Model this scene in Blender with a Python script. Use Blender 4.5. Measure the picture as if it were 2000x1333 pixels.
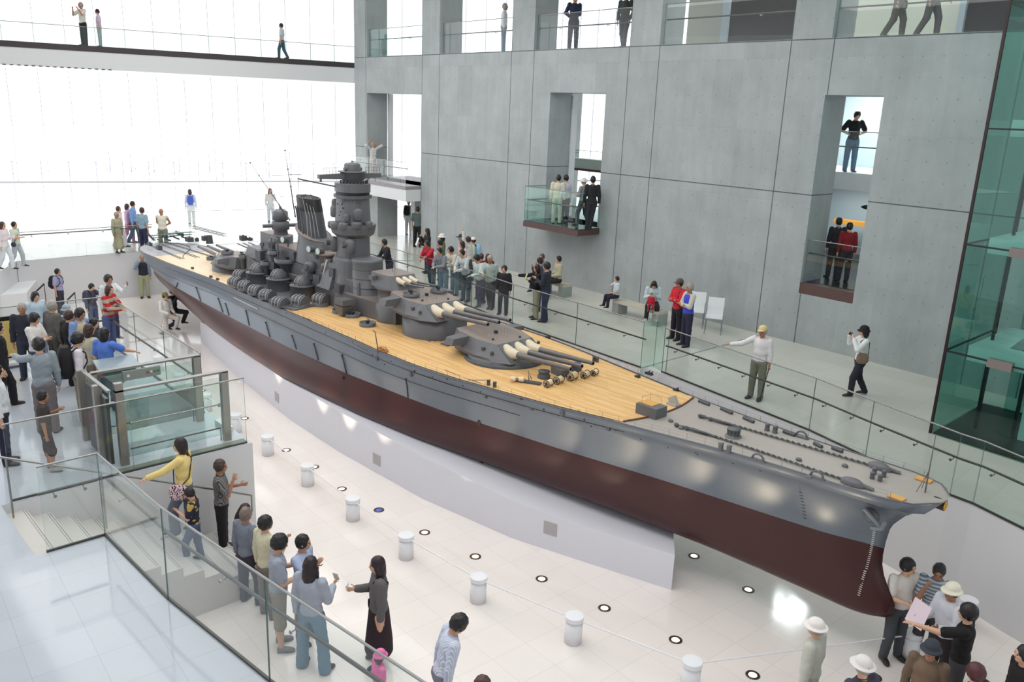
import bpy, bmesh, math, random
import numpy as np
from mathutils import Vector, Matrix
random.seed(7)
SC = bpy.context.scene
COL = SC.collection
for o in list(bpy.data.objects): bpy.data.objects.remove(o)
PI = math.pi
# ---------------------------------------------------------------- camera
CF = 1615.529; CYAW = 2.383514; CPIT = -0.271024; CROLL = 0.0398
CC = np.array([29.4503, -11.0057, 7.4238])
AW = -0.0351537; DW = 9.9061; AC = 1.297454; DC = 11.3117
import json as _j
def _basis():
    cy, sy, cp, sp = math.cos(CYAW), math.sin(CYAW), math.cos(CPIT), math.sin(CPIT)
    fw = np.array([cy*cp, sy*cp, sp]); r = np.array([sy, -cy, 0.0]); u = np.cross(r, fw)
    c, s = math.cos(CROLL), math.sin(CROLL)
    return c*r+s*u, -s*r+c*u, fw
CR, CU, CFW = _basis()
cam = bpy.data.cameras.new('camera'); camo = bpy.data.objects.new('camera', cam); COL.objects.link(camo)
m = Matrix(((CR[0], CU[0], -CFW[0], CC[0]), (CR[1], CU[1], -CFW[1], CC[1]), (CR[2], CU[2], -CFW[2], CC[2]), (0, 0, 0, 1)))
camo.matrix_world = m
cam.sensor_width = 36.0; cam.sensor_fit = 'HORIZONTAL'; cam.lens = 36.0*CF/2000.0
cam.clip_end = 500
SC.camera = camo
# ---------------------------------------------------------------- world, exposure
SC.view_settings.view_transform = 'Standard'; SC.view_settings.look = 'None'
SC.view_settings.gamma = 1.0; SC.view_settings.use_curve_mapping = False
SC.view_settings.exposure = 0.2
w = bpy.data.worlds.new('world'); SC.world = w; w.use_nodes = True
nt = w.node_tree; nt.nodes.clear()
def N(t, **k):
    n = nt.nodes.new(t)
    for a, b in k.items(): setattr(n, a, b)
    return n
tc = N('ShaderNodeTexCoord'); dp = N('ShaderNodeVectorMath', operation='DOT_PRODUCT'); dp.inputs[1].default_value = (-0.88, 0.47, 0.05)
nt.links.new(tc.outputs['Generated'], dp.inputs[0])
mr = N('ShaderNodeMapRange'); mr.inputs[1].default_value = -0.6; mr.inputs[2].default_value = 0.55; mr.interpolation_type = 'SMOOTHSTEP'
nt.links.new(dp.outputs['Value'], mr.inputs[0])
mx = N('ShaderNodeMix', data_type='RGBA'); nt.links.new(mr.outputs[0], mx.inputs[0])
mx.inputs[6].default_value = (0.62, 0.64, 0.65, 1); mx.inputs[7].default_value = (1.55, 1.6, 1.65, 1)
bg = N('ShaderNodeBackground'); wo = N('ShaderNodeOutputWorld')
nt.links.new(mx.outputs[2], bg.inputs[0]); bg.inputs[1].default_value = 1.0
nt.links.new(bg.outputs[0], wo.inputs[0])
# sun over the forecourt outside the glazed end wall; soft area fills added under the hall ceiling
sl_ = bpy.data.lights.new('sun', 'SUN'); sl_.energy = 4.0; sl_.angle = .02; sl_.color = (1, .985, .96)
so = bpy.data.objects.new('sun', sl_); COL.objects.link(so); so.rotation_euler = Vector((.62, -.30, -1.25)).to_track_quat('-Z', 'Y').to_euler()
for (x, y, sx_, sy_, e_) in ((5, 0, 14, 12, 900), (16, 1, 8, 8, 300), (23, -5, 8, 8, 520), (13, -9, 12, 6, 330)):
    al = bpy.data.lights.new('hall_fill_light', 'AREA'); al.shape = 'RECTANGLE'; al.size = sx_; al.size_y = sy_; al.energy = e_; al.color = (1, .985, .965)
    ao = bpy.data.objects.new('hall_fill_light', al); COL.objects.link(ao); ao.location = (x, y, 12.9)
for (x, y, z, s_, e_) in ((15.5, 12.3, 13.0, 2.0, 90), (20.5, 12.2, 13.0, 2.0, 90), (17.8, 13.6, 8.8, 1.6, 200), (17.6, 13.6, 5.6, 1.6, 60), (25.6, 6.6, 12.6, 2.0, 160), (1.5, 15.0, 9.2, 3.0, 80)):  # unseen fills added to brighten the rooms behind the wall and the shaft
    al = bpy.data.lights.new('side_room_fill', 'AREA'); al.size = s_; al.energy = e_; al.color = (.94, 1, 1)
    ao = bpy.data.objects.new('side_room_fill', al); COL.objects.link(ao); ao.location = (x, y, z)
# ---------------------------------------------------------------- picking points in the hall (pixel of the 2000x1333 frame + a real plane)
def ray(q):
    x = (q[0]-1000)/CF; y = -(q[1]-666.5)/CF
    return x*CR+y*CU+CFW
def Z(q, z):
    R = ray(q); t = (z-CC[2])/R[2]; return CC+t*R
def V(q, a, d):
    n = np.array([-math.sin(a), math.cos(a), 0]); R = ray(q); t = (d-n@CC)/(n@R); return CC+t*R
def Yp(q, y=0.0): return V(q, 0.0, y)
def Xp(q, x): return V(q, PI/2, -x)
def proj(X):
    d = np.array(X, float)-CC; z = d@CFW
    return (1000+CF*(d@CR)/z, 666.5-CF*(d@CU)/z)
ZW = 1.734; ZT = 9.45
def wall(u, z, off=0.0):     # point on the concrete wall, off>0 = behind its face
    return (u*math.cos(AW)-(DW+off)*math.sin(AW), u*math.sin(AW)+(DW+off)*math.cos(AW), z)
# ---------------------------------------------------------------- materials
MATS = {}
def s2l(c): return tuple((v/255/12.92 if v/255 <= .04045 else ((v/255+.055)/1.055)**2.4) for v in c)
def mat(name, rgb, rough=.5, metal=0., spec=.5, noise=0., nscale=8., bump=0., emis=0.):
    if name in MATS: return MATS[name]
    m = bpy.data.materials.new(name); m.use_nodes = True; t = m.node_tree
    b = t.nodes['Principled BSDF']; c = s2l(rgb)+(1,)
    b.inputs['Base Color'].default_value = c; b.inputs['Roughness'].default_value = rough
    b.inputs['Metallic'].default_value = metal; b.inputs['Specular IOR Level'].default_value = spec
    if emis:
        b.inputs['Emission Color'].default_value = c; b.inputs['Emission Strength'].default_value = emis
    if noise or bump:
        co = t.nodes.new('ShaderNodeTexCoord'); nz = t.nodes.new('ShaderNodeTexNoise'); nz.inputs['Scale'].default_value = nscale
        nz.inputs['Detail'].default_value = 5
        t.links.new(co.outputs['Object'], nz.inputs['Vector'])
        if noise:
            mx = t.nodes.new('ShaderNodeMix'); mx.data_type = 'RGBA'
            mx.inputs[6].default_value = tuple(v*(1-noise) for v in c[:3])+(1,); mx.inputs[7].default_value = tuple(min(1, v*(1+noise)) for v in c[:3])+(1,)
            t.links.new(nz.outputs['Fac'], mx.inputs[0]); t.links.new(mx.outputs[2], b.inputs['Base Color'])
        if bump:
            bp = t.nodes.new('ShaderNodeBump'); bp.inputs['Strength'].default_value = bump; bp.inputs['Distance'].default_value = .01
            t.links.new(nz.outputs['Fac'], bp.inputs['Height']); t.links.new(bp.outputs[0], b.inputs['Normal'])
    MATS[name] = m; return m
class NB:      # tiny node helper
    def __init__(s, m): s.t = m.node_tree; s.b = s.t.nodes['Principled BSDF']
    def n(s, t, **k):
        x = s.t.nodes.new(t)
        for a, b in k.items(): setattr(x, a, b)
        return x
    def l(s, a, b): s.t.links.new(a, b)
    def math(s, op, a, b=None, c=None):
        x = s.n('ShaderNodeMath', operation=op)
        for i, v in enumerate((a, b, c)):
            if v is None: continue
            if isinstance(v, (int, float)): x.inputs[i].default_value = v
            else: s.l(v, x.inputs[i])
        return x.outputs[0]
    def mix(s, f, a, b):
        x = s.n('ShaderNodeMix', data_type='RGBA')
        if isinstance(f, (int, float)): x.inputs[0].default_value = f
        else: s.l(f, x.inputs[0])
        for i, v in ((6, a), (7, b)):
            if isinstance(v, tuple): x.inputs[i].default_value = v
            else: s.l(v, x.inputs[i])
        return x.outputs[2]
def new_mat(name, rough=.5, spec=.5):
    m = bpy.data.materials.new(name); m.use_nodes = True; MATS[name] = m
    b = m.node_tree.nodes['Principled BSDF']; b.inputs['Roughness'].default_value = rough; b.inputs['Specular IOR Level'].default_value = spec
    return m, NB(m)
def C4(r, g, b): return s2l((r, g, b))+(1,)
def glass(name, tint, gl=1.0):
    m = bpy.data.materials.new(name); m.use_nodes = True; t = m.node_tree; t.nodes.clear()
    tr = t.nodes.new('ShaderNodeBsdfTransparent'); tr.inputs[0].default_value = tint+(1,)
    g = t.nodes.new('ShaderNodeBsdfGlossy'); g.inputs['Roughness'].default_value = 0.0; g.inputs[0].default_value = (gl, gl, gl, 1)
    ge = t.nodes.new('ShaderNodeNewGeometry'); dt = t.nodes.new('ShaderNodeVectorMath'); dt.operation = 'DOT_PRODUCT'
    t.links.new(ge.outputs['Normal'], dt.inputs[0]); t.links.new(ge.outputs['Incoming'], dt.inputs[1])
    def M_(op, a, b=None):
        x = t.nodes.new('ShaderNodeMath'); x.operation = op
        for i, v in enumerate((a, b)):
            if v is None: continue
            if isinstance(v, float): x.inputs[i].default_value = v
            else: t.links.new(v, x.inputs[i])
        return x.outputs[0]
    fr = M_('ADD', M_('MULTIPLY', M_('POWER', M_('SUBTRACT', 1.0, M_('ABSOLUTE', dt.outputs['Value'])), 5.0), .9), .035)
    mx = t.nodes.new('ShaderNodeMixShader'); o = t.nodes.new('ShaderNodeOutputMaterial')
    t.links.new(fr, mx.inputs[0]); t.links.new(tr.outputs[0], mx.inputs[1]); t.links.new(g.outputs[0], mx.inputs[2]); t.links.new(mx.outputs[0], o.inputs[0])
    MATS[name] = m; return m
G_CLEAR = glass('clear_glass', (.955, .975, .97))
G_DEEP = glass('deep_green_glass', (.68, .86, .82), .8)
G_GREEN = glass('pale_green_glass', (.87, .955, .93))
G_EDGE = mat('glass_edge', (70, 105, 100), .15)
def tiles(name, c1, c2, grout, size, rough=.12, rot=0., bumpy=0.):
    m, n = new_mat(name, rough, .5)
    co = n.n('ShaderNodeTexCoord'); mp = n.n('ShaderNodeMapping'); mp.inputs['Rotation'].default_value = (0, 0, rot)
    mp.inputs['Scale'].default_value = (1/size, 1/size, 1/size)
    n.l(co.outputs['Object'], mp.inputs[0])
    sx = n.n('ShaderNodeSeparateXYZ'); n.l(mp.outputs[0], sx.inputs[0])
    fx = n.math('FRACT', sx.outputs[0]); fy = n.math('FRACT', sx.outputs[1])
    ex = n.math('ABSOLUTE', n.math('SUBTRACT', fx, .5)); ey = n.math('ABSOLUTE', n.math('SUBTRACT', fy, .5))
    g = n.math('GREATER_THAN', n.math('MAXIMUM', ex, ey), .5-.004/size)
    fl = n.n('ShaderNodeVectorMath', operation='FLOOR'); n.l(mp.outputs[0], fl.inputs[0])
    wn = n.n('ShaderNodeTexWhiteNoise', noise_dimensions='2D'); n.l(fl.outputs[0], wn.inputs['Vector'])
    nz = n.n('ShaderNodeTexNoise'); nz.inputs['Scale'].default_value = 1.4; nz.inputs['Detail'].default_value = 6; n.l(co.outputs['Object'], nz.inputs['Vector'])
    f = n.math('ADD', n.math('MULTIPLY', wn.outputs['Value'], .45), n.math('MULTIPLY', nz.outputs['Fac'], .5))
    c = n.mix(n.math('MULTIPLY', g, .5), n.mix(f, c1, c2), grout)
    n.l(c, n.b.inputs['Base Color'])
    r = n.math('ADD', n.math('MULTIPLY', nz.outputs['Fac'], .12), rough-.05); n.l(r, n.b.inputs['Roughness'])
    return m
# ---------------------------------------------------------------- mesh helper
class MB:
    def __init__(s): s.v = []; s.f = []; s.m = []; s.sm = []
    def add(s, vs, fs, mi=0, smooth=False):
        k = len(s.v); s.v += [tuple(map(float, a)) for a in vs]
        for f in fs: s.f.append(tuple(i+k for i in f)); s.m.append(mi); s.sm.append(smooth)
        return s
    def box(s, c, d, rz=0., mi=0, ry=0., rx=0.):
        x, y, z = [v/2 for v in d]
        M = Matrix.Rotation(rz, 3, 'Z') @ Matrix.Rotation(ry, 3, 'Y') @ Matrix.Rotation(rx, 3, 'X')
        vs = [Vector(c)+M @ Vector(p) for p in ((-x,-y,-z),(x,-y,-z),(x,y,-z),(-x,y,-z),(-x,-y,z),(x,-y,z),(x,y,z),(-x,y,z))]
        return s.add(vs, ((3,2,1,0),(4,5,6,7),(0,1,5,4),(1,2,6,5),(2,3,7,6),(3,0,4,7)), mi)
    def prism(s, poly, z0, z1, mi=0, cap=True):
        n = len(poly); P = [(p[0], p[1]) for p in poly]
        ar = sum(P[i][0]*P[(i+1) % n][1]-P[(i+1) % n][0]*P[i][1] for i in range(n))
        if ar < 0: P = P[::-1]
        vs = [(a, b, z0) for a, b in P]+[(a, b, z1) for a, b in P]
        fs = [(i, (i+1) % n, (i+1) % n+n, i+n) for i in range(n)]
        if cap: fs += [tuple(range(n))[::-1], tuple(range(n, 2*n))]
        return s.add(vs, fs, mi)
    def frustum(s, lo, hi, mi=0):          # two rings of equal length of 3d points
        n = len(lo); fs = [(i, (i+1) % n, (i+1) % n+n, i+n) for i in range(n)]+[tuple(range(n))[::-1], tuple(range(n, 2*n))]
        return s.add(list(lo)+list(hi), fs, mi)
    def loft(s, rings, mi=0, smooth=True, closed=True, cap=True):
        n = len(rings[0]); vs = [p for r in rings for p in r]; fs = []
        for k in range(len(rings)-1):
            for i in range(n if closed else n-1):
                j = (i+1) % n; fs.append((k*n+i, k*n+j, (k+1)*n+j, (k+1)*n+i))
        s.add(vs, fs, mi, smooth)
        if cap and closed:
            s.add(rings[0], [tuple(range(n))[::-1]], mi); s.add(rings[-1], [tuple(range(n))], mi)
        return s
    def cyl(s, a, b, r0, r1=None, n=12, mi=0, smooth=True, cap=True):
        r1 = r0 if r1 is None else r1
        a = Vector(a); b = Vector(b); d = (b-a)
        if d.length < 1e-9: return s
        q = d.to_track_quat('Z', 'Y'); X = q @ Vector((1,0,0)); Y = q @ Vector((0,1,0))
        R = [[a+(X*math.cos(t)+Y*math.sin(t))*r0 for t in [2*PI*i/n for i in range(n)]],
             [b+(X*math.cos(t)+Y*math.sin(t))*r1 for t in [2*PI*i/n for i in range(n)]]]
        return s.loft(R, mi, smooth, True, cap)
    def lathe(s, c, prof, n=24, mi=0, smooth=True, sx=1., sy=1., rz=0., cap=True):
        rings = []
        for r, z in prof:
            rings.append([(c[0]+sx*r*math.cos(t)*math.cos(rz)-sy*r*math.sin(t)*math.sin(rz), c[1]+sx*r*math.cos(t)*math.sin(rz)+sy*r*math.sin(t)*math.cos(rz), c[2]+z) for t in [2*PI*i/n for i in range(n)]])
        return s.loft(rings, mi, smooth, True, cap)
    def tube(s, pts, r, n=8, mi=0, closed=False):
        pts = [Vector(p) for p in pts]; k = len(pts); rings = []
        for i in range(k):
            if closed: d = pts[(i+1) % k]-pts[i-1]
            else: d = pts[min(i+1, k-1)]-pts[max(i-1, 0)]
            q = d.to_track_quat('Z', 'Y'); X = q @ Vector((1,0,0)); Y = q @ Vector((0,1,0))
            rings.append([pts[i]+(X*math.cos(t)+Y*math.sin(t))*r for t in [2*PI*j/n for j in range(n)]])
        if closed: rings.append(rings[0]); return s.loft(rings, mi, True, True, False)
        return s.loft(rings, mi, True)
    def ell(s, c, r, nu=12, nv=8, mi=0):
        prof = [(max(1e-4, math.sin(PI*i/nv)), -math.cos(PI*i/nv)) for i in range(nv+1)]
        rings = [[(c[0]+r[0]*p*math.cos(t), c[1]+r[1]*p*math.sin(t), c[2]+r[2]*z) for t in [2*PI*j/nu for j in range(nu)]] for p, z in prof]
        return s.loft(rings, mi, True)
    def mesh(s, name, mats):
        me = bpy.data.meshes.new(name); me.from_pydata(s.v, [], s.f)
        for m in (mats if isinstance(mats, (list, tuple)) else [mats]): me.materials.append(m)
        me.polygons.foreach_set('material_index', s.m); me.polygons.foreach_set('use_smooth', s.sm); me.update()
        return me
    def build(s, name, mats, parent=None, local=False):
        o = bpy.data.objects.new(name, s.mesh(name, mats)); COL.objects.link(o)
        if parent is not None:
            o.parent = parent
            if not local:
                M = Matrix.Identity(4); p = parent
                while p is not None: M = Matrix.LocRotScale(p.location, p.rotation_euler, p.scale) @ (M if p is not parent else Matrix.Identity(4)); p = None
                if parent.parent is None: o.matrix_parent_inverse = Matrix.LocRotScale(parent.location, parent.rotation_euler, parent.scale).inverted()
        return o
def thing(name, label, cat, loc=(0,0,0), rz=0., group=None):
    o = bpy.data.objects.new(name, None); COL.objects.link(o); o.location = tuple(map(float, loc)); o.rotation_euler = (0, 0, rz)
    o.empty_display_size = .1
    o['label'] = label; o['category'] = cat
    if group: o['group'] = group
    return o
def tag(o, label, cat, group=None, kind=None):
    o['label'] = label; o['category'] = cat
    if group: o['group'] = group
    if kind: o['kind'] = kind
    return o
def struct(name, mb, mats, parent=None):
    o = mb.build(name, mats, parent)
    if parent is None: o['kind'] = 'structure'
    return o
def copy_tree(o, parent=None):
    c = o.copy(); COL.objects.link(c)
    if parent is not None: c.parent = parent; c.matrix_parent_inverse = o.matrix_parent_inverse.copy()
    for ch in list(o.children): copy_tree(ch, c)
    return c
# ================================================================= SETTING
M_TILE = tiles('white_floor_tiles', C4(236,227,221), C4(244,236,231), C4(208,198,192), .62, .08, .05)
M_TILE_UP = tiles('pale_floor_tiles', C4(200,199,190), C4(214,212,204), C4(176,174,166), .62, .14, AW)
M_TILE_PLAT = tiles('platform_floor_tiles', C4(176,182,191), C4(188,194,202), C4(154,160,169), .62, .08, .07)
M_WHITE = mat('white_panel', (216,216,218), .45, noise=.02, nscale=2)
M_WHITE2 = mat('white_paint', (222,224,226), .5)
M_BEIGE = mat('beige_ledge', (196,182,170), .5, noise=.05, nscale=6)
M_STEEL = mat('brushed_steel', (150,150,148), .32, .85)
M_STEELD = mat('dark_steel', (84,84,80), .4, .7)
M_BLACK = mat('black_trim', (24,24,26), .4)
M_BROWN = mat('brown_edge', (92,68,64), .5)
M_GREYW = mat('mullion_grey', (206,202,212), .5)
M_CREAM = mat('cream_wall', (196,198,188), .6)
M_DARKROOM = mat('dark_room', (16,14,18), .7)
# concrete
def concrete():
    m, n = new_mat('fair_faced_concrete', .62, .35)
    co = n.n('ShaderNodeTexCoord'); mp = n.n('ShaderNodeMapping'); mp.inputs['Rotation'].default_value = (0, 0, -AW)
    n.l(co.outputs['Object'], mp.inputs[0]); s = n.n('ShaderNodeSeparateXYZ'); n.l(mp.outputs[0], s.inputs[0])
    u, z = s.outputs[0], s.outputs[2]
    nz = n.n('ShaderNodeTexNoise'); nz.inputs['Scale'].default_value = .9; nz.inputs['Detail'].default_value = 7; nz.inputs['Roughness'].default_value = .65; n.l(mp.outputs[0], nz.inputs['Vector'])
    mp2 = n.n('ShaderNodeMapping'); mp2.inputs['Scale'].default_value = (5, 5, .7); n.l(mp.outputs[0], mp2.inputs[0])
    n2 = n.n('ShaderNodeTexNoise'); n2.inputs['Scale'].default_value = 1.2; n2.inputs['Detail'].default_value = 4; n.l(mp2.outputs[0], n2.inputs['Vector'])
    # board panels
    pu = n.math('FLOOR', n.math('DIVIDE', u, .9)); pz = n.math('FLOOR', n.math('DIVIDE', z, 1.8)); cb = n.n('ShaderNodeCombineXYZ'); n.l(pu, cb.inputs[0]); n.l(pz, cb.inputs[1])
    wn = n.n('ShaderNodeTexWhiteNoise', noise_dimensions='2D'); n.l(cb.outputs[0], wn.inputs['Vector'])
    f = n.math('ADD', n.math('ADD', n.math('MULTIPLY', nz.outputs['Fac'], .75), n.math('MULTIPLY', n2.outputs['Fac'], .30)), n.math('MULTIPLY', wn.outputs['Value'], .14))
    base = n.mix(f, C4(126,132,133), C4(184,190,191))
    # faint board seams
    bu = n.math('LESS_THAN', n.math('FRACT', n.math('DIVIDE', u, .9)), .012); bz = n.math('LESS_THAN', n.math('FRACT', n.math('DIVIDE', z, 1.8)), .007)
    base = n.mix(n.math('MULTIPLY', n.math('MAXIMUM', bu, bz), .10), base, C4(90,96,96))
    # tie holes, a jittered grid
    gu = n.math('DIVIDE', u, .46); gz = n.math('DIVIDE', z, .46)
    du = n.math('MULTIPLY', n.math('SUBTRACT', n.math('FRACT', gu), .5), .46); dz = n.math('MULTIPLY', n.math('SUBTRACT', n.math('FRACT', gz), .5), .46)
    d = n.math('SQRT', n.math('ADD', n.math('MULTIPLY', du, du), n.math('MULTIPLY', dz, dz)))
    hole = n.math('LESS_THAN', d, .019)
    base = n.mix(n.math('MULTIPLY', hole, .32), base, C4(60,66,66))
    # panel joints
    v = n.math('SUBTRACT', u, 1.22); fr = n.math('MULTIPLY', n.math('FRACT', n.math('DIVIDE', v, 5.44)), 5.44)
    j1 = n.math('LESS_THAN', n.math('ABSOLUTE', n.math('SUBTRACT', fr, .02)), .014); j2 = n.math('LESS_THAN', n.math('ABSOLUTE', n.math('SUBTRACT', fr, 1.19)), .014)
    j3 = n.math('LESS_THAN', n.math('ABSOLUTE', n.math('SUBTRACT', z, 5.64)), .014); j4 = n.math('LESS_THAN', n.math('ABSOLUTE', n.math('SUBTRACT', z, ZT-.02)), .013)
    j = n.math('MAXIMUM', n.math('MAXIMUM', j1, j2), n.math('MAXIMUM', j3, j4))
    base = n.mix(n.math('MULTIPLY', j, .8), base, C4(50,58,60))
    n.l(base, n.b.inputs['Base Color'])
    bp = n.n('ShaderNodeBump'); bp.inputs['Strength'].default_value = .12; bp.inputs['Distance'].default_value = .01; n.l(n2.outputs['Fac'], bp.inputs['Height']); n.l(bp.outputs[0], n.b.inputs['Normal'])
    return m
M_CONC = concrete()
TH = 1.05
holes = [(-2.95,1.22,ZT,14),(2.44,6.67,ZT,14),(7.82,12.12,ZT,14),(13.27,17.55,ZT,14),(18.65,24.4,ZT,14),(-2.95,1.22,4.3,7.95),(-2.12,1.22,-.3,3.68),(8.74,11.27,3.87,8.08),(18.67,20.17,3.08,8.11)]
def wall_cells(us, zs, holes, th=TH):
    mb = MB()
    for i in range(len(us)-1):
        k = 0
        while k < len(zs)-1:
            cu = (us[i]+us[i+1])/2
            solid = lambda kk: not any(a < cu < b and c < (zs[kk]+zs[kk+1])/2 < d for a, b, c, d in holes)
            if solid(k):
                e = k
                while e+1 < len(zs)-1 and solid(e+1): e += 1
                P = [wall(us[i], 0), wall(us[i+1], 0), wall(us[i+1], 0, th), wall(us[i], 0, th)]
                mb.prism(P, zs[k], zs[e+1]); k = e
            k += 1
    return mb
us = sorted({-3.98, 27.0} | {h[0] for h in holes} | {h[1] for h in holes if h[1] < 27}); zs = sorted({-.2, 13.0} | {h[2] for h in holes} | {h[3] for h in holes if h[3] < 13})
struct('wall_back', wall_cells(us, zs, holes), M_CONC)
# floors -----------------------------------------------------------
mb = MB(); mb.box((12, -5, -.15), (60, 34, .3)); struct('floor', mb, M_TILE)
edge = [Z(q, ZW)[:2] for q in ((2000,1035),(1900,985),(1855,968),(1690,893),(1580,841),(1300,730))]
E0 = edge[0]+(edge[0]-edge[2])*5.0
walk = [tuple(E0)]+[tuple(e) for e in edge]+[(18.55,4.02),(18.1,4.08),(18.05,3.98),(13.24,4.32),(11.1,4.64),(5,4.9),(-1.2,3.2),(-2.95,.6),(-3.04,-4.15),(-12.5,-4.15)]
walk_poly = walk+[(-9,16),(34,14.5),(34,-6)]
mb = MB()
WK = walk[:-1]
for i in range(len(WK)-1):
    a_, b_ = WK[i], WK[i+1]; fa = (a_[0]+(16-a_[1])*.0, 16.0); fb = (b_[0], 16.0)
    if abs(a_[0]-b_[0]) < .08 or b_[0] > a_[0]: 
        mb.add([(*a_, -.1), (*b_, -.1), (*b_, ZW-.003), (*a_, ZW-.003)], [(0,1,2,3)], 1); continue
    P_ = [a_, b_, fb, fa]; mb.prism(P_, -.1, ZW-.003, 1); mb.prism(P_, ZW-.003, ZW, 0)
for P_ in ([(-3.0,-4.15),(-3.0,16),(-12.5,16),(-12.5,-4.15)], [(-3.04,-4.15),(-1.3,-5.02),(4.0,-7.8),(8.9,-14),(-12.5,-14),(-12.5,-4.15)]):
    mb.prism(P_, -.1, ZW-.003, 1); mb.prism(P_, ZW-.003, ZW, 0)
struct('floor_walkway', mb, [M_TILE_UP, M_WHITE]).name = 'floor_upper'
# beige ledge along the rear side of the ship, below the walkway glass
mb = MB(); mb.prism([(18.02,3.99),(13.24,4.33),(11.1,4.65),(5,4.95),(5,4.4),(11.0,4.2),(13.2,3.9),(18.02,3.55)], .9, ZW-.12); struct('trim_1', mb, M_BEIGE)
# white end of the walkway wall is the edge itself; visitor platform on the near side
plat = [(16.8,-5.1),(9.4,-4.95),(9.1,-7.6),(9.1,-30),(34,-30),(34,-7.0),(26.2,-7.35),(22.65,-7.77),(20.56,-7.99),(18.56,-8.06),(18.56,-8.9),(16.8,-8.9)]
mb = MB()
for P_ in ([(16.8,-5.1),(9.4,-4.95),(9.1,-7.6),(9.1,-30),(16.8,-30)], [(16.8,-30),(18.56,-30),(18.56,-8.9),(16.8,-8.9)], [(18.56,-30),(34,-30),(34,-7.0),(26.2,-7.35),(22.65,-7.77),(20.56,-7.99),(18.56,-8.06)]):
    mb.prism(P_, -.1, ZW-.004, 1); mb.prism(P_, ZW-.004, ZW, 0)
struct('floor_platform', mb, [M_TILE_PLAT, M_WHITE])
# staircase beside the lift: 11 steps down towards the hull
mb = MB(); ns = 11
M_STAIR = mat('pale_stair_stone', (206,202,196), .3, noise=.03)
M_NOSE = mat('stair_nosing', (148,150,146), .4)
for i in range(ns):
    y0 = -8.9+.0+i*.305; z = ZW-(i+1)*ZW/(ns+1)
    mb.box((17.68, y0+.1525, z/2), (1.76, .305, z))
    mb.box((17.68, y0+.285, z+.001), (1.70, .012, .003), mi=1); mb.box((17.68, y0+.255, z+.001), (1.70, .008, .003), mi=1)
struct('stairs_1', mb, [M_STAIR, M_NOSE]).name = 'floor_stairs'
# white stepped blocks of the stern stairs at far left
mb = MB()
for z, q in ((1.0, ((84,533),(26,538),(-30,580),(52,572))), (.5, ((58,568),(20,572),(-30,612),(44,600)))):
    mb.prism([Z(p, z)[:2] for p in q], 0, z)
struct('floor_stern_stairs', mb, M_WHITE2)
# bridge on the upper floor in front of the glazed end wall ----------
BA = math.radians(75.92); bt = np.array([math.cos(BA), math.sin(BA)]); bn = np.array([math.sin(BA), -math.cos(BA)])
B0 = np.array([-4.33, 10.19]); 
def bpt(s, o, z): p = B0+bt*s+bn*o; return (p[0], p[1], z)
mb = MB(); L0, L1 = -24, .42
def bbox(mb, s0, s1, o0, o1, z0, z1, mi=0): mb.prism([bpt(s0,o0,0),bpt(s1,o0,0),bpt(s1,o1,0),bpt(s0,o1,0)], z0, z1, mi)
bbox(mb, L0, L1, 0, -2.6, 8.38, 9.03, 0); bbox(mb, L0, L1, .02, -2.6, 9.03, 9.25, 1)
for i in range(60): bbox(mb, L0+i*.24, L0+i*.24+.12, .012, -.03, 8.37, 8.41, 2)
struct('floor_bridge', mb, [M_WHITE2, mat('bridge_edge', (60,52,56), .5), M_STEELD])
# curtain wall -------------------------------------------------------
ct = np.array([math.cos(AC), math.sin(AC)]); cn = np.array([-math.sin(AC), math.cos(AC)])
def cpt(s, o, z): p = ct*s+cn*(DC+o); return (p[0], p[1], z)
k = 0
for i in range(-11, 27):
    s = -4.9685+1.1825*i
    for (z0, z1) in ((3.6, 8.9), (8.95, 14)):
        mb = MB(); mb.prism([cpt(s-.010,0,0),cpt(s+.010,0,0),cpt(s+.010,.10,0),cpt(s-.010,.10,0)], z0, z1); k += 1
        o = struct('window_frame', mb, M_GREYW)
mb = MB(); mb.prism([cpt(-20,-.06,0),cpt(26,-.06,0),cpt(26,.14,0),cpt(-20,.14,0)], 3.55, 3.63)
mb.prism([cpt(-20,-.06,0),cpt(26,-.06,0),cpt(26,.14,0),cpt(-20,.14,0)], 8.88, 8.96); struct('trim_3', mb, M_GREYW)
mb = MB(); mb.prism([cpt(-20,.03,0),cpt(26,.03,0),cpt(26,.04,0),cpt(-20,.04,0)], 3.63, 13.9); struct('window_1', mb, glass('window_glass', (.985,.99,.99)))
mb = MB(); mb.prism([cpt(-24,-.5,0)[:2],cpt(30,-.5,0)[:2],(36,16),(36,-34)], 13.2, 13.5); struct('ceiling', mb, M_WHITE2)
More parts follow.
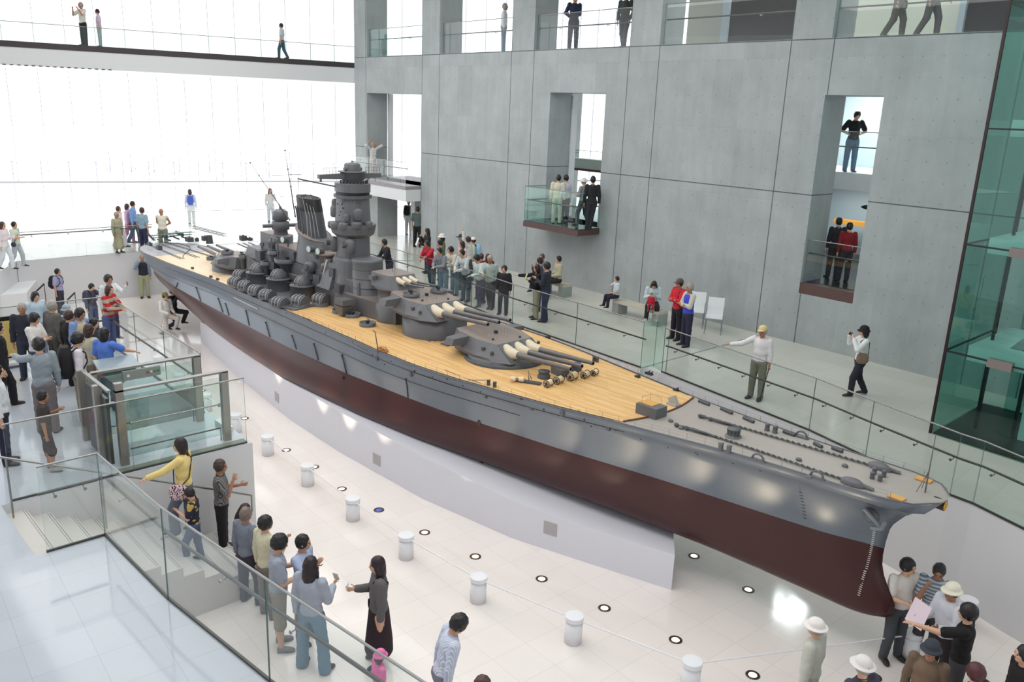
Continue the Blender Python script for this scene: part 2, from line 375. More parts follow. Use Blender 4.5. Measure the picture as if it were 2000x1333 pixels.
# outside: forecourt, promenade, cross-braced railing, bollard lamps; glare baked into their pale colours
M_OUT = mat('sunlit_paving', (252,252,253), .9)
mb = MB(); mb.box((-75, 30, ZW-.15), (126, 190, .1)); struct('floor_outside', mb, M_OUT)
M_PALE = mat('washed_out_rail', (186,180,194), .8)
mb = MB()
for i in range(18):
    s = -8+i*1.25; a = cpt(s, 6, 3.35); b = cpt(s+1.25, 6, 3.35)
    for z0, z1, A, B in ((4.05,4.05,a,b),(3.45,3.45,a,b),(4.05,3.45,a,b),(3.45,4.05,a,b)):
        mb.cyl((A[0],A[1],z0),(B[0],B[1],z1),.012,n=5)
    mb.cyl((a[0],a[1],ZW-.1),(a[0],a[1],4.12),.022,n=6)
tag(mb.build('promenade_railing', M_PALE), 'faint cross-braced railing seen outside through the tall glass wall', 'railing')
for px, py in ((213,305),(255,312),(300,318),(350,318),(408,312)):
    p = V((px,py), AC, DC+30); mb = MB(); mb.cyl((p[0],p[1],p[2]-.55),(p[0],p[1],p[2]+.30),.035,.035,8); mb.cyl((p[0],p[1],p[2]+.30),(p[0],p[1],p[2]+.36),.06,.04,8)
    mb.cyl((p[0],p[1],ZW-.1),(p[0],p[1],p[2]-.55),.05,.05,6)
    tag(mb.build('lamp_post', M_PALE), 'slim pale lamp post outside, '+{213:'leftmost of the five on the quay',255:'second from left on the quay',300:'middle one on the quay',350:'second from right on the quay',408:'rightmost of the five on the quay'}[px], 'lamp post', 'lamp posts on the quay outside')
# rooms behind the concrete wall ------------------------------------
def wprism(mb, u0, u1, o0, o1, z0, z1, mi=0): mb.prism([wall(u0,0,o0),wall(u1,0,o0),wall(u1,0,o1),wall(u0,0,o1)], z0, z1, mi)
mb = MB(); wprism(mb, -4, 27, TH, 5.2, ZT-.5, ZT); struct('floor_top_gallery', mb, M_CREAM)
mb = MB(); wprism(mb, 10.6, 27, 4.6, 4.8, ZT, 14); struct('wall_gallery', mb, M_CREAM)
mb = MB(); wprism(mb, 13.06, 14.92, 3.6, 4.59, ZT, 14, 0); wprism(mb, 20.25, 21.6, 3.6, 4.59, ZT, 14, 0); struct('door_1', mb, [M_DARKROOM])  # near-black blocks stand in for the darkness inside two doorways
mb = MB(); wprism(mb, 12.80, 13.04, 3.5, 3.7, ZT, 14); wprism(mb, 20.08, 20.24, 3.5, 3.7, ZT, 14); struct('trim_4', mb, mat('pale_blue_frame', (166,180,192), .5))
mb = MB(); wprism(mb, -2.95, 12.5, TH, 4.0, 3.62, 3.87); struct('floor_second', mb, mat('dark_glossy_floor', (70,84,88), .15))
mb = MB(); wprism(mb, 2.0, 8.3, 6.9, 7.4, 5.1, 5.52, 0); wprism(mb, 2.0, 8.3, 6.85, 7.4, 5.0, 5.1, 1); struct('wall_rear_balcony', mb, [mat('soft_green_fascia', (206,220,212), .5), M_BROWN])
mb = MB(); wprism(mb, 8.55, 8.78, TH, TH+.25, 3.9, 8.0); struct('trim_5', mb, M_WHITE2)
mb = MB(); wprism(mb, -2.93, -2.78, TH, TH+.2, 4.3, 7.95); struct('trim_6', mb, M_WHITE2)
mb = MB(); wprism(mb, -.75, -.45, TH-.2, TH+.3, ZW, 3.68); struct('trim_7', mb, M_WHITE2)
# landing in the left opening
mb = MB(); wprism(mb, -3.3, 1.22, -.75, TH+1.5, 4.16, 4.3, 1); wprism(mb, -3.3, 1.22, -.73, TH+1.5, 3.68, 4.16, 0); struct('floor_left_landing', mb, [M_WHITE2, mat('landing_edge', (150,142,146), .5)])
mb = MB(); wprism(mb, 1.26, 1.40, TH, 9, ZW, 9.4); struct('wall_side_room', mb, M_CONC)
# balcony box
mb = MB(); wprism(mb, 8.76, 11.38, -1.0, TH, 3.66, 3.84, 0); wprism(mb, 8.80, 11.34, -.96, TH, 3.84, 3.87, 1); struct('floor_balcony', mb, [M_BROWN, mat('balcony_floor', (66,84,88), .12)])
# narrow right-hand opening: dark gallery with landings
mb = MB(); wprism(mb, 13, 21.5, 6.2, 6.4, 2.8, 9.4, 0); struct('wall_gallery_rear', mb, mat('pale_blue_wall', (176,192,198), .6))
mb = MB(); wprism(mb, 18.67, 20.17, .02, TH, 3.08, 3.36, 0); struct('trim_8', mb, M_BROWN)
mb = MB(); wprism(mb, 13, 21.5, TH+.01, 6.19, 3.0, 3.36, 0); wprism(mb, 18.69, 20.15, .3, TH, 3.1, 3.37, 0); struct('floor_right_gallery', mb, mat('black_gallery_floor', (34,40,44), .2))
mb = MB(); wprism(mb, 13, 21.5, 2.6, 6.19, 5.66, 6.13, 0); struct('floor_upper_landing', mb, M_WHITE2)
# right-hand green glass lift shaft ----------------------------------
SX, SY, SY2 = 24.14, 5.25, 8.0
def gpane(mb, a, b, z0, z1, th=.012, tilt=None):     # pane between two floor points, clear faces slot 0, edge faces slot 1
    a = np.array(a[:2], float); b = np.array(b[:2], float); d = b-a; L = np.hypot(*d); n = np.array([-d[1], d[0]])/L*th/2
    za0, zb0 = z0 if isinstance(z0, tuple) else (z0, z0); za1, zb1 = z1 if isinstance(z1, tuple) else (z1, z1)
    P = [(*(a-n),za0),(*(b-n),zb0),(*(b+n),zb0),(*(a+n),za0),(*(a-n),za1),(*(b-n),zb1),(*(b+n),zb1),(*(a+n),za1)]
    mb.add(P, ((0,1,5,4),(2,3,7,6)), 0); mb.add(P, ((3,2,1,0),(4,5,6,7),(1,2,6,5),(3,0,4,7)), 1)
    return mb
sh = thing('lift_shaft', 'deep green glass lift shaft beside the right end of the concrete wall', 'lift shaft', (SX+1, SY+1, ZW))
zt = [ZW, 3.40, 5.41, 7.45, 9.5, 13.0]
for i in range(5):
    mb = MB(); gpane(mb, (SX, SY), (SX, SY2), zt[i], zt[i+1]); mb.build('side_glass', [G_DEEP, M_BLACK], sh)
    mb = MB(); gpane(mb, (SX, SY), (30, SY-.6), zt[i], zt[i+1]); mb.build('front_glass', [G_DEEP, M_BLACK], sh)
    if i:
        z = zt[i]
        mb = MB(); mb.box(((SX+30)/2, SY-.3, z), (5.9, .03, .03), rz=math.atan2(-.6, 5.86)); mb.box((SX, (SY+SY2)/2, z), (.03, SY2-SY, .03)); mb.build('transom', M_BLACK, sh)
        # white landing frame behind the glass
        mb = MB(); mb.prism([(SX+.35,SY+.12),(30,SY-.3),(30,SY+.25),(SX+.9,SY+.55),(SX+.75,SY2-.3),(SX+.35,SY2-.3)], z-.12, z+.16); mb.build('landing_frame', M_WHITE2, sh)
        mb = MB(); mb.box((SX+.98, SY-.10, z-.02), (.42, .10, .16), rz=-.1); mb.build('steel_clamp', mat('lift_clamp', (128,118,114), .5), sh)
mb = MB(); mb.box((SX, SY, 7.3), (.045, .045, 11.2)); mb.build('corner_post', mat('maroon_post', (44,16,20), .4), sh)
for x, y in ((SX, SY2), (SX+1.2, SY2-.0), (24.62, 6.2)):
    mb = MB(); mb.box((x, y, 7.3), (.05, .05, 11.2)); mb.build('rear_post', M_BLACK, sh)
mb = MB(); mb.prism([(SX+.05,SY+.03),(30,SY-.5),(30,SY2),(SX+.05,SY2)], ZW+.002, ZW+.03); mb.build('black_floor', mat('shaft_floor', (18,20,22), .35), sh)
mb = MB(); gpane(mb, (SX+.5, SY2-.2), (30, SY2-.2), ZW, 13); mb.build('rear_glass', [G_DEEP, M_BLACK], sh)
# steel column and door parts seen inside at the right edge
for q, w_, c in (((1950, 860), .22, 'pale_column'), ((1925, 855), .06, 'guide_rail')):
    p = Z(q, ZW); mb = MB(); mb.box((p[0]+.35, p[1]+.35, ZW+3.2), (w_, w_, 6.4)); mb.build(c, M_WHITE2 if w_ > .1 else M_BLACK, sh)
# glass balustrades --------------------------------------------------
def rail_run(name, label, pts, z0, h, npan, mats, rail=None, group=None, shoe=True, toprail=True, grab=None, grab_off=.09, side=1, noend=False):
    """pts: floor points of the run, split into panes; each pane a part"""
    P = [np.array(p[:2], float) for p in pts]; c = sum(P)/len(P)
    root = thing(name, label, 'glass balustrade', (c[0], c[1], z0 if not callable(z0) else z0(0)), 0, group)
    seg = [np.linalg.norm(P[i+1]-P[i]) for i in range(len(P)-1)]; T = sum(seg)
    def at(t):
        d = t*T
        for i, s_ in enumerate(seg):
            if d <= s_+1e-9 or i == len(seg)-1: return P[i]+(P[i+1]-P[i])*min(1, d/s_)
            d -= s_
    zf = z0 if callable(z0) else (lambda t: z0)
    cuts = [i/npan for i in range(npan+1)]
    if len(P) > 2 and npan == len(P)-1: cuts = [sum(seg[:i])/T for i in range(len(P))]
    for i in range(npan):
        t0, t1 = cuts[i], cuts[i+1]; g = .006/T
        mb = MB(); gpane(mb, at(t0+g), at(t1-g), (zf(t0), zf(t1)), (zf(t0)+h, zf(t1)+h)); mb.build('glass_panel', mats, root)
    if toprail:
        mb = MB(); mb.tube([(*at(t), zf(t)+h+.008) for t in sorted(set(cuts))], .014, 6); mb.build('top_rail', M_STEEL, root)
    if shoe:
        mb = MB()
        for i in range(npan):
            a, b = at(cuts[i]), at(cuts[i+1]); d = b-a; mb.box((*((a+b)/2), (zf(cuts[i])+zf(cuts[i+1]))/2+.012), (np.linalg.norm(d), .03, .03), rz=math.atan2(d[1], d[0]))
        mb.build('base_shoe', M_STEELD, root)
    if grab:
        mb = MB(); pts_ = []
        for t in [j/(npan*2) for j in range(npan*2+1)]+[c_ for c_ in cuts if 0 < c_ < 1]: pts_.append(t)
        pts_ = sorted(set(pts_)); L = []
        for t in pts_:
            a, b = at(max(0, t-.01)), at(min(1, t+.01)); d = (b-a)/np.linalg.norm(b-a); n = np.array([-d[1], d[0]])*grab_off*side
            L.append((*(at(t)+n), zf(t)+grab))
        mb.tube(L, .02, 8); mb.build('handrail', M_STEELD, root)
        for j in range(npan*2):
            t = (j+.5)/(npan*2); a, b = at(max(0, t-.01)), at(min(1, t+.01)); d = (b-a)/np.linalg.norm(b-a); n = np.array([-d[1], d[0]])*side
            p = at(t); q = p+n*grab_off
            mb = MB(); mb.cyl((*p, zf(t)+grab-.05), (*q, zf(t)+grab-.05), .008, n=6); mb.cyl((*q, zf(t)+grab-.05), (*q, zf(t)+grab), .008, n=6); mb.cyl((*(p+n*.008), zf(t)+grab-.05), (*(p+n*.02), zf(t)+grab-.05), .022, n=8)
            mb.build('rail_bracket', M_STEEL, root)
    return root
GC = [G_CLEAR, G_EDGE]; GG = [G_GREEN, G_EDGE]
e = [tuple(x) for x in edge]
rail_run('glass_balustrade', 'glass balustrade with handrail curving along the right walkway above the bow', [(18.56,4.1)]+e[::-1]+[tuple(np.array(e[0])+(np.array(e[0])-np.array(e[2]))*.8)], ZW, 1.05, 7, GC, grab=.62, side=1)
rail_run('glass_balustrade', 'glass balustrade behind the forward guns where visitors lean', [(3.2,5.0),(7.6,4.84),(9.3,4.78),(11.1,4.64),(13.24,4.32),(15.8,4.15),(18.05,3.98)], ZW, 1.1, 6, GC, grab=.68, side=1)
mb = MB(); gpane(mb, (18.05,3.98), (18.18,4.30), ZW-.5, ZW+1.12); gpane(mb, (18.18,4.30), (18.56,4.12), ZW-.5, ZW+1.12); tag(mb.build('return_glass_panel', GG), 'short pale green glass return where the two walkway balustrades meet', 'glass panel')
rail_run('glass_balustrade', 'glass balustrade along the stern wall beneath the bright windows', [(-2.88,.5),(-2.88,-1.9),(-2.88,-4.2)], ZW, 1.0, 2, GC, grab=.9, side=-1, shoe=False)
rail_run('glass_balustrade', 'far glass rail behind the stern deck before the end windows', [(-5.2,7.5),(-6.0,4.0),(-7.0,0.0)], ZW, 1.0, 2, GC, shoe=False)
# platform balustrades (crowd side)
rail_run('glass_balustrade', 'crowd platform glass balustrade facing the hull side', [(9.4,-5.0),(11.2,-5.05),(13.0,-5.1),(14.95,-5.16)], ZW, 1.17, 3, GC, grab=.72, side=-1)
rail_run('glass_balustrade', 'glass balustrade across the far end of the crowd platform', [(9.3,-8.2),(9.3,-6.6),(9.4,-5.0)], ZW, 1.17, 2, GC, grab=.6, side=1)
rail_run('glass_balustrade', 'long glass balustrade above the white lift wall by the stairs', [(16.74,-8.75),(16.74,-7.05),(16.74,-5.17)], ZW, 1.17, 2, GC, shoe=True)
rail_run('glass_balustrade', 'short glass pane guarding the head of the stairs', [(18.56,-8.77),(18.56,-8.06)], ZW, 1.18, 1, GC, grab=.78, side=1)
rail_run('glass_balustrade', 'long curved glass balustrade across the lower left foreground', [(18.56,-8.06),(20.56,-7.99),(22.65,-7.77),(26.2,-7.35)], ZW, 1.18, 3, GC, grab=.80, side=1)
rail_run('glass_balustrade', 'low glass pane before the rear lift gate on the platform', [(14.95,-5.16),(15.0,-7.05)], ZW, 1.17, 1, GC, shoe=False)
rail_run('glass_balustrade', 'pale green glass guard along the upper bridge by the windows', [bpt(-24,-.02,0),bpt(-19.2,-.02,0),bpt(-14.4,-.02,0),bpt(-9.6,-.02,0),bpt(-4.8,-.02,0),bpt(.4,-.02,0)], 9.25, .68, 5, [glass('bridge_glass', (.86,.925,.90), 1.), G_EDGE], shoe=False)
for a, b, lab in ((-2.93,1.2,'glass guard in the top left opening beside the bridge'),(2.46,6.65,'glass guard in the second opening of the top gallery'),(7.84,12.1,'glass guard before two men in the top gallery'),(13.3,17.53,'glass guard before the dark doorway of the top gallery'),(18.67,24.3,'glass guard before the walking pair in the top gallery')):
    rail_run('glass_balustrade', lab, [wall(a,0,.12), wall(b,0,.12)], ZT, 1.1, 1, GG if a < 1 else GC, shoe=False, grab=.7, side=1)
rail_run('glass_balustrade', 'glass balustrade on the landing left of the concrete wall', [wall(-3.28,0,-.72), wall(-1.1,0,-.72), wall(1.2,0,-.72)], 4.3, .95, 2, GC, shoe=False, grab=.7, side=1)
rail_run('glass_balustrade', 'green glass sides of the small projecting balcony', [wall(8.78,0,-.02), wall(8.78,0,-.98), wall(11.36,0,-.98), wall(11.36,0,-.02)], 3.84, 1.16, 3, GG, shoe=False, grab=.72, side=1)
rail_run('glass_balustrade', 'glass guard low in the narrow right opening', [wall(18.7,0,.1), wall(20.15,0,.1)], 3.34, 1.15, 1, GC, shoe=False, grab=.8, side=1)
rail_run('glass_balustrade', 'glass guard on the upper landing inside the narrow opening', [wall(14.3,0,2.65), wall(21.4,0,2.65)], 6.13, 1.1, 1, GC, shoe=False, grab=.7, side=1)
rail_run('glass_balustrade', 'distant white rail beyond the small balcony opening', [wall(2.0,0,6.88), wall(8.2,0,6.88)], 5.52, .35, 1, GC, shoe=False)
# lift between platform and lower floor ------------------------------
lf = thing('wheelchair_lift', 'open glass wheelchair lift with steel posts between platform and stairs', 'lift', (15.9,-6.2,ZW))
M_POST = mat('lift_post_steel', (158,154,148), .35, .6)
for (px, py, x, y, h) in ((0,0,16.42,-7.08,1.38),(0,0,16.42,-5.38,1.25),(0,0,15.28,-7.12,1.25),(0,0,15.28,-5.38,1.25),(0,0,15.0,-7.22,1.25),(0,0,16.1,-7.3,1.3)):
    mb = MB(); mb.box((x, y, ZW+h/2-.15), (.10, .12, h+.3)); mb.build('steel_post', M_POST, lf)
for x in (16.42, 15.28):
    mb = MB(); gpane(mb, (x, -7.0), (x, -5.45), ZW+.12, ZW+1.15); mb.build('gate_glass', GG, lf)
    mb = MB(); mb.box((x, -6.23, ZW+1.25), (.10, 1.82, .03)); mb.build('gate_top', M_STEEL, lf)
    mb = MB(); mb.tube([(x+.06,-6.95,ZW+.7),(x+.06,-5.5,ZW+.7)], .014, 8)
    for y in (-6.95, -6.2, -5.5): mb.ell((x+.06, y, ZW+.7), (.028,.028,.028), 8, 6)
    mb.build('gate_bar', M_STEEL, lf)
    mb = MB(); mb.tube([(x+.08,-7.0,ZW+.28),(x+.08,-5.52,ZW+.28),(x+.08,-5.52,ZW+.05)], .012, 6); mb.build('low_bar', M_STEELD, lf)
mb = MB(); mb.box((15.85,-6.23,ZW-.08), (1.0,1.6,.05)); mb.build('lift_floor', M_TILE_PLAT, lf)
mb = MB(); mb.box((15.9,-7.25,ZW+.6), (1.0,.05,1.1)); mb.build('machine_panel', mat('lift_dark_panel', (60,64,62), .3), lf)
mb = MB(); mb.box((15.9,-7.25,ZW+1.3), (1.25,.06,.03)); mb.build('side_rail', M_STEEL, lf)
mb = MB(); mb.box((15.34,-6.35,ZW+1.12), (.05,.62,.16)); cp = mb.build('control_box', mat('control_grey', (142,146,140), .4), lf)
for y, c in ((-6.26,(170,60,60)),(-6.2,(210,214,206)),(-6.14,(60,130,90)),(-6.08,(60,130,90))):
    mb = MB(); mb.cyl((15.365,y,ZW+1.13),(15.378,y,ZW+1.13),.02,n=10); mb.build('push_button', mat('button_%d' % c[0], c, .4), cp)
mb = MB(); mb.cyl((15.365,-6.58,ZW+1.12),(15.372,-6.58,ZW+1.12),.026,n=12); mb.build('key_switch', M_WHITE2, cp)
mb = MB(); mb.box((16.62,-6.2,ZW+.006), (.14,2.1,.012)); mb.build('threshold_strip', mat('threshold_olive', (120,122,108), .5), lf)
mb = MB(); mb.box((15.85,-5.18,ZW+.04), (.5,.12,.10)); mb.build('end_cap', M_WHITE2, lf)
# stair handrail with newel posts
hr = thing('stair_handrail', 'slender steel handrail running down the stairs beside the white wall', 'handrail', (17.0,-7.2,1.0))
def sz(y): return ZW-(y+8.9)*(ZW/3.66)
mb = MB(); mb.tube([(16.98,-9.0,ZW+.82),(16.98,-8.9,ZW+.82),(16.98,-5.6,sz(-5.6)+.85),(16.98,-5.25,.85),(16.98,-5.25,.55)], .017, 8); mb.build('rail', M_STEEL, hr)
for y in (-8.8,-7.6,-6.4):
    mb = MB(); mb.cyl((16.98,y,sz(y)+.82),(16.98,y,max(0,sz(y)-.14)),.014,n=8); mb.build('post', M_STEEL, hr)
# stern stair handrails (black)
for q0, q1, lab in (((146,572),(131,587),'right one of two black handrails on the stern stairs'),((86,555),(66,574),'left one of two black handrails on the stern stairs')):
    A_, B_ = Z(q0, .95), Z(q1, .75); mb = MB(); mb.tube([A_, B_], .028, 8); mb.cyl(A_, (A_[0],A_[1],0), .012, n=6); mb.cyl(B_, (B_[0],B_[1],0), .012, n=6)
    tag(mb.build('stair_handrail', M_BLACK), lab, 'handrail')
# framed yellow exhibit board at the far left
eb = thing('exhibit_board', 'yellow framed exhibit board at the left edge behind the crowd', 'exhibit board', (9.9,-7.9,ZW))
mb = MB(); mb.box((9.75,-8.6,ZW+.62), (.08,3.4,.92)); mb.build('frame', M_BLACK, eb)
mb = MB(); mb.box((9.80,-8.6,ZW+.60), (.03,3.3,.78)); mb.build('yellow_panel', mat('old_yellow_paper', (206,178,104), .6, noise=.15, nscale=9), eb)
mb = MB()
for i in range(7):
    for j in range(12):
        if (i*5+j*3) % 4: mb.box((9.818, -8.0-j*.11, ZW+.86-i*.09), (.004,.07,.014))
mb.build('faded_writing', mat('sepia_ink', (150,116,60), .7), eb)
mb = MB(); mb.box((9.8,-8.6,ZW+.1), (.5,3.4,.05)); mb.build('plinth', M_WHITE2, eb)
# low bollards with a rope-like white bar, up-lights -------------------
bol = [(12.12,-3.3),(13.75,-3.33),(15.62,-3.42),(17.42,-3.5),(19.15,-3.54),(20.91,-3.43),(22.58,-3.04),(24.3,-2.57)]
bol = [(6.6,-3.0),(8.5,-3.15),(10.4,-3.25)]+bol+[(25.6,-1.35),(25.98,.46),(26.2,2.0)]
M_BOL = mat('white_enamel', (238,238,242), .25)
bl = ['white bollard under the red hull beyond the %s' % a for a in ('lift glass',)]
def bollard():
    t = thing('bollard', '', 'bollard', (0,0,0)); mb = MB(); mb.lathe((0,0,0), [(.0,0),(.128,0),(.128,.36),(0,.36)], 24); mb.build('post', M_BOL, t, True)
    mb = MB(); mb.lathe((0,0,0), [(0,.362),(.12,.362),(.12,.370),(.136,.370),(.136,.435),(.131,.44),(0,.442)], 40, smooth=False); mb.build('cap', M_BOL, t, True)
    return t
b0 = bollard(); names = ['farthest bollard seen through the platform glass','second farthest bollard seen through the platform glass','bollard just beyond the lift posts','bollard level with the white lift wall corner','bollard beside the corner of the white stair wall','bollard nearest the woman in yellow, out on the floor','bollard just left of the blue floor light','bollard right of the blue floor light','bollard above and right of the long-haired woman in grey jacket','bollard above the man in striped shirt looking down','bollard at the bottom edge near the white sun hats','bollard half hidden by bottom-edge hats','bollard between visitors in front of the bulbous bow','bollard past the group at the bow']
bols = []
for i, (x, y) in enumerate(bol):
    if i == 11: continue
    t = b0 if not bols else copy_tree(b0); t.location = (x, y, 0); t['label'] = 'short white '+names[i]; t['group'] = 'white bollards around the hull'; bols.append((x, y))
for i in range(len(bols)-1):
    a, b = bols[i], bols[i+1]; d = np.array(b)-np.array(a); L = np.hypot(*d); d /= L
    mb = MB(); mb.tube([(a[0]+d[0]*.135, a[1]+d[1]*.135, .385), (b[0]-d[0]*.135, b[1]-d[1]*.135, .385)], .012, 8)
    tag(mb.build('barrier_bar', M_BOL), 'thin white bar joining bollard pair %s' % ['under the stern glass','past the platform glass','beyond the lift','behind the lift post','by the lift wall corner','past the stair wall corner','left of the blue light','right of the blue light','mid floor','right of the grey-jacket woman','in front of the hull bow end','at the bow visitors','past the bow group'][min(i,12)], 'barrier bar', 'white barrier bars')
M_LRING = mat('light_ring', (96,84,70), .3, .7); M_LGLOW = mat('warm_lamp', (255,232,190), .4, emis=2.2); M_LBLUE = mat('blue_lamp', (70,90,170), .3, emis=.6)
lts = [(22.28,.4),(23.49,.2),(23.53,-1.84),(24.71,-1.66),(22.32,-2.04),(21.1,-2.21),(19.87,-2.6),(18.65,-2.77),(17.41,-2.92),(16.2,-2.99),(14.94,-2.88),(13.78,-2.91),(11.44,-2.77),(10.28,-2.82),(8.9,-2.75),(1.86,-1.06),(.87,-.5),(24.72,.05),(25.85,-.38)]
llab = ['under the hull right of the white pedestal end','on the floor beneath the red bow keel','in the row of lights above the bottom-edge hats','at the bottom edge between sun hats','right of the bollard near the striped-shirt man','third floor light left of the pedestal end','fourth floor light left of the pedestal end','floor light just right of the blue one','glowing blue','left of the blue floor light','floor light by the third visible bollard','floor light by the bollard near the stair wall','floor light behind the lift glass post','floor light at the lift top rail','floor light behind the platform glass','near the distant bare floor below the stern','far floor light below the stern','light behind the left white sun hat','light behind the middle round white hat']
def floor_light(glow):
    t = thing('floor_light', '', 'floor light', (0,0,0)); mb = MB(); mb.lathe((0,0,0), [(.055,.0),(.10,.0),(.10,.008),(.085,.012),(.062,.006)], 24, cap=False); mb.build('ring', M_LRING, t, True)
    mb = MB(); mb.lathe((0,0,0), [(0,.002),(.06,.002),(.06,.005),(0,.005)], 20); mb.build('lamp_glass', glow, t, True); return t
lp = floor_light(M_LGLOW); first = True
for i, (x, y) in enumerate(lts):
    if i == 8: t = floor_light(M_LBLUE)
    elif first: t = lp; first = False
    else: t = copy_tree(lp)
    t.location = (x, y, .001); t['label'] = 'round recessed floor light '+llab[i]; t['group'] = 'recessed floor lights along the hull'
    if i == 8 or y > -1.0: continue
    L = bpy.data.lights.new('uplight', 'SPOT'); L.energy = 75; L.spot_size = math.radians(34); L.spot_blend = .9; L.color = (1, .84, .62); L.shadow_soft_size = .05
    lo = bpy.data.objects.new('uplight_source', L); COL.objects.link(lo); lo.location = (x, y, .04)
    tgt = Vector((x+.15, y*.36, 2.42)) if y < -.3 else Vector((x, y, 2))
    lo.rotation_euler = (tgt-Vector((x, y, .04))).to_track_quat('-Z', 'Y').to_euler()
# white pedestal wall under the hull -----------------------------------
pb = [(22.71,-.8),(21.08,-1.29),(19.8,-1.67),(17.54,-1.99),(14.57,-2.05),(12.11,-1.95),(8.34,-1.5),(5.91,-1.12),(4.15,-.75)]
pb = [(22.68,.8)]+pb+[(3.3,-.2),(3.6,.6),(8.3,1.4),(12,1.9),(14.6,2.0),(17.5,1.95),(19.8,1.6),(21.1,1.25)]
# ================================================================= THE SHIP MODEL
ZWL = 1.741
def lerp_tab(x, xs, ys): return float(np.interp(x, xs, ys))
def DZ(x): return ZWL+lerp_tab(x, [-1.5,3,6,11,15,18,20,22,24,25.5,26.2], [.56,.61,.68,.82,.86,.84,.85,.89,.95,.99,1.0])
BDX = [-1.1,-1.02,-.85,-.5,0,.7,2.8,4.8,6.3,7.7,9.5,11.5,13.7,15.5,16.9,18.0,19.0,20.2,21.5,22.9,24.1,25.0,25.55,25.9,26.06,26.16,26.22]
BDY = [0,.30,.6,.85,1.05,1.16,1.24,1.28,1.31,1.4,1.54,1.67,1.77,1.86,1.84,1.72,1.55,1.33,1.05,.83,.68,.64,.61,.53,.41,.27,0]
def BD(x): return lerp_tab(x, BDX, BDY)
# stem profile (level fraction z -> x)
STZ = [.62,.70,.80,.95,1.1,1.3,1.55,1.85,2.1,2.3,2.5,2.66,2.74]; STX = [25.2,25.68,25.80,25.83,25.75,25.62,25.54,25.55,25.58,25.72,25.93,26.16,26.22]
def stem(z): return lerp_tab(z, STZ, STX)
STNZ = [.66,.8,1.0,1.3,1.6,1.9,2.1,2.32]; STNX = [3.5,2.0,.9,-.2,-.6,-.85,-1.0,-1.1]
def stern(z): return lerp_tab(z, STNZ, STNX)
# half breadth at levels, as a function of the x of the midbody and of the distance from stem and stern
LV = [.64,.68,.78,.95,1.15,1.45,1.741,1.95,2.2,2.45,9]
MIDB = {0:[0,0.0],}
def hb(x, z):
    ds = stem(z)-x; dr = x-stern(z)
    # deck-like breadth above the knuckle, bulge below
    top = BD(x)
    wl_x = [-.9,-.3,1,3,4,6,8.6,12,14.4,16.5,17.75,19.2,20.35,22.26,23.95,24.7,25.6]; wl_y = [0,.5,.95,1.25,1.36,1.5,1.64,1.79,1.76,1.62,1.50,1.24,1.05,.65,.37,.24,0]
    wl = lerp_tab(x, wl_x, wl_y)
    lo_x = [-1,.5,2,3.5,5,7,8.5,10,12,15,17,19,21,23,24.5,25.3,25.9]; lo_y = [0,.2,.5,.8,1.1,1.45,1.64,1.76,1.86,1.82,1.60,1.2,.76,.38,.24,.22,.16]
    lo = lerp_tab(x, lo_x, lo_y)
    if z > DZ(x)-.135 and x > 17: return top*min(1, max(0, (x-17)/3)*0+1)
    if z >= ZWL:
        t = (z-ZWL)/max(.05, DZ(x)-ZWL); t = min(1, t)
        if x > 18: q = lerp_tab(x, [18,21,24,26], [1.0,1.3,1.7,2.0]); b = wl+(top-wl)*t**q
        else:
            kn = .47; k = lerp_tab(x, [-1,3,15,18], [.0,1,1,0]); bt_ = top+(wl-top)*(1-min(1, t/kn))*1.0
            b = wl+(top-wl)*t; b = b*(1-k)+bt_*k
        return b*cap_(ds, dr, z, b)
    zk = .64; t = (z-zk)/(ZWL-zk)
    bul = lerp_tab(x, [3,7,13,17,19], [0,.10,.13,.06,0])
    b = lo+(wl-lo)*min(1, t*1.15)+bul*math.sin(PI*min(1, max(0, t)))
    rb = lerp_tab(x, [0,4,12,18,22,26], [.9,.6,.38,.42,.32,.18]); zz = z-zk
    if zz < rb: b *= math.sqrt(max(0, 1-((rb-zz)/rb)**2))*.999+.001
    return b*cap_(ds, dr, z, b)
def cap_(ds, dr, z, b):
    f = 1.
    if ds < .55: r = .55 if z < 1.2 else .35; f *= math.sqrt(max(0, 1-(1-min(1, ds/r))**2)) if z < 1.35 else min(1, math.sqrt(max(0, ds/.55)))
    if dr < 1.6 and z < 2.25: f *= math.sqrt(max(0, 1-(1-min(1, dr/1.6))**2))
    return f
SHIP = thing('battleship_model', 'large grey and dark red battleship model filling the hall', 'ship model', (12, 0, .64))
def ship_mat():
    m, n = new_mat('hull_paint', .33, .5)
    co = n.n('ShaderNodeTexCoord'); s = n.n('ShaderNodeSeparateXYZ'); n.l(co.outputs['Object'], s.inputs[0])
    f = n.math('GREATER_THAN', s.outputs[2], ZWL)
    nz = n.n('ShaderNodeTexNoise'); nz.inputs['Scale'].default_value = 60; nz.inputs['Detail'].default_value = 3; n.l(co.outputs['Object'], nz.inputs['Vector'])
    # plating seams
    px = n.math('LESS_THAN', n.math('FRACT', n.math('DIVIDE', s.outputs[0], .62)), .008); pz = n.math('LESS_THAN', n.math('FRACT', n.math('DIVIDE', s.outputs[2], .21)), .02)
    seam = n.math('MULTIPLY', n.math('MAXIMUM', px, pz), .18)
    g = n.mix(nz.outputs['Fac'], C4(104,112,122), C4(116,125,135)); r = n.mix(nz.outputs['Fac'], C4(56,22,24), C4(74,33,33))
    c = n.mix(seam, n.mix(f, r, g), C4(50,46,48)); n.l(c, n.b.inputs['Base Color'])
    n.l(n.math('ADD', n.math('MULTIPLY', nz.outputs['Fac'], .1), .27), n.b.inputs['Roughness'])
    return m
M_HULL = ship_mat()
M_SG = mat('naval_grey', (98,99,103), .42, noise=.06, nscale=5)
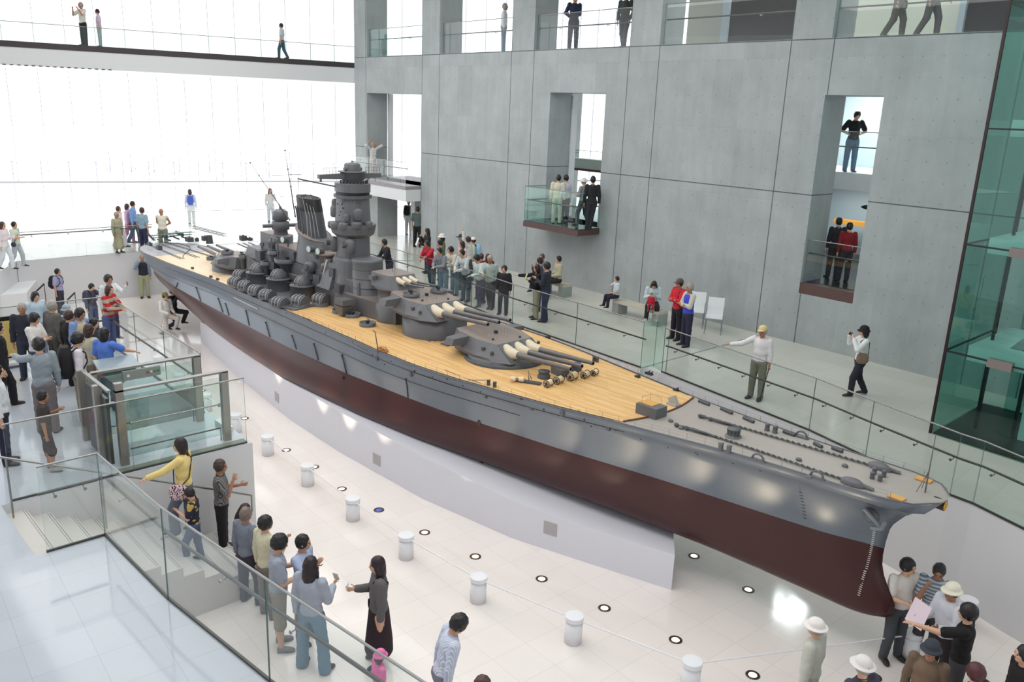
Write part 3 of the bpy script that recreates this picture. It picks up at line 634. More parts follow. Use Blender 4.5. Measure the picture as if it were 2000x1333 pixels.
M_SG2 = mat('naval_grey_dark', (74,77,82), .45)  # superstructure shading contrast is put into these darker greys
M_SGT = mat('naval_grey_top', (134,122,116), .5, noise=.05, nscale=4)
M_DKM = mat('steel_deck', (164,156,150), .5, noise=.05, nscale=8)
M_GUN = mat('gun_grey', (94,92,94), .36)
M_BLK = mat('soot_black', (26,24,26), .5)
M_CANV = mat('cream_canvas', (212,200,176), .8, noise=.08, nscale=30, bump=.3)
M_WOODP = mat('orange_wood', (214,160,86), .5)
M_DARKM = mat('dark_fitting', (44,48,54), .45)
M_GOLD = mat('gilt', (214,160,60), .3, .8)
def plank_mat(name, a, b, dark, w=.035):
    m, n = new_mat(name, .42, .4)
    co = n.n('ShaderNodeTexCoord'); s = n.n('ShaderNodeSeparateXYZ'); n.l(co.outputs['Object'], s.inputs[0])
    py = n.math('DIVIDE', s.outputs[1], w); fl = n.math('FLOOR', py); px = n.math('ADD', n.math('DIVIDE', s.outputs[0], .9), n.math('MULTIPLY', fl, .37))
    cb = n.n('ShaderNodeCombineXYZ'); n.l(fl, cb.inputs[0]); n.l(n.math('FLOOR', px), cb.inputs[1])
    wn = n.n('ShaderNodeTexWhiteNoise', noise_dimensions='2D'); n.l(cb.outputs[0], wn.inputs['Vector'])
    mp = n.n('ShaderNodeMapping'); mp.inputs['Scale'].default_value = (2, 60, 2); n.l(co.outputs['Object'], mp.inputs[0]); nz = n.n('ShaderNodeTexNoise'); nz.inputs['Scale'].default_value = 1.; n.l(mp.outputs[0], nz.inputs['Vector'])
    f = n.math('ADD', n.math('MULTIPLY', wn.outputs['Value'], .75), n.math('MULTIPLY', nz.outputs['Fac'], .3))
    g = n.math('MAXIMUM', n.math('LESS_THAN', n.math('FRACT', py), .10), n.math('LESS_THAN', n.math('FRACT', px), .008))
    n.l(n.mix(n.math('MULTIPLY', g, .45), n.mix(f, a, b), dark), n.b.inputs['Base Color']); return m
M_DECK = plank_mat('planked_deck', C4(206,158,96), C4(236,198,140), C4(150,104,56))
M_DECKP = plank_mat('overexposed_aft_deck', C4(226,196,158), C4(240,216,184), C4(186,150,112))  # overexposure of the aft planking put into a paler wood colour
# hull: levels x stations
levels = [.64,.65,.68,.73,.80,.88,.97,1.08,1.2,1.35,1.5,1.65,ZWL-.0005,ZWL+.0005,1.85,1.95,2.05,2.14,2.22,2.32,-.14,-.13,None]
NU = 84
us_ = [0.5-0.5*math.cos(PI*i/NU) for i in range(NU+1)]
# spread stations evenly in the middle
us_ = [0.55*a+.45*i/NU for i, a in enumerate(us_)]
def hull_pt(u, lz, side):
    xg = -1.1+u*27.32
    z = DZ(xg) if lz is None else (DZ(xg)+lz if lz < 0 else min(lz, DZ(xg)-.15-.02*(2.42-lz)))
    x = stern(z)+u*(stem(z)-stern(z))
    if lz is None: z = DZ(x)
    elif lz < 0:
        z = DZ(x)+lz
        if lz == -.13: return (x, side*max(0., hb(x, z+.002)), z)
    return (x, side*max(0., hb(x, z)), z)
mb = MB()
for side in (-1, 1):
    rows = [[hull_pt(u, lz, side) for u in us_] for lz in levels]
    vs = [p for r in rows for p in r]; W_ = NU+1; fs = []
    for a in range(len(rows)-1):
        for b in range(NU):
            q = (a*W_+b, a*W_+b+1, (a+1)*W_+b+1, (a+1)*W_+b); fs.append(q if side < 0 else q[::-1])
    mb.add(vs, fs, 0, True)
hull = mb.build('hull', M_HULL, SHIP)
bm_ = bmesh.new(); bm_.from_mesh(hull.data); bmesh.ops.remove_doubles(bm_, verts=bm_.verts, dist=.0004); bm_.to_mesh(hull.data); bm_.free()
# decks
def deck_strip(name, x0, x1, inset, dz, m, n=60, cut=None, yfun=None):
    mb = MB(); L = []
    for i in range(n+1):
        x = x0+(x1-x0)*i/n; b = max(.0, (BD(x) if yfun is None else yfun(x))-inset); L.append((x, b))
    vs = []; 
    for x, b in L:
        for k in range(-4, 5): 
            y = b*k/4; xx = x
            if cut: xx = x+cut(y)*((x-x0)/(x1-x0))**6
            vs.append((xx, y, DZ(xx)+dz))
    fs = [(i*9+k, (i+1)*9+k, (i+1)*9+k+1, i*9+k+1) for i in range(n) for k in range(8)]
    mb.add(vs, fs, 0); return mb.build(name, m, SHIP)
deck_strip('steel_foredeck', 21.0, 26.2, .0, -.004, M_DKM)
deck_strip('waterway', -1.09, 21.4, .0, -.003, M_SG2)
deck_strip('main_wood_deck', 7.8, 21.55, .06, .004, M_DECK, cut=lambda y: .16*max(0, 1-y*y*1.1))
deck_strip('aft_wood_deck', 1.6, 7.8, .06, .004, M_DECKP)
deck_strip('stern_steel_deck', -1.07, 1.6, .04, .005, mat('stern_deck_grey', (176,176,180), .5))
mb = MB(); e_ = [(21.56+.16*max(0, 1-y*y*1.1), y*(BD(21.62)-.06), DZ(21.62)+.012) for y in [k/10 for k in range(-10, 11)]]; mb.tube(e_, .014, 6); mb.build('deck_break', mat('brown_coaming', (112,72,50), .5), SHIP)
# bow bulwark lip / deck edge moulding
for sd in (-1, 1):
    mb = MB(); mb.tube([(x, sd*BD(x), DZ(x)+.0) for x in np.linspace(-1.06, 26.18, 130)], .012, 6); mb.build('deck_edge_moulding', M_SG, SHIP)
# railings: one continuous light railing per side
M_RAIL = mat('thin_rail_grey', (120,112,112), .5)
for sd in (-1, 1):
    mb = MB(); xs_ = np.arange(11.9, 26.0, .30)
    for x in xs_: mb.cyl((x, sd*(BD(x)-.03), DZ(x)), (x, sd*(BD(x)-.03), DZ(x)+.10), .003, n=4)
    for h in (.05, .097):
        mb.tube([(x, sd*(BD(x)-.03), DZ(x)+h) for x in xs_], .0013, 4)
    o = mb.build('guard_railing', M_RAIL, SHIP)
# portholes along the hull side
def hull_side(x, z, sd=-1): return (x, sd*hb(x, z), z)
for i, (q) in enumerate([(905,754),(940,766),(845,737),(810,726),(765,706),(728,694),(752,712),(1018,779),(1062,800),(1095,806),(1142,820),(1155,833),(1252,858),(1306,874),(1364,887),(1432,905),(1486,919),(873,741),(690,668),(665,655),(637,650),(640,640),(605,627),(560,612),(1020,781),(700,676),(1360,884),(620,634)]):
    z = DZ(0)+.02
    for _ in range(12):
        P = Yp(q, -.0)
        # march: find the hull side point on this ray
        break
    lo, hi = None, None; best = None
    R = ray(q)
    for t in np.linspace(6, 34, 900):
        X = CC+R*t
        if X[1] > -hb(X[0], X[2]) if (.7 < X[2] < DZ(X[0]) and -1.4 < X[0] < 26) else False: best = X; break
    if best is None: continue
    x, y, z = best; ps = hull_side(x, z)
    mb = MB(); mb.cyl((ps[0], ps[1]+.02, ps[2]), (ps[0], ps[1]-.004, ps[2]), .014, n=10); mb.build('porthole', M_BLK, SHIP)
# boat booms hanging on the armour side
def on_hull(q):
    R = ray(q)
    for t in np.linspace(6, 36, 1600):
        X = CC+R*t
        if .66 < X[2] < DZ(X[0])+.02 and -1.0 < X[0] < 26.1 and X[1] > -hb(X[0], X[2]): return X
    return None
for a, b in (((348,553),(344,563)),((384,562),(393,588)),((427,583),(436,610)),((441,593),(448,616)),((481,607),(488,636)),((520,630),(528,658)),((571,656),(580,682)),((614,672),(623,704)),((669,694),(678,730)),((794,741),(798,777)),((936,823),(939,830)),((670,737),(672,742))):
    A = on_hull(a); B = on_hull(b)
    if A is None or B is None: continue
    mb = MB(); mid = (A+B)/2; mid[0] += .02
    mb.tube([A+[0,-.02,0], A*.7+B*.3+[.03,-.03,0], B+[0,-.02,0]], .013, 6); mb.ell(A+[0,-.02,.0], (.022,.022,.022), 8, 6); mb.build('side_boom', M_DARKM, SHIP)
for a, b in (((546,640-60),(592,600)),((458,581),(505,604))):
    A = on_hull(a); B = on_hull(b)
    if A is not None and B is not None: mb = MB(); mb.tube([A+[0,-.02,0], B+[0,-.02,0]], .016, 6); mb.build('side_spar', mat('pale_spar', (186,188,190), .4), SHIP)
# side strakes (degaussing cable line below the deck edge)
mb = MB(); mb.tube([(x, -(hb(x, DZ(x)-.16)+.006), DZ(x)-.16) for x in np.linspace(3, 21.6, 90)], .007, 5); mb.build('degaussing_cable', M_SG2, SHIP)
mb = MB(); mb.tube([(x, -(hb(x, DZ(x)-.40)+.006), DZ(x)-.40) for x in np.linspace(0, 19.5, 90)], .006, 5); mb.build('armour_strake', M_SG2, SHIP)
# draft marks: white dashes down the bow
mb = MB(); A = on_hull((1708,1036)); B = on_hull((1678,1162))
for i in range(34):
    t = i/33; x = A[0]+(B[0]-A[0])*t; z = A[2]+(B[2]-A[2])*t; p = hull_side(x, z); mb.box((p[0], p[1]-.002, p[2]), (.034,.012,.009))
mb.build('draft_marks', mat('white_mark', (226,222,216), .6), SHIP)
mb = MB()
for i in range(11):
    x = 24.42+i*.006; z = 2.42-i*.055; p = hull_side(x, z); mb.box((p[0], p[1]-.002, p[2]), (.05,.01,.008))
mb.build('hull_ladder', M_SG2, SHIP)
# bilge keel
mb = MB(); mb.tube([(x, -(hb(x, .84)+.02), .82) for x in np.linspace(7, 18.4, 40)], .03, 6); mb.build('bilge_keel', M_HULL, SHIP)
# crest on the stem
CR_ = (26.20, 0, 2.60)
cm = MB(); cm.cyl((26.05,0,2.665), (26.205,0,2.66), .075, .075, 32); crest = cm.build('stem_crest', mat('dark_bronze', (70,50,30), .4, .5), SHIP)
for i in range(16):
    a = 2*PI*i/16; mb = MB(); mb.ell((26.206, .045*math.cos(a), 2.66+.045*math.sin(a)), (.010, .012+.016*abs(math.cos(a)), .012+.016*abs(math.sin(a))), 8, 6); mb.build('petal', M_GOLD, crest)
mb = MB(); mb.ell((26.208,0,2.66), (.012,.018,.018), 8, 6); mb.build('petal_hub', M_GOLD, crest)
# anchor under the flare
an = MB(); A = np.array([25.35, -.44, 2.42]); an.tube([A, A+[.22,.10,-.22]], .028, 8); an.tube([A+[.10,.10,-.28], A+[.24,.09,-.24], A+[.30,.0,-.10]], .03, 6); an.build('anchor', mat('anchor_grey', (130,140,146), .4), SHIP)
mb = MB(); mb.ell((25.42,-.32,2.3), (.12,.06,.1), 12, 8); mb.build('hawse_pipe_lip', M_SG, SHIP)
# ---------------------------------------------------------------- bow fittings
def on_deck(q, dz=0.): 
    z = 2.65
    for _ in range(6): P = Z(q, z+dz); z = DZ(P[0])
    return P
for sd in (-1, 1):
    mb = MB()      # anchor chain of flattened links
    x0, x1 = 22.55, 25.15; n = 58
    for i in range(n):
        t = i/(n-1); x = x0+(x1-x0)*t; y = (.0+sd*lerp_tab(t, [0,.5,1], [.33,.36,.40]))-.08
        if i % 2: mb.box((x, y, DZ(x)+.022), (.052,.012,.034), ry=.2)
        else: mb.box((x, y, DZ(x)+.020), (.052,.036,.012))
    mb.build('anchor_chain', mat('chain_grey', (84,86,86), .4), SHIP)
    mb = MB(); mb.lathe((25.17, sd*.42-.08, DZ(25)), [(.10,0),(.10,.05),(.06,.09),(0,.10)], 16, sx=1.7, sy=.8); mb.tube([(25.2,sd*.42-.08,DZ(25)+.06),(25.45,sd*.43-.05,DZ(25)+.02)], .03, 8); mb.build('hawse_cover', M_SG, SHIP)
    mb = MB(); mb.box((25.75, sd*.44-.02, DZ(25.7)+.012), (.20,.13,.02)); mb.build('wooden_pad', M_WOODP, SHIP)
    for dx in (0, .14):
        mb = MB(); x = 23.29+dx; y = -.15+sd*.655; mb.lathe((x, y, DZ(x)), [(.045,0),(.038,.03),(.038,.10),(.045,.11),(0,.115)], 14); mb.build('mooring_bollard', M_SG, SHIP)
    for k in range(2):
        x = 22.25+k*.2; mb = MB(); y = sd*.33-.1; mb.tube([(x,y-.05,DZ(x)+.03),(x+.32,y-.02,DZ(x)+.05),(x+.55,y+.03,DZ(x)+.02)], .018, 6); mb.ell((x,y-.05,DZ(x)+.035), (.05,.03,.035), 8, 6); mb.build('chain_stopper', M_SG2, SHIP)
for x, y in ((25.25,-.08),(25.36,-.08),(25.2,.1),(25.33,.11)):
    mb = MB(); mb.lathe((x, y, DZ(x)), [(.032,0),(.032,.08),(.036,.09),(0,.092)], 12); mb.build('small_bitt', M_SG, SHIP)
P = on_deck((1432,853)); mb = MB(); mb.lathe((P[0], P[1], P[2]), [(.13,0),(.12,.02),(.075,.03),(.07,.08),(.10,.12),(.105,.13),(0,.135)], 24)
for i in range(12): a = 2*PI*i/12; mb.cyl((P[0]+.088*math.cos(a), P[1]+.088*math.sin(a), P[2]+.03), (P[0]+.1*math.cos(a), P[1]+.1*math.sin(a), P[2]+.12), .008, n=5)
mb.build('capstan', M_SG, SHIP)
for q in ((1480,900),(1565,855),(1595,934)):
    P = on_deck(q); mb = MB(); pts = [(P[0]+.09*math.cos(a), P[1], P[2]+.02+.08*math.sin(a)) for a in np.linspace(0, PI, 9)]; mb.tube(pts, .016, 6); mb.box((P[0],P[1],P[2]+.01), (.24,.06,.02)); mb.build('fairlead', M_SG, SHIP)
P = Z((1815,964), 2.78); mb = MB(); top = P+[0,0,1.2]
mb.cyl((25.92,.03,2.74), (25.92,.03,3.55), .012, .005, 6)
for dy in (-.09, .09): mb.cyl((25.84,.03+dy,2.74), (25.92,.03,3.05), .005, n=5)
mb.build('jackstaff', M_SG, SHIP)
for q in ((1310,824),(1375,816),(1330,838),(1560,900),(1650,912),(1580,935)):
    P = on_deck(q); mb = MB(); mb.ell(P+[0,0,.015], (.05,.035,.03), 10, 6); mb.build('deck_fitting', M_SG, SHIP)
for q0, q1 in (((1365,785),(1385,793)),((1408,800),(1430,810)),((1452,818),(1472,827)),((1530,845),(1552,853)),((1625,877),(1645,885)),((1590,868),(1605,876))):
    A, B = on_deck(q0), on_deck(q1); mb = MB(); mb.tube([A+[0,0,.02], B+[0,0,.02]], .03, 5); mb.build('waterway_step', M_SG2, SHIP)
# deckhouse box with wooden top and vent cowl at the deck break
P = on_deck((1285,818)); mb = MB(); c = (21.62,-.33); mb.box((c[0],c[1],DZ(21.6)+.09), (.42,.30,.18), mi=0); mb.box((c[0]-.06,c[1]+.02,DZ(21.6)+.185), (.26,.2,.012), mi=1); dh = mb.build('deckhouse', [M_SG, M_WOODP], SHIP)
mb = MB()
for a, b in (((-.13,-.1),(-.13,.12)),((-.13,.12),(.1,.12))):
    mb.cyl((c[0]+a[0],c[1]+a[1],DZ(21.6)+.30), (c[0]+b[0],c[1]+b[1],DZ(21.6)+.30), .003, n=4)
for a in ((-.13,-.1),(-.13,.12),(.1,.12)): mb.cyl((c[0]+a[0],c[1]+a[1],DZ(21.6)+.19), (c[0]+a[0],c[1]+a[1],DZ(21.6)+.31), .003, n=4)
mb.build('hatch_rail', M_RAIL, dh)
P = on_deck((1315,792)); mb = MB(); mb.box(P+[0,0,.06], (.16,.05,.2), ry=-.5); mb.box(P+[0,.0,.02], (.2,.14,.04)); mb.build('open_hatch', mat('hatch_grey', (170,166,160), .5), SHIP)
# ---------------------------------------------------------------- main turrets
def poly3(pts, z): return [(p[0], p[1], z) for p in pts]
def turret(ax, zb, zt, name, facing=1, elev=.035, barb_r=.74, dz=.0, tubs=False, blen=1.58):
    """ax = axis x, zb = bottom of the gunhouse; built as a part with sub-parts"""
    f = facing
    def T(x, y, z): return (ax+f*x, f*y, zb+z)
    g = MB()
    # faceted gunhouse: lower outline and roof outline (x forward)
    lo = [(.70,-.48),(.70,.48),(.36,.70),(-.08,.75),(-.78,.66),(-1.0,.54),(-1.0,-.54),(-.78,-.66),(-.08,-.75),(.36,-.70)]
    md = [(.62,-.48),(.62,.48),(.28,.70),(-.08,.76),(-.80,.68),(-1.03,.56),(-1.03,-.56),(-.80,-.68),(-.08,-.76),(.28,-.70)]
    hi = [(.26,-.47),(.26,.47),(.20,.50),(-.20,.60),(-.82,.56),(-1.0,.47),(-1.0,-.47),(-.82,-.56),(-.20,-.60),(.20,-.50)]
    zl = [.0]*10; zm = [.06]*10; zh = [.30,.30,.305,.33,.37,.37,.37,.37,.33,.305]
    rings = [[T(p[0], p[1], z) for p, z in zip(o, zz)] for o, zz in ((lo, zl), (md, zm), (hi, zh))]
    n = 10; vs = rings[0]+rings[1]+rings[2]; fs = []
    for k in range(2):
        for i in range(n): j = (i+1) % n; fs.append((k*n+i, k*n+j, (k+1)*n+j, (k+1)*n+i))
    if f < 0: pass
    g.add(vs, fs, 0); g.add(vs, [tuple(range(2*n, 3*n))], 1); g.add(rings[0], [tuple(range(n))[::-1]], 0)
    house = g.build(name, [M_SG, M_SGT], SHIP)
    # barbette ring is a part of the ship
    # rangefinder arms
    for s in (-1, 1):
        r = MB()
        r.frustum([T(-.78,s*.50,.16),T(-.46,s*.50,.16),T(-.52,s*.98,.17),T(-.78,s*.98,.17)] if f*s < 0 else [T(-.72,s*.50,.16),T(-.72,s*.92,.17),T(-.52,s*.92,.17),T(-.46,s*.50,.16)],
                  [T(-.74,s*.50,.34),T(-.44,s*.50,.34),T(-.50,s*.94,.31),T(-.74,s*.94,.31)] if f*s < 0 else [T(-.74,s*.50,.34),T(-.74,s*.94,.31),T(-.50,s*.94,.31),T(-.44,s*.50,.34)])
        r.build('rangefinder_arm', [M_SG], house)
    for i, y in enumerate((-.305, 0, .305)):
        e = elev
        z0 = .15
        b = MB(); bx0 = .90; L = 1.13+ .0
        p0 = np.array(T(.50, y, z0)); d = np.array([f*math.cos(e), 0, math.sin(e)])
        A = p0+d*.12; Bm = p0+d*.60; E = p0+d*blen
        b.cyl(A, Bm, .062, .056, 20); b.cyl(Bm, E, .056, .036, 20, cap=False)
        M_ = E+d*.05; b.cyl(E, M_, .040, .040, 20, cap=False)
        # muzzle ring with a dark bore
        q = Vector(d).to_track_quat('Z', 'Y'); X = np.array(q @ Vector((1,0,0))); Y = np.array(q @ Vector((0,1,0)))
        ang = [2*PI*k/20 for k in range(20)]
        ro = [M_+(X*math.cos(a)+Y*math.sin(a))*.040 for a in ang]; ri = [M_+(X*math.cos(a)+Y*math.sin(a))*.026 for a in ang]; rb = [M_-d*.12+(X*math.cos(a)+Y*math.sin(a))*.026 for a in ang]
        b.loft([ro, ri], 0, False, True, False); b.loft([ri, rb], 1, True, True, False); b.add(rb, [tuple(range(20))], 1)
        b.build('gun_barrel', [M_GUN, M_BLK], house)
        cb = MB(); rings = []
        for t, rr, w_, up in ((-.20,.06,.8,.075),(-.16,.095,.85,.07),(-.08,.115,.95,.035),(.0,.12,1,.0),(.08,.11,1,-.01),(.15,.085,1,0),(.20,.068,1,0)):
            c = p0+d*t+np.array([0,0,up]); rings.append([c+(X*math.cos(a)*w_+Y*math.sin(a))*rr*(1+.05*math.sin(5*a+t*20)) for a in ang])
        cb.loft(rings, 0, True); cb.build('blast_bag', M_CANV, house)
    # front grooves / shield frames between the guns
    for y in (-.46,-.155,.155,.46):
        mb = MB(); mb.cyl(T(.66,y,.05), T(.27,y,.30), .012, n=5); mb.build('glacis_rib', M_SG, house)
    mb = MB()
    for s in (-1, 1):
        mb.box(T(.05, s*.64, .20), (.07,.05,.06))
        mb.lathe(T(.30, s*.64, .17), [(.03,-.02),(.04,0),(.03,.03),(0,.04)], 10)
    mb.build('sight_port', M_SG2, house)
    mb = MB(); xs_ = (-.35,-.25,-.15,-.05,.05)
    for x in xs_:
        for s in (-.28, .0, .28): mb.cyl(T(x,s,.33), T(x,s,.40), .003, n=4)
    for s in (-.28, .0, .28): mb.tube([T(x,s,.40) for x in xs_], .002, 4)
    mb.build('roof_railing', M_RAIL, house)
    mb = MB(); mb.box(T(-.3,0,.37), (.06,.06,.05)); mb.lathe(T(.15,.25,.31), [(.025,0),(.025,.03),(0,.035)], 10); mb.lathe(T(.0,-.35,.32), [(.025,0),(.025,.03),(0,.035)], 10); mb.build('roof_hatch', M_DARKM, house)
    return house
def aa_tub(x, y, z, parent, r=.19, name='gun_tub', rz=0., h=.09):
    mb = MB(); R1, R0 = r, r-.012
    mb.lathe((x,y,z), [(R1*.96,0),(R1,h),(R0,h),(R0*.96,.015),(0,.015)], 24); t = mb.build(name, M_SG, parent)
    mb = MB(); c, s = math.cos(rz), math.sin(rz)
    def L(a, b, cc): return (x+a*c-b*s, y+a*s+b*c, z+cc)
    mb.lathe((x,y,z+.015), [(.05,0),(.04,.03),(.02,.05),(.015,.07)], 10)
    mb.box(L(-.01,0,.10), (.07,.08,.035), rz=rz)
    for b in (-.022,0,.022): mb.cyl(L(.02,b,.11), L(.16,b,.135), .0045, n=5)
    mb.cyl(L(-.03,.05,.12), L(-.03,-.05,.12), .02, n=8); mb.tube([L(-.05,-.03,.10), L(-.08,-.03,.15), L(-.04,-.03,.17)], .008, 5)
    mb.build('triple_gun', M_DARKM, t); return t
def barbette(x, r, z0, z1, name='barbette', flange=.0):
    mb = MB(); mb.lathe((x, 0, 0), [(r+flange, z0), (r+flange, z0+.06 if flange else z1), (r, z0+.06 if flange else z1), (r, z1)], 48); return mb.build(name, M_SG, SHIP)
T1X, T2X, T3X = 17.64, 15.30, 5.45
barbette(T1X, .78, DZ(T1X)-.02, DZ(T1X)+.13); mb = MB(); mb.lathe((T1X,0,DZ(T1X)), [(.84,0),(.84,.05),(.80,.07)], 48); mb.build('barbette_skirt', M_SG2, SHIP)
barbette(T2X, .72, DZ(T2X)-.02, DZ(T2X)+.44)
t1 = turret(T1X, DZ(T1X)+.11, 0, 'forward_gun_turret', elev=.055, blen=1.55)
t2 = turret(T2X, DZ(T2X)+.44, 0, 'second_gun_turret', elev=.055)
aa_tub(T2X-.42, -.34, DZ(T2X)+.44+.35, t2, r=.19, rz=.2, h=.07); aa_tub(T2X-.42, .42, DZ(T2X)+.44+.35, t2, r=.19, rz=.2, h=.07)
barbette(T3X, .74, DZ(T3X)-.02, DZ(T3X)+.22)
t3 = turret(T3X, DZ(T3X)+.20, 0, 'aft_gun_turret', facing=-1, elev=.05)
aa_tub(T3X+.25, -.42, DZ(T3X)+.56, t3, rz=2.8); aa_tub(T3X+.25, .42, DZ(T3X)+.56, t3, rz=2.8)
# ---------------------------------------------------------------- deck gear forward
M_ROPE = mat('rope_cream', (226,206,178), .8, bump=.4, nscale=60)
for i, (q, s) in enumerate((((1071,757),.105),((1091,751),.115),((1118,744),.13),((1143,740),.105),((1161,735),.09))):
    P = on_deck(q); r = s*.62; a = .5
    # reel axis runs across the ship
    mb = MB(); c = Vector((P[0]-.02, P[1]+.02, P[2]+r+.012)); ax = Vector((-.25, .97, 0)).normalized()
    mb.cyl(c-ax*s*.75, c+ax*s*.75, r*.8, n=16); reel = mb.build('cable_reel', M_ROPE, SHIP)
    for e in (-1, 1):
        mb = MB(); ce = c+ax*s*.8*e; q_ = ax.to_track_quat('Z', 'Y'); X = q_ @ Vector((1,0,0)); Y = q_ @ Vector((0,1,0))
        mb.tube([ce+(X*math.cos(t)+Y*math.sin(t))*r for t in [2*PI*k/14 for k in range(14)]], .006, 5, closed=True)
        for k in range(4): t = PI*k/4; v = (X*math.cos(t)+Y*math.sin(t))*r; mb.cyl(ce-v, ce+v, .005, n=4)
        mb.build('reel_wheel', M_BLK, reel)
    mb = MB()
    for e in (-1, 1):
        ce = c+ax*s*.86*e
        for dx in (-.05, .05): mb.cyl(ce, (ce[0]+dx, ce[1], P[2]), .005, n=4)
    mb.build('reel_stand', M_DARKM, reel)
for q, r_ in (((1062,739),.12),((1125,724),.11)):
    P = on_deck(q); mb = MB(); mb.lathe(P, [(r_,0),(r_,.06),(r_*.85,.075),(r_*.85,.12),(r_*.95,.13),(r_*.9,.15),(0,.16)], 24); mb.build('winch_drum', M_SG2, SHIP)
P = on_deck((1092,733)); mb = MB(); mb.box(P+[0,.02,.07], (.34,.2,.14), rz=-.2); mb.build('winch_house', M_SG, SHIP)
P = on_deck((1030,748)); mb = MB(); mb.box(P+[.02,0,.02], (.12,.5,.04), rz=-1.15); mb.build('breakwater_low', M_SG2, SHIP)
for q in ((1001,747),(1017,748)):
    P = on_deck(q); mb = MB(); mb.cyl(P+[-.03,-.02,.07], P+[.05,.03,.07], .045, n=12); mb.build('rope_drum', M_ROPE, SHIP)
P = on_deck((1033,745)); mb = MB(); mb.tube([P+[0,0,.02], P+[-.03,.0,.2], P+[.04,.03,.04]], .012, 5); mb.build('cargo_hook', M_SG, SHIP)
for q in ((954,753),(966,757),(1160,706),(1166,708)):
    P = on_deck(q); mb = MB(); mb.lathe(P, [(.04,0),(.034,.02),(.034,.09),(.04,.1),(0,.105)], 12); mb.build('mooring_bollard', M_SG2, SHIP)
A, B = on_deck((914,749)), on_deck((953,751)); mb = MB(); mb.tube([A+[0,0,.06], B+[0,0,.08]], .008, 5); mb.build('stowed_boom', M_SG, SHIP)
for q in ((1018,644),(1070,661),(1245,738),(1320,764),(1265,731),(1270,733)):
    P = on_deck(q); mb = MB(); mb.box(P+[0,0,.02], (.10,.06,.04)); mb.cyl(P+[0,0,.02], P+[.05,0,.08], .012, n=6); mb.build('edge_fitting', M_DARKM, SHIP)
# davit with a coil of rope
P = on_deck((738,692)); dv = MB(); dv.tube([P, P+[-.02,0,.18], P+[-.06,.0,.32], P+[-.12,.02,.42], P+[-.2,.03,.45]], .012, 6); dav = dv.build('boat_davit', mat('brown_davit', (104,84,74), .5), SHIP)
mb = MB(); 
for k in range(5): c = P+[-.10+.05*math.cos(k), .18+.04*math.sin(2*k), .02+.01*k]; mb.tube([c+[.10*math.cos(t), .06*math.sin(t), 0] for t in [2*PI*j/12 for j in range(12)]], .008, 5, closed=True)
mb.build('rope_coil', mat('tan_rope', (170,110,58), .8), SHIP)
P = on_deck((737,706)); 
for q0, q1 in (((870,722),(940,748)),((1130,800),(1205,842)),((560,602),(610,626)),((640,640),(720,686))):
    A, B = on_hull(q0), on_hull(q1)
    if A is not None and B is not None: mb = MB(); mb.tube([A+[0,-.015,0], (A+B)/2+[0,-.02,-.02], B+[0,-.015,0]], .005, 4); mb.build('side_wire', M_SG2, SHIP)
for q in ((804,733),(950,835-60),(1040,798),(1100,810),(1190,838),(738,702)):
    P = on_hull(q)
    if P is not None: mb = MB(); mb.box(P+[0,-.02,.02], (.06,.04,.09)); mb.build('side_bracket', M_SG, SHIP)
for k in range(3):
    P = on_deck((836+11*k, 667)); mb = MB(); mb.box(P+[0,.02,.02], (.09,.06,.04)); mb.build('ready_locker', M_SG, SHIP)
P = on_deck((870,675)); mb = MB(); mb.box(P+[0,0,.02], (.2,.1,.035), rz=.1); mb.build('ready_locker', M_SG, SHIP)
P = on_deck((765,630)); mb = MB(); mb.lathe(P+[0,.1,0], [(.16,0),(.17,.03),(.15,.16),(.12,.2),(0,.21)], 16, sx=1.3); mb.build('mushroom_vent', M_SG2, SHIP)
# 25 mm mounts on the open deck
for q in ((718,637),(689,619),(664,611)): P = on_deck(q); aa_tub(P[0], P[1], P[2], SHIP, rz=2.6)
for q in ((412,508),(452,521),(463,528)): P = on_deck(q); aa_tub(P[0], P[1]+.05, P[2], SHIP, rz=.6)
for q in ((374,526),(410,543),(423,548)): 
    P = on_deck(q); mb = MB(); mb.box(P+[0,.03,.03], (.10,.06,.07)); mb.build('edge_locker', M_SG2, SHIP)
# shielded triple mounts: a round drum shield with three ribbed humps
def shielded(x, y, z, r=.15, rz=-1.2, base=.07, name='shielded_triple_mount'):
    mb = MB(); mb.lathe((x,y,z), [(r*1.12,0),(r*1.12,base),(r,base)], 24); 
    c, s = math.cos(rz), math.sin(rz)
    def L(a, b, cc): return (x+a*c-b*s, y+a*s+b*c, z+base+cc)
    prof = []
    for k in range(13):
        a = PI*k/12; prof.append((-.02+math.cos(a)*r*1.02, math.sin(a)**.7*r*1.05))
    rings = [[L(p[0], b*w_, p[1]) for p in prof] for b, w_ in ((-r*.96,.95),(-r*.9,1),(r*.9,1),(r*.96,.95))]
    n = 13; vs = [p for q in rings for p in q]; fs = [(k*n+i, (k+1)*n+i, (k+1)*n+i+1, k*n+i+1) for k in range(3) for i in range(n-1)]
    mb.add(vs, fs, 0, False); mb.add(rings[0], [tuple(range(n))], 0); mb.add(rings[-1], [tuple(range(n))[::-1]], 0)
    o = mb.build(name, M_SG, SHIP)
    for b in (-.55, 0, .55):
        mb = MB(); mb.tube([L(p[0]*1.04, b*r, p[1]*1.05+.004) for p in prof[:8]], .013, 6); mb.build('gun_slot_rib', mat('pale_rib_grey', (150,152,156), .4), o)  # ribs in a lighter grey than the shield
    mb = MB()
    for b in (-.3, 0, .3): mb.cyl(L(r*.7, b*r, .05), L(r*1.25, b*r, .065), .006, n=5)
    mb.build('gun_muzzle', M_DARKM, o); return o
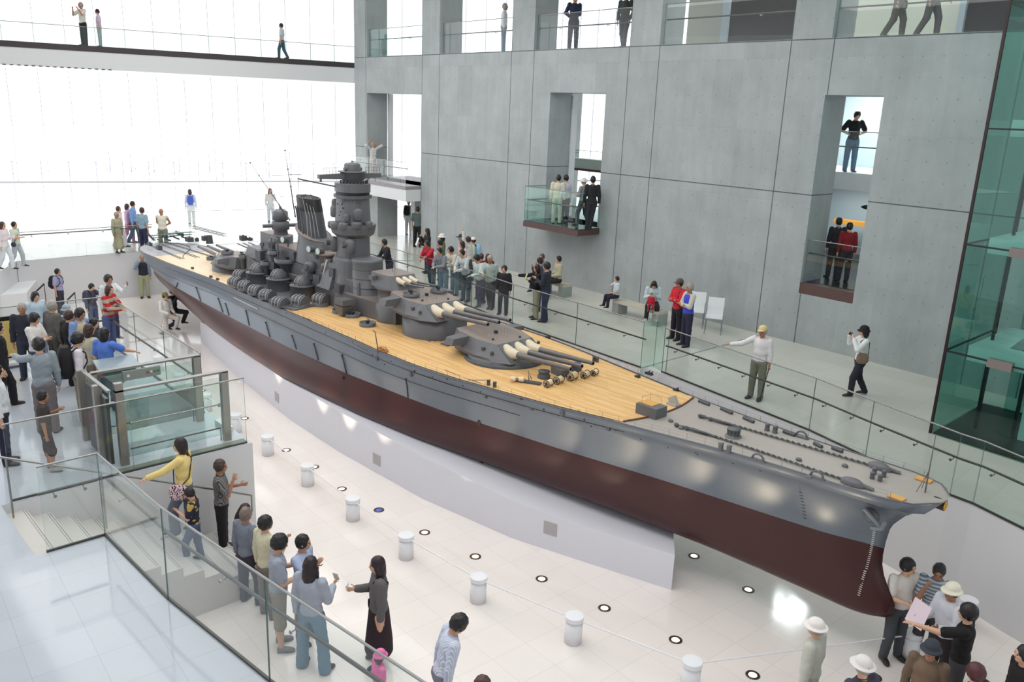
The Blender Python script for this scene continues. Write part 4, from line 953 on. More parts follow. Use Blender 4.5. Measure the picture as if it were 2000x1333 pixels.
# 127 mm twin mounts: half dome hoods on drums
def hood(x, y, z, r, rz, drum_h, name='high_angle_mount'):
    mb = MB(); mb.lathe((x,y,z-drum_h), [(r*1.45,0),(r*1.45,drum_h-.02),(r*1.5,drum_h-.02),(r*1.5,drum_h),(0,drum_h)], 32); base = mb.build('sponson_drum', M_SG, SHIP)
    mb = MB(); c, s = math.cos(rz), math.sin(rz)
    def L(a, b, cc): return (x+a*c-b*s, y+a*s+b*c, z+cc)
    rings = []; n = 15
    for k in range(9):
        b = -1+2*k/8; w_ = math.sqrt(max(.02, 1-(abs(b)**3.2)*.92)); R_ = r*w_
        rings.append([L(math.cos(PI*j/(n-1))*R_*1.1, b*r*.85, math.sin(PI*j/(n-1))*R_*1.02) for j in range(n)])
    vs = [p for q in rings for p in q]; fs = [(k*n+i, (k+1)*n+i, (k+1)*n+i+1, k*n+i+1) for k in range(8) for i in range(n-1)]
    mb.add(vs, fs, 0, True); mb.add(rings[0], [tuple(range(n))], 0); mb.add(rings[-1], [tuple(range(n))[::-1]], 0)
    o = mb.build(name, M_SG, SHIP)
    for b in (-.28, .28):
        mb = MB(); pts = [L(math.cos(a)*r*1.12, b*r, math.sin(a)*r*1.04) for a in np.linspace(0, PI*.62, 9)]; mb.tube(pts, .012, 6); mb.build('hood_rib', mat('pale_rib_grey', (150,152,156), .4), o)
        mb = MB(); mb.cyl(L(r*.8, b*r, r*.28), L(r*2.0, b*r, r*.52), .010, n=6); mb.build('gun_barrel', M_GUN, o)
    return o
FB = -1.35
mb = MB(); mb.prism([(7.2,-1.0),(7.9,-1.32),(11.4,-1.62),(11.75,-1.5),(11.6,-.9),(10,-.6),(7.4,-.5)], 2.38, DZ(9)+.10); mb.build('side_gun_platform', M_SG, SHIP)
mb = MB(); mb.prism([(7.2,1.0),(7.9,1.32),(11.4,1.62),(11.75,1.5),(11.6,.9),(10,.6),(7.4,.5)], 2.38, DZ(9)+.10); mb.build('side_gun_platform', M_SG, SHIP)
for q in ((457,557),(476,565),(496,574),(518,583),(542,598),(466,543)):
    z = DZ(9)+.10; P = Z(q, z); shielded(P[0], P[1]+.05, z-.01, .175, base=.03)
for q in ((582,601),(623,598)):
    P = on_deck(q); shielded(P[0], P[1]+.05, P[2], .185, base=.10)
for q, h in (((505,531),.34),((545,543),.36),((592,556),.38)):
    z = 2.56+h; P = Z(q, z); hood(P[0], P[1], z, .225, -1.35, h)
for x in (8.0, 9.6, 11.0): hood(x, .95, 2.95, .17, 1.4, .35)
# ---------------------------------------------------------------- superstructure
def deckhouse(name, poly, z0, z1, m=None, top=None):
    mb = MB(); mb.prism(poly, z0, z1, 0); P = [(p[0], p[1], z1+.001) for p in poly]
    if top: 
        mb.prism([(p[0], p[1]) for p in poly], z1, z1+.012, 1)
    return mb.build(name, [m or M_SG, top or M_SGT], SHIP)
deckhouse('shelter_deck', [(6.6,-.35),(7.4,-.45),(10.8,-.50),(12.9,-.52),(14.3,-.35),(14.3,.35),(12.9,.52),(10.8,.50),(7.4,.45),(6.6,.35)], 2.35, 3.02, top=M_SGT)
deckhouse('flag_deck', [(7.2,-.3),(8.0,-.38),(11.3,-.42),(12.9,-.42),(12.9,.42),(11.3,.42),(8.0,.38),(7.2,.3)], 3.02, 3.34, top=M_SGT)
deckhouse('funnel_base_house', [(8.6,-.34),(10.9,-.40),(11.4,-.30),(11.4,.30),(10.9,.40),(8.6,.34)], 3.34, 3.66, top=M_SGT)
# gun tubs on the shelter deck sides and on flared columns
for q, z, r in (((560,512),3.30,.33),((520,518),3.12,.15),((603,532),3.14,.19),((475,505),3.0,.13),((535,497),3.45,.15)):
    P = Z(q, z); mb = MB(); mb.lathe((P[0],P[1],0), [(r*.5,2.7),(r*.55,z-.12),(r*.95,z)], 20); mb.build('tub_column', M_SG2, SHIP); aa_tub(P[0], P[1], z, SHIP, r=r, rz=-1.4+r*3, h=.11)
for (x, y, z, r) in ((9.0,.6,3.05,.18),(10.2,.6,3.05,.18)): aa_tub(x, y, z, SHIP, r=r, rz=1.4, h=.10)
for (q, z, r) in (((642,551),3.06,.20),((677,549),3.10,.20)):
    P = Z(q, z+.06); mb = MB(); mb.lathe((P[0],P[1],0), [(.06,2.62),(.07,2.9),(r*.95,z),(r*.2,z)], 20); mb.build('flared_tub_support', M_SG2, SHIP); aa_tub(P[0], P[1], z, SHIP, r=r, rz=2.9, h=.07)
# directors and small rounded boxes around the funnel
for (x, y, z, r) in ((8.4,-.3,3.55,.13),(9.9,-.2,3.4,.12),(10.75,-.48,3.30,.15),(10.9,-.30,3.62,.13),(8.0,.2,3.5,.12),(11.35,-.40,3.36,.12),(7.6,-.1,3.4,.14)):
    mb = MB(); mb.lathe((x,y,z-.22), [(r*.6,0),(r*.6,.2),(r,.22),(r,.36),(r*.9,.42),(r*.4,.45),(0,.45)], 18); mb.cyl((x+.02,y-r*.8,z+.12), (x+.05,y-r*1.25,z+.12), r*.42, n=12); mb.build('gun_director', M_SG, SHIP)
for (x, y, z, dx, dy, dz) in ((7.9,-.42,3.25,.3,.2,.3),(8.9,-.52,3.14,.3,.22,.22),(11.2,-.5,3.14,.3,.2,.24),(9.7,-.38,3.5,.24,.14,.26),(12.2,-.52,3.1,.24,.18,.2),(11.8,-.44,3.42,.2,.16,.22)):
    mb = MB(); mb.box((x,y,z), (dx,dy,dz)); mb.build('equipment_locker', M_SG2, SHIP)
# searchlights
for (x, y, z) in ((9.35,-.40,3.9),(10.75,-.42,3.85),(11.1,-.36,3.84),(8.95,.36,3.9)):
    mb = MB(); mb.cyl((x,y,z), (x+.02,y-.12,z+.01), .085, .09, 18); mb.cyl((x,y+.05,z-.2), (x,y+.05,z), .03, n=8); sl = mb.build('searchlight', M_SG, SHIP)
    mb = MB(); mb.cyl((x+.021,y-.121,z+.01), (x+.022,y-.128,z+.01), .078, n=18); mb.build('lens', mat('lens_glass', (196,214,210), .1), sl)
# square supply frame and house behind the funnel
mb = MB()
for (a, b) in (((8.75,-.5),(9.15,-.55)),((8.75,-.5),(8.75,-.5)),((9.15,-.55),(9.15,-.55))): pass
mb.box((8.75,-.52,3.62), (.03,.03,.55)); mb.box((9.15,-.55,3.62), (.03,.03,.55)); mb.box((8.95,-.535,3.89), (.44,.03,.03)); mb.build('derrick_frame', M_SG, SHIP)
deckhouse('aft_director_house', [(7.5,-.22),(8.5,-.26),(8.8,0),(8.5,.26),(7.5,.22)], 3.34, 3.86, top=M_SGT)
# aft fire-control tower
mb = MB(); mb.lathe((8.3,0,0), [(.20,3.86),(.18,4.0),(.24,4.02),(.24,4.22),(.20,4.24),(.16,4.25),(.16,4.27),(.21,4.28),(.21,4.50),(.12,4.56),(.03,4.58),(.03,4.66),(0,4.66)], 28); aft = mb.build('aft_control_tower', M_SG, SHIP)
mb = MB(); mb.cyl((8.3,-.02,4.12), (8.2,-.48,4.12), .05, n=12); mb.build('rangefinder_arm', M_SG, aft); mb = MB(); mb.cyl((8.3,.02,4.12), (8.4,.48,4.12), .05, n=12); mb.build('rangefinder_arm', M_SG, aft)
# funnel: raked oval with black cap, flared sloping apron and steam pipes
FX, FZ0, FZ1 = 10.16, 3.62, 5.08; RK = -.30
def frng(z, rx, ry, tilt=0., n=32, z_off=0): 
    t = (z-3.9)/(5.08-3.9); cx = FX+RK*max(0,t)*1.0
    return [(cx+rx*math.cos(a), ry*math.sin(a), z+tilt*(rx*math.cos(a))) for a in [2*PI*k/n for k in range(n)]]
mb = MB(); mb.loft([frng(3.40,.72,.46), frng(3.62,.66,.43), frng(3.95,.58,.38), frng(4.12,.52,.36,-.12)], 0); mb.build('funnel_trunk', M_SG, SHIP)
mb = MB(); mb.loft([frng(4.10,.54,.37,-.28), frng(4.14,.60,.42,-.28), frng(4.17,.60,.42,-.28), frng(4.17,.40,.28,-.28)], 0); mb.build('funnel_apron', M_SGT, SHIP)
mb = MB(); mb.loft([frng(4.05,.47,.29,-.1), frng(4.72,.44,.27)], 0); mb.loft([frng(4.72,.445,.275), frng(5.02,.44,.27,-.06), frng(5.06,.435,.265,-.06)], 1); mb.add(frng(5.03,.42,.255,-.06), [tuple(range(32))], 1); fun = mb.build('funnel', [M_SG2, M_BLK], SHIP)
for k in range(6):
    a = -2.75+k*.26; r0 = .40; p = lambda z, o=0.: (FX+RK*(z-3.9)/1.18+(.47+o)*math.cos(a), (.30+o)*math.sin(a), z)
    mb = MB(); mb.tube([p(4.10,.06), p(4.3,.02), p(4.72,.01), p(4.80,.03)], .016, 7); mb.build('steam_pipe', M_SG2, fun)
for k in range(4):
    a = -1.0+k*.2; p = lambda z, o=0.: (FX+RK*(z-3.9)/1.18+(.47+o)*math.cos(a), (.30+o)*math.sin(a), z)
    mb = MB(); mb.tube([(p(5.08,0)[0]-.12, p(5.08,0)[1]*.95, 5.08), p(4.6,.03), p(4.12,.12)], .009, 6); mb.build('rigging_pipe', mat('pale_wire', (150,150,148), .4), fun)
mb = MB()
for a in np.linspace(0, 2*PI, 24, endpoint=False): mb.cyl((FX+RK+.41*math.cos(a), .25*math.sin(a), 5.03), (FX+RK+.08*math.cos(a), .06*math.sin(a), 5.12), .004, n=4)
mb.build('cap_grille', M_BLK, fun)
mb = MB(); mb.lathe((11.05,-.12,3.0), [(.26,.0),(.26,.72),(.36,.74),(.36,.78),(0,.79)], 24); mb.build('searchlight_platform', [M_SGT], SHIP)
# masts
def vpt(q): p = Yp(q, 0); return (p[0], 0., p[2])
mm = MB(); a, b = vpt((566,430)), vpt((487,316)); mm.cyl(a, b, .02, .006, 6)
for t in (.25, .5, .75, .98): c = [a[i]+(b[i]-a[i])*t for i in range(3)]; mm.ell(c, (.025,.025,.025), 6, 4)
mm.build('raked_mast', M_SG2, SHIP)
a, b = vpt((577,425)), vpt((556,290)); mm = MB(); mm.cyl(a, b, .022, .006, 6); mm.cyl((8.75,-.45,vpt((560,342))[2]), (8.75,.45,vpt((560,342))[2]), .007, n=5); mm.cyl((8.9,-.3,4.98), (8.9,.3,4.98), .007, n=5)
for t in (.45, .7, .97): c = [a[i]+(b[i]-a[i])*t for i in range(3)]; mm.ell(c, (.025,.025,.025), 6, 4)
mm.build('main_mast', M_SG2, SHIP)
a, b = vpt((581,405)), vpt((584,312)); mm = MB(); mm.cyl(a, b, .012, .004, 6); mm.build('topmast', M_SG2, SHIP)
# bridge tower ------------------------------------------------------
TX = 12.0
def zy(py):
    lo, hi = 2.5, 6.6
    for _ in range(40):
        m = (lo+hi)/2
        if proj((TX, 0, m))[1] > py: lo = m
        else: hi = m
    return lo
def trng(py, r, ex=1.12, n=28, dx=0., sq=2.6):
    z = zy(py); out = []
    for k in range(n):
        a = 2*PI*k/n; c, s = math.cos(a), math.sin(a); q = (abs(c)**sq+abs(s)**sq)**(-1/sq)
        out.append((TX+dx+r*ex*q*c, r*q*s, z))
    return out
mb = MB(); mb.loft([trng(575,.50), trng(505,.45), trng(500,.40)], 0, False); tw = mb.build('bridge_tower', [M_SG], SHIP)
def tier(name, spec, m=M_SG, par=None, smooth=False):
    mb = MB(); mb.loft([trng(*s) for s in spec], 0, smooth); return mb.build(name, m, par or tw)
tier('tower_mid_drum', [(505,.37),(462,.36),(458,.40)])
tier('tower_gun_platform', [(462,.36),(455,.46),(440,.50),(436,.50),(436,.38)])
tier('tower_upper_body', [(440,.37),(430,.385),(395,.365),(386,.36)])
tier('compass_bridge', [(387,.36),(386,.405),(381,.415),(380,.415),(380,.36)])
tier('window_band', [(381,.365),(373,.365)], M_BLK)
tier('top_bridge', [(375,.37),(374,.385),(358,.385),(357,.36),(356,.2)])
tier('rangefinder_neck', [(358,.22),(350,.22)], M_SG2)
tier('rangefinder_drum', [(353,.22,1.0),(350,.27,1.0),(337,.27,1.0),(336,.32,1.0),(334.5,.32,1.0),(334,.22,1.0)], M_SG, None, True)
tier('director_drum', [(336,.19,1.0),(322,.18,1.0),(319,.16,1.0),(317,.03,1.0),(314,.02,1.0)], M_SG, None, True)
z = zy(344)
for s in (-1, 1):
    AL = .92 if s < 0 else .80
    mb = MB(); mb.frustum([(TX-.08,s*.26,z-.07),(TX+.08,s*.26,z-.07),(TX+.08,s*.26,z+.07),(TX-.08,s*.26,z+.07)][::-s], [(TX-.055,s*AL,z-.045),(TX+.055,s*AL,z-.045),(TX+.055,s*AL,z+.05),(TX-.055,s*AL,z+.05)][::-s]); arm = mb.build('long_rangefinder_arm', M_SG, tw)
    mb = MB()
    for k in range(6): y = s*(.38+.08*k); mb.cyl((TX,y,z+.05), (TX,y,z+.21), .006, n=4); mb.cyl((TX-.04,y,z+.21), (TX+.04,y,z+.21), .004, n=4)
    for h in (.12, .2): mb.cyl((TX,s*.38,z+h), (TX,s*.78,z+h), .004, n=4)
    mb.build('radar_aerial', M_RAIL, arm)
z = zy(330); mb = MB(); mb.cyl((TX+.02,-.24,z), (TX+.02,.24,z), .045, n=10); mb.build('short_rangefinder_arm', M_SG, tw)
z = zy(366); mb = MB(); mb.tube([(TX-.2,-.3,z), (TX-.55,-.75,z+.10), (TX-.75,-1.05,z+.17)], .022, 6); mb.cyl((TX-.45,-.6,z+.1),(TX-.45,-.6,z+.2),.03,n=8); mb.build('signal_yard', M_SG, tw)
mb = MB(); mb.tube([(TX-.2,.3,z), (TX-.55,.75,z+.10), (TX-.75,1.05,z+.17)], .022, 6); mb.build('signal_yard', M_SG, tw)
mb = MB(); z0 = zy(386)
for k in range(8): a = -1.25+k*.16; mb.tube([(TX+.45*math.cos(a), .40*math.sin(a), z0-.02), (TX+.42*math.cos(a), .375*math.sin(a), z0-.13)], .009, 5)
mb.build('bridge_brackets', M_SG, tw)
for k in range(11): 
    a = -1.5+k*.24; z0 = zy(357); mb = MB(); mb.lathe((TX+.40*math.cos(a), .34*math.sin(a), z0), [(.018,0),(.018,.05),(.028,.07),(0,.08)], 8); mb.build('lookout_binoculars', M_DARKM, tw)
for (y, z_, dx) in ((-.37,412,.05),(-.365,404,.15),(-.375,419,.0),(-.365,397,.10),(-.375,420,.2),(-.365,398,-.1)):
    mb = MB(); mb.cyl((TX+dx,y+.02,zy(z_)), (TX+dx,y-.012,zy(z_)), .018, n=8); mb.build('scuttle', M_BLK, tw)
# side director housings of the tower
for (q, yy, r) in (((648,415),-.42,.13),((655,402),-.40,.10),((738,415),.30,.12)):
    z_ = zy(q[1]); x_ = TX-.36 if q[0] < 690 else TX+.40; mb = MB(); mb.lathe((x_, -.26 if q[0] < 690 else -.12, z_-.14), [(r*.8,0),(r,.04),(r,.22),(r*.8,.28),(0,.29)], 18); mb.build('side_director', M_SG, tw)
for (dx, dy, py, r) in ((-.05,-.46,440,.13),(.26,-.42,438,.12),(.46,-.20,436,.13),(-.38,-.34,442,.12),(.30,-.36,422,.07),(.5,.12,436,.1)):
    z_ = zy(py); mb = MB(); mb.lathe((TX+dx,dy,z_-.07), [(r*.8,0),(r,.03),(r,.13),(r*.9,.16),(0,.17)], 18); mb.build('platform_director', M_SG, tw)
for (dx, py, r) in ((-.34,475,.14),(.40,472,.13)):
    z_ = zy(py); mb = MB(); mb.lathe((TX+dx,-.34,z_-.13), [(r*.5,-.1),(r,.0),(r,.18),(r*.7,.26),(0,.28)], 18, sx=1., sy=.9); mb.build('base_director_hood', M_SG, tw)
    mb = MB(); mb.cyl((TX+dx-.02,-.42,z_), (TX+dx-.05,-.54,z_), .07, n=14); mb.build('director_window', M_SG2, tw)
mb = MB(); mb.lathe((12.72,-.06,0), [(.40,2.6),(.40,3.02),(.37,3.02),(.37,3.80),(.38,3.84),(.36,3.87),(.32,3.88),(0,3.89)], 36); ct_ = mb.build('conning_tower', M_SG, SHIP)
for z_ in (3.2, 3.42, 3.64): mb = MB(); mb.tube([(12.72+.373*math.cos(a), -.06+.373*math.sin(a), z_) for a in [2*PI*k/36 for k in range(36)]], .005, 4, closed=True); mb.build('band', M_SG2, ct_)
mb = MB(); mb.lathe((12.1,0,0), [(.58,2.6),(.54,3.0),(.46,3.45)], 30); mb.build('tower_pedestal', M_SG, SHIP)
mb = MB(); mb.frustum([(11.25,-.62,3.0),(11.85,-.62,3.0),(11.85,-.30,3.0),(11.25,-.30,3.0)], [(11.55,-.42,3.62),(11.85,-.42,3.62),(11.85,-.30,3.62),(11.55,-.30,3.62)]); mb.build('bridge_wing_brace', M_SG, SHIP)
mb = MB(); mb.box((11.45,-.5,3.42), (.03,.03,.62), ry=.45); mb.build('white_strut', mat('white_strut', (206,208,206), .4), SHIP)
# box director at the foot of the tower
mb = MB(); mb.frustum([(12.75,-.92,2.62),(12.95,-.92,2.62),(12.95,-.70,2.62),(12.75,-.70,2.62)], [(12.66,-.98,2.84),(13.04,-.98,2.84),(13.04,-.66,2.84),(12.66,-.66,2.84)]); mb.box((12.85,-.82,2.93), (.36,.28,.14)); mb.build('box_director', M_SG, SHIP)
# big rounded vent trunk beside the secondary turret
P = on_deck((722,606)); mb = MB(); mb.lathe((P[0]+.02, P[1]+.16, P[2]), [(.30,0),(.31,.03),(.29,.06),(.28,.30),(.24,.40),(.12,.47),(0,.49)], 20, sx=1.1, sy=.9); dm = mb.build('domed_trunk', M_SG, SHIP)
c = Vector((P[0]+.1, P[1]+.12, P[2]))
mb = MB(); mb.box((c[0]-.30,c[1]-.22,P[2]+.11), (.22,.02,.09), rz=-.5); pl = mb.build('signal_plate', M_SG2, SHIP)
mb = MB()
for k in range(4): a = k*PI/2+.4; mb.ell((c[0]-.12+.022*math.cos(a), c[1]-.30, P[2]+.16+.022*math.sin(a)), (.012,.008,.012), 8, 6)
mb.build('lifebuoy', mat('lifebuoy_red_white', (206,120,120), .5), dm)
# secondary triple turret forward of the tower
ST = 13.86; sz0 = DZ(14)+.80
mb = MB(); mb.lathe((ST,0,0), [(.50,2.6),(.50,3.0),(.44,3.02),(.44,sz0-.05),(.52,sz0-.03),(.52,sz0)], 32); mb.build('secondary_barbette', M_SG, SHIP)
mb = MB(); lo = [(.50,-.30),(.50,.30),(.30,.42),(-.45,.42),(-.55,.3),(-.55,-.3),(-.45,-.42),(.30,-.42)]; hi = [(.24,-.28),(.24,.28),(.18,.36),(-.50,.38),(-.56,.3),(-.56,-.3),(-.50,-.38),(.18,-.36)]
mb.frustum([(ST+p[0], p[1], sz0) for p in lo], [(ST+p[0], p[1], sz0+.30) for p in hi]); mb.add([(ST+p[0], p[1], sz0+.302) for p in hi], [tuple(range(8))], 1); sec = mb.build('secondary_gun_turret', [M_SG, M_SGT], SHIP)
for y in (-.18, 0, .18):
    mb = MB(); p0 = Vector((ST+.34, y, sz0+.16)); d = Vector((math.cos(.06), 0, math.sin(.06))); mb.cyl(p0+d*.2, p0+d*.92, .026, .018, 12); mb.build('gun_barrel', M_GUN, sec)
    mb = MB(); mb.cyl(p0-d*.08+Vector((0,0,.05)), p0+d*.22, .075, .045, 14); mb.ell(p0-d*.06+Vector((0,0,.05)), (.08,.075,.07), 12, 8); mb.build('blast_bag', M_CANV, sec)
for s in (-1, 1): mb = MB(); mb.box((ST-.32, s*.46, sz0+.2), (.16,.12,.10)); mb.build('rangefinder_arm', M_SG, sec)
# aerial spreaders above the secondary turret
mb = MB(); mb.tube([(ST-.2,.0,sz0+.30),(ST-.15,.02,sz0+.62)], .006, 4); mb.tube([(ST-.5,.3,sz0+.3),(ST-.15,.02,sz0+.62),(ST+.2,-.2,sz0+.3)], .005, 4); mb.cyl((ST-.45,-.2,sz0+.56), (ST+.2,.3,sz0+.60), .005, n=4); mb.build('aerial_spreader', M_SG2, SHIP)
# secondary aft turret and its barbette
ST2 = 7.15; z2 = 3.1
mb = MB(); mb.lathe((ST2,0,0), [(.46,2.4),(.46,z2)], 30); mb.build('secondary_barbette', M_SG, SHIP)
mb = MB(); mb.frustum([(ST2-p[0], p[1], z2) for p in lo][::-1], [(ST2-p[0], p[1], z2+.28) for p in hi][::-1]); s2 = mb.build('secondary_gun_turret', [M_SG], SHIP)
for y in (-.18, 0, .18): mb = MB(); mb.cyl((ST2-.4,y,z2+.15), (ST2-1.25,y,z2+.19), .024, .017, 10); mb.build('gun_barrel', M_GUN, s2)
# stern: rails, turntables, catapult, crane, lockers, floatplane
for y in (-.62,-.54,-.1,.0,.35,.43):
    mb = MB(); mb.tube([(-1.1,y*.7,DZ(0)+.02),(2.6,y,DZ(2)+.02)], .009, 5); mb.build('aircraft_rail', M_SG2, SHIP)
mb = MB(); mb.tube([(-1.2+.2*k, .05+.55*math.sin(k*.24), DZ(0)+.03) for k in range(20)], .014, 5); mb.build('stern_wavebreaker', M_SG2, SHIP)
def at_deck(q, z=2.45): return Z(q, z)
for q, dx, dy, dz in (((370,472),.30,.2,.16),((385,472),.10,.1,.12),((401,470),.20,.2,.16),((311,488),.22,.14,.14),((293,480),.2,.1,.1),((475,470),.22,.2,.18),((488,470),.2,.14,.10)):
    P = at_deck(q); mb = MB(); mb.box(P+[0,0,dz/2], (dx,dy,dz)); mb.cyl(P+[0,0,dz], P+[0,0,dz+.03], .03, n=8); mb.build('stern_locker', M_SG2, SHIP)
# catapult truss
A = Z((378,446), 2.78); B = Z((440,462), 2.72); mb = MB(); d = (B-A); L_ = np.linalg.norm(d); d /= L_; nrm = np.array([-d[1], d[0], 0])*.05
for s in (-1, 1):
    for h in (0, .08): mb.tube([A+nrm*s+[0,0,h], B+nrm*s+[0,0,h]], .010, 5)
    for k in range(14): t = k/14*L_; mb.tube([A+nrm*s+d*t+[0,0,.08*(k%2)], A+nrm*s+d*(t+L_/14)+[0,0,.08*(1-k%2)]], .006, 4)
cata = mb.build('catapult', M_SG2, SHIP); C_ = (A+B)/2; mb = MB(); mb.lathe((C_[0],C_[1],DZ(2)), [(.14,0),(.12,.05),(.10,.30)], 16); mb.build('catapult_pivot', M_SG2, cata)
A = Z((300,470), 2.7); mb = MB(); mb.tube([A, A+[-.3,-.1,.2]], .02, 6); mb.tube([A+[0,.05,0], A+[-.3,-.05,.2]], .02, 6); mb.build('stern_crane', M_SG2, SHIP)
def floatplane(q):
    P = Z(q, 2.62); mb = MB(); x, y, z = P
    mb.cyl((x-.3,y,z), (x+.3,y,z+.02), .03, .06, 12); mb.box((x+.08,y,z+.07), (.16,.9,.015)); mb.box((x+.08,y,z-.02), (.16,.8,.012)); mb.box((x-.28,y,z+.06), (.08,.24,.01)); mb.box((x-.28,y,z+.06), (.08,.012,.1))
    for s in (-1, 1): mb.cyl((x-.15,y+s*.14,z-.12), (x+.3,y+s*.14,z-.12), .03, .03, 8); mb.cyl((x,y+s*.14,z-.1), (x,y,z), .006, n=4); mb.cyl((x+.08,y+s*.35,z-.02), (x+.08,y+s*.35,z+.07), .006, n=4)
    pl = mb.build('floatplane', mat('plane_green', (50,86,84), .5), SHIP); mb = MB(); mb.box((x+.37,y,z+.02), (.01,.02,.16)); mb.build('propeller', M_BLK, pl)
floatplane((318,462)); floatplane((350,458))
# white support pedestal wall, following the keel line
PH = [.64,.66,.74,.90,.96,.96,.90,.83,.6]
pbn = [(22.68,-.8),(21.08,-1.29),(19.8,-1.67),(17.54,-1.99),(14.57,-2.05),(12.11,-1.95),(8.34,-1.5),(5.91,-1.12),(4.15,-.75)]
mb = MB()
for i in range(len(pbn)-1):
    (x0, y0), (x1, y1) = pbn[i], pbn[i+1]; h0, h1 = PH[i], PH[i+1]
    fx0 = 21.5 if i == 0 else x0; fy0, fy1 = (.7 if i == 0 else -y0), -y1
    P_ = [(x0,y0,0),(x1,y1,0),(x1,fy1,0),(fx0,fy0,0),(x0,y0,h0),(x1,y1,h1),(x1,fy1,h1),(fx0,fy0,h0)]
    mb.add(P_, ((0,1,5,4),(2,3,7,6),(4,5,6,7),(1,2,6,5),(3,0,4,7)), 0)
struct('trim_9', mb, mat('pedestal_white', (226,226,234), .5, noise=.01))
M_VENT = mat('vent_grey', (178,176,176), .5)
for q in ((736,898),(1075,1033),(541,776)):
    best = None; R = ray(q)
    for i in range(1, len(pb)-1):
        a, b = np.array(pb[i]), np.array(pb[i+1]); ang = math.atan2(b[1]-a[1], b[0]-a[0]); n = np.array([-math.sin(ang), math.cos(ang)]); D_ = n@a; t = (D_-n@CC[:2])/(n@R[:2]); X = CC+R*t
        if 0 < X[2] < .8 and min(a[0],b[0]) <= X[0] <= max(a[0],b[0]) and X[1] < 0: best = (X, ang); break
    if best is None: continue
    X, ang = best; mb = MB(); mb.box(X, (.26,.02,.24), rz=ang); v = mb.build('vent_grille', M_VENT); tag(v, {736:'square vent grille in the white pedestal left of middle',1075:'square vent grille near the right end of the pedestal',541:'farthest square vent grille near the lift glass'}[q[0]], 'vent grille', 'vent grilles in the white pedestal')
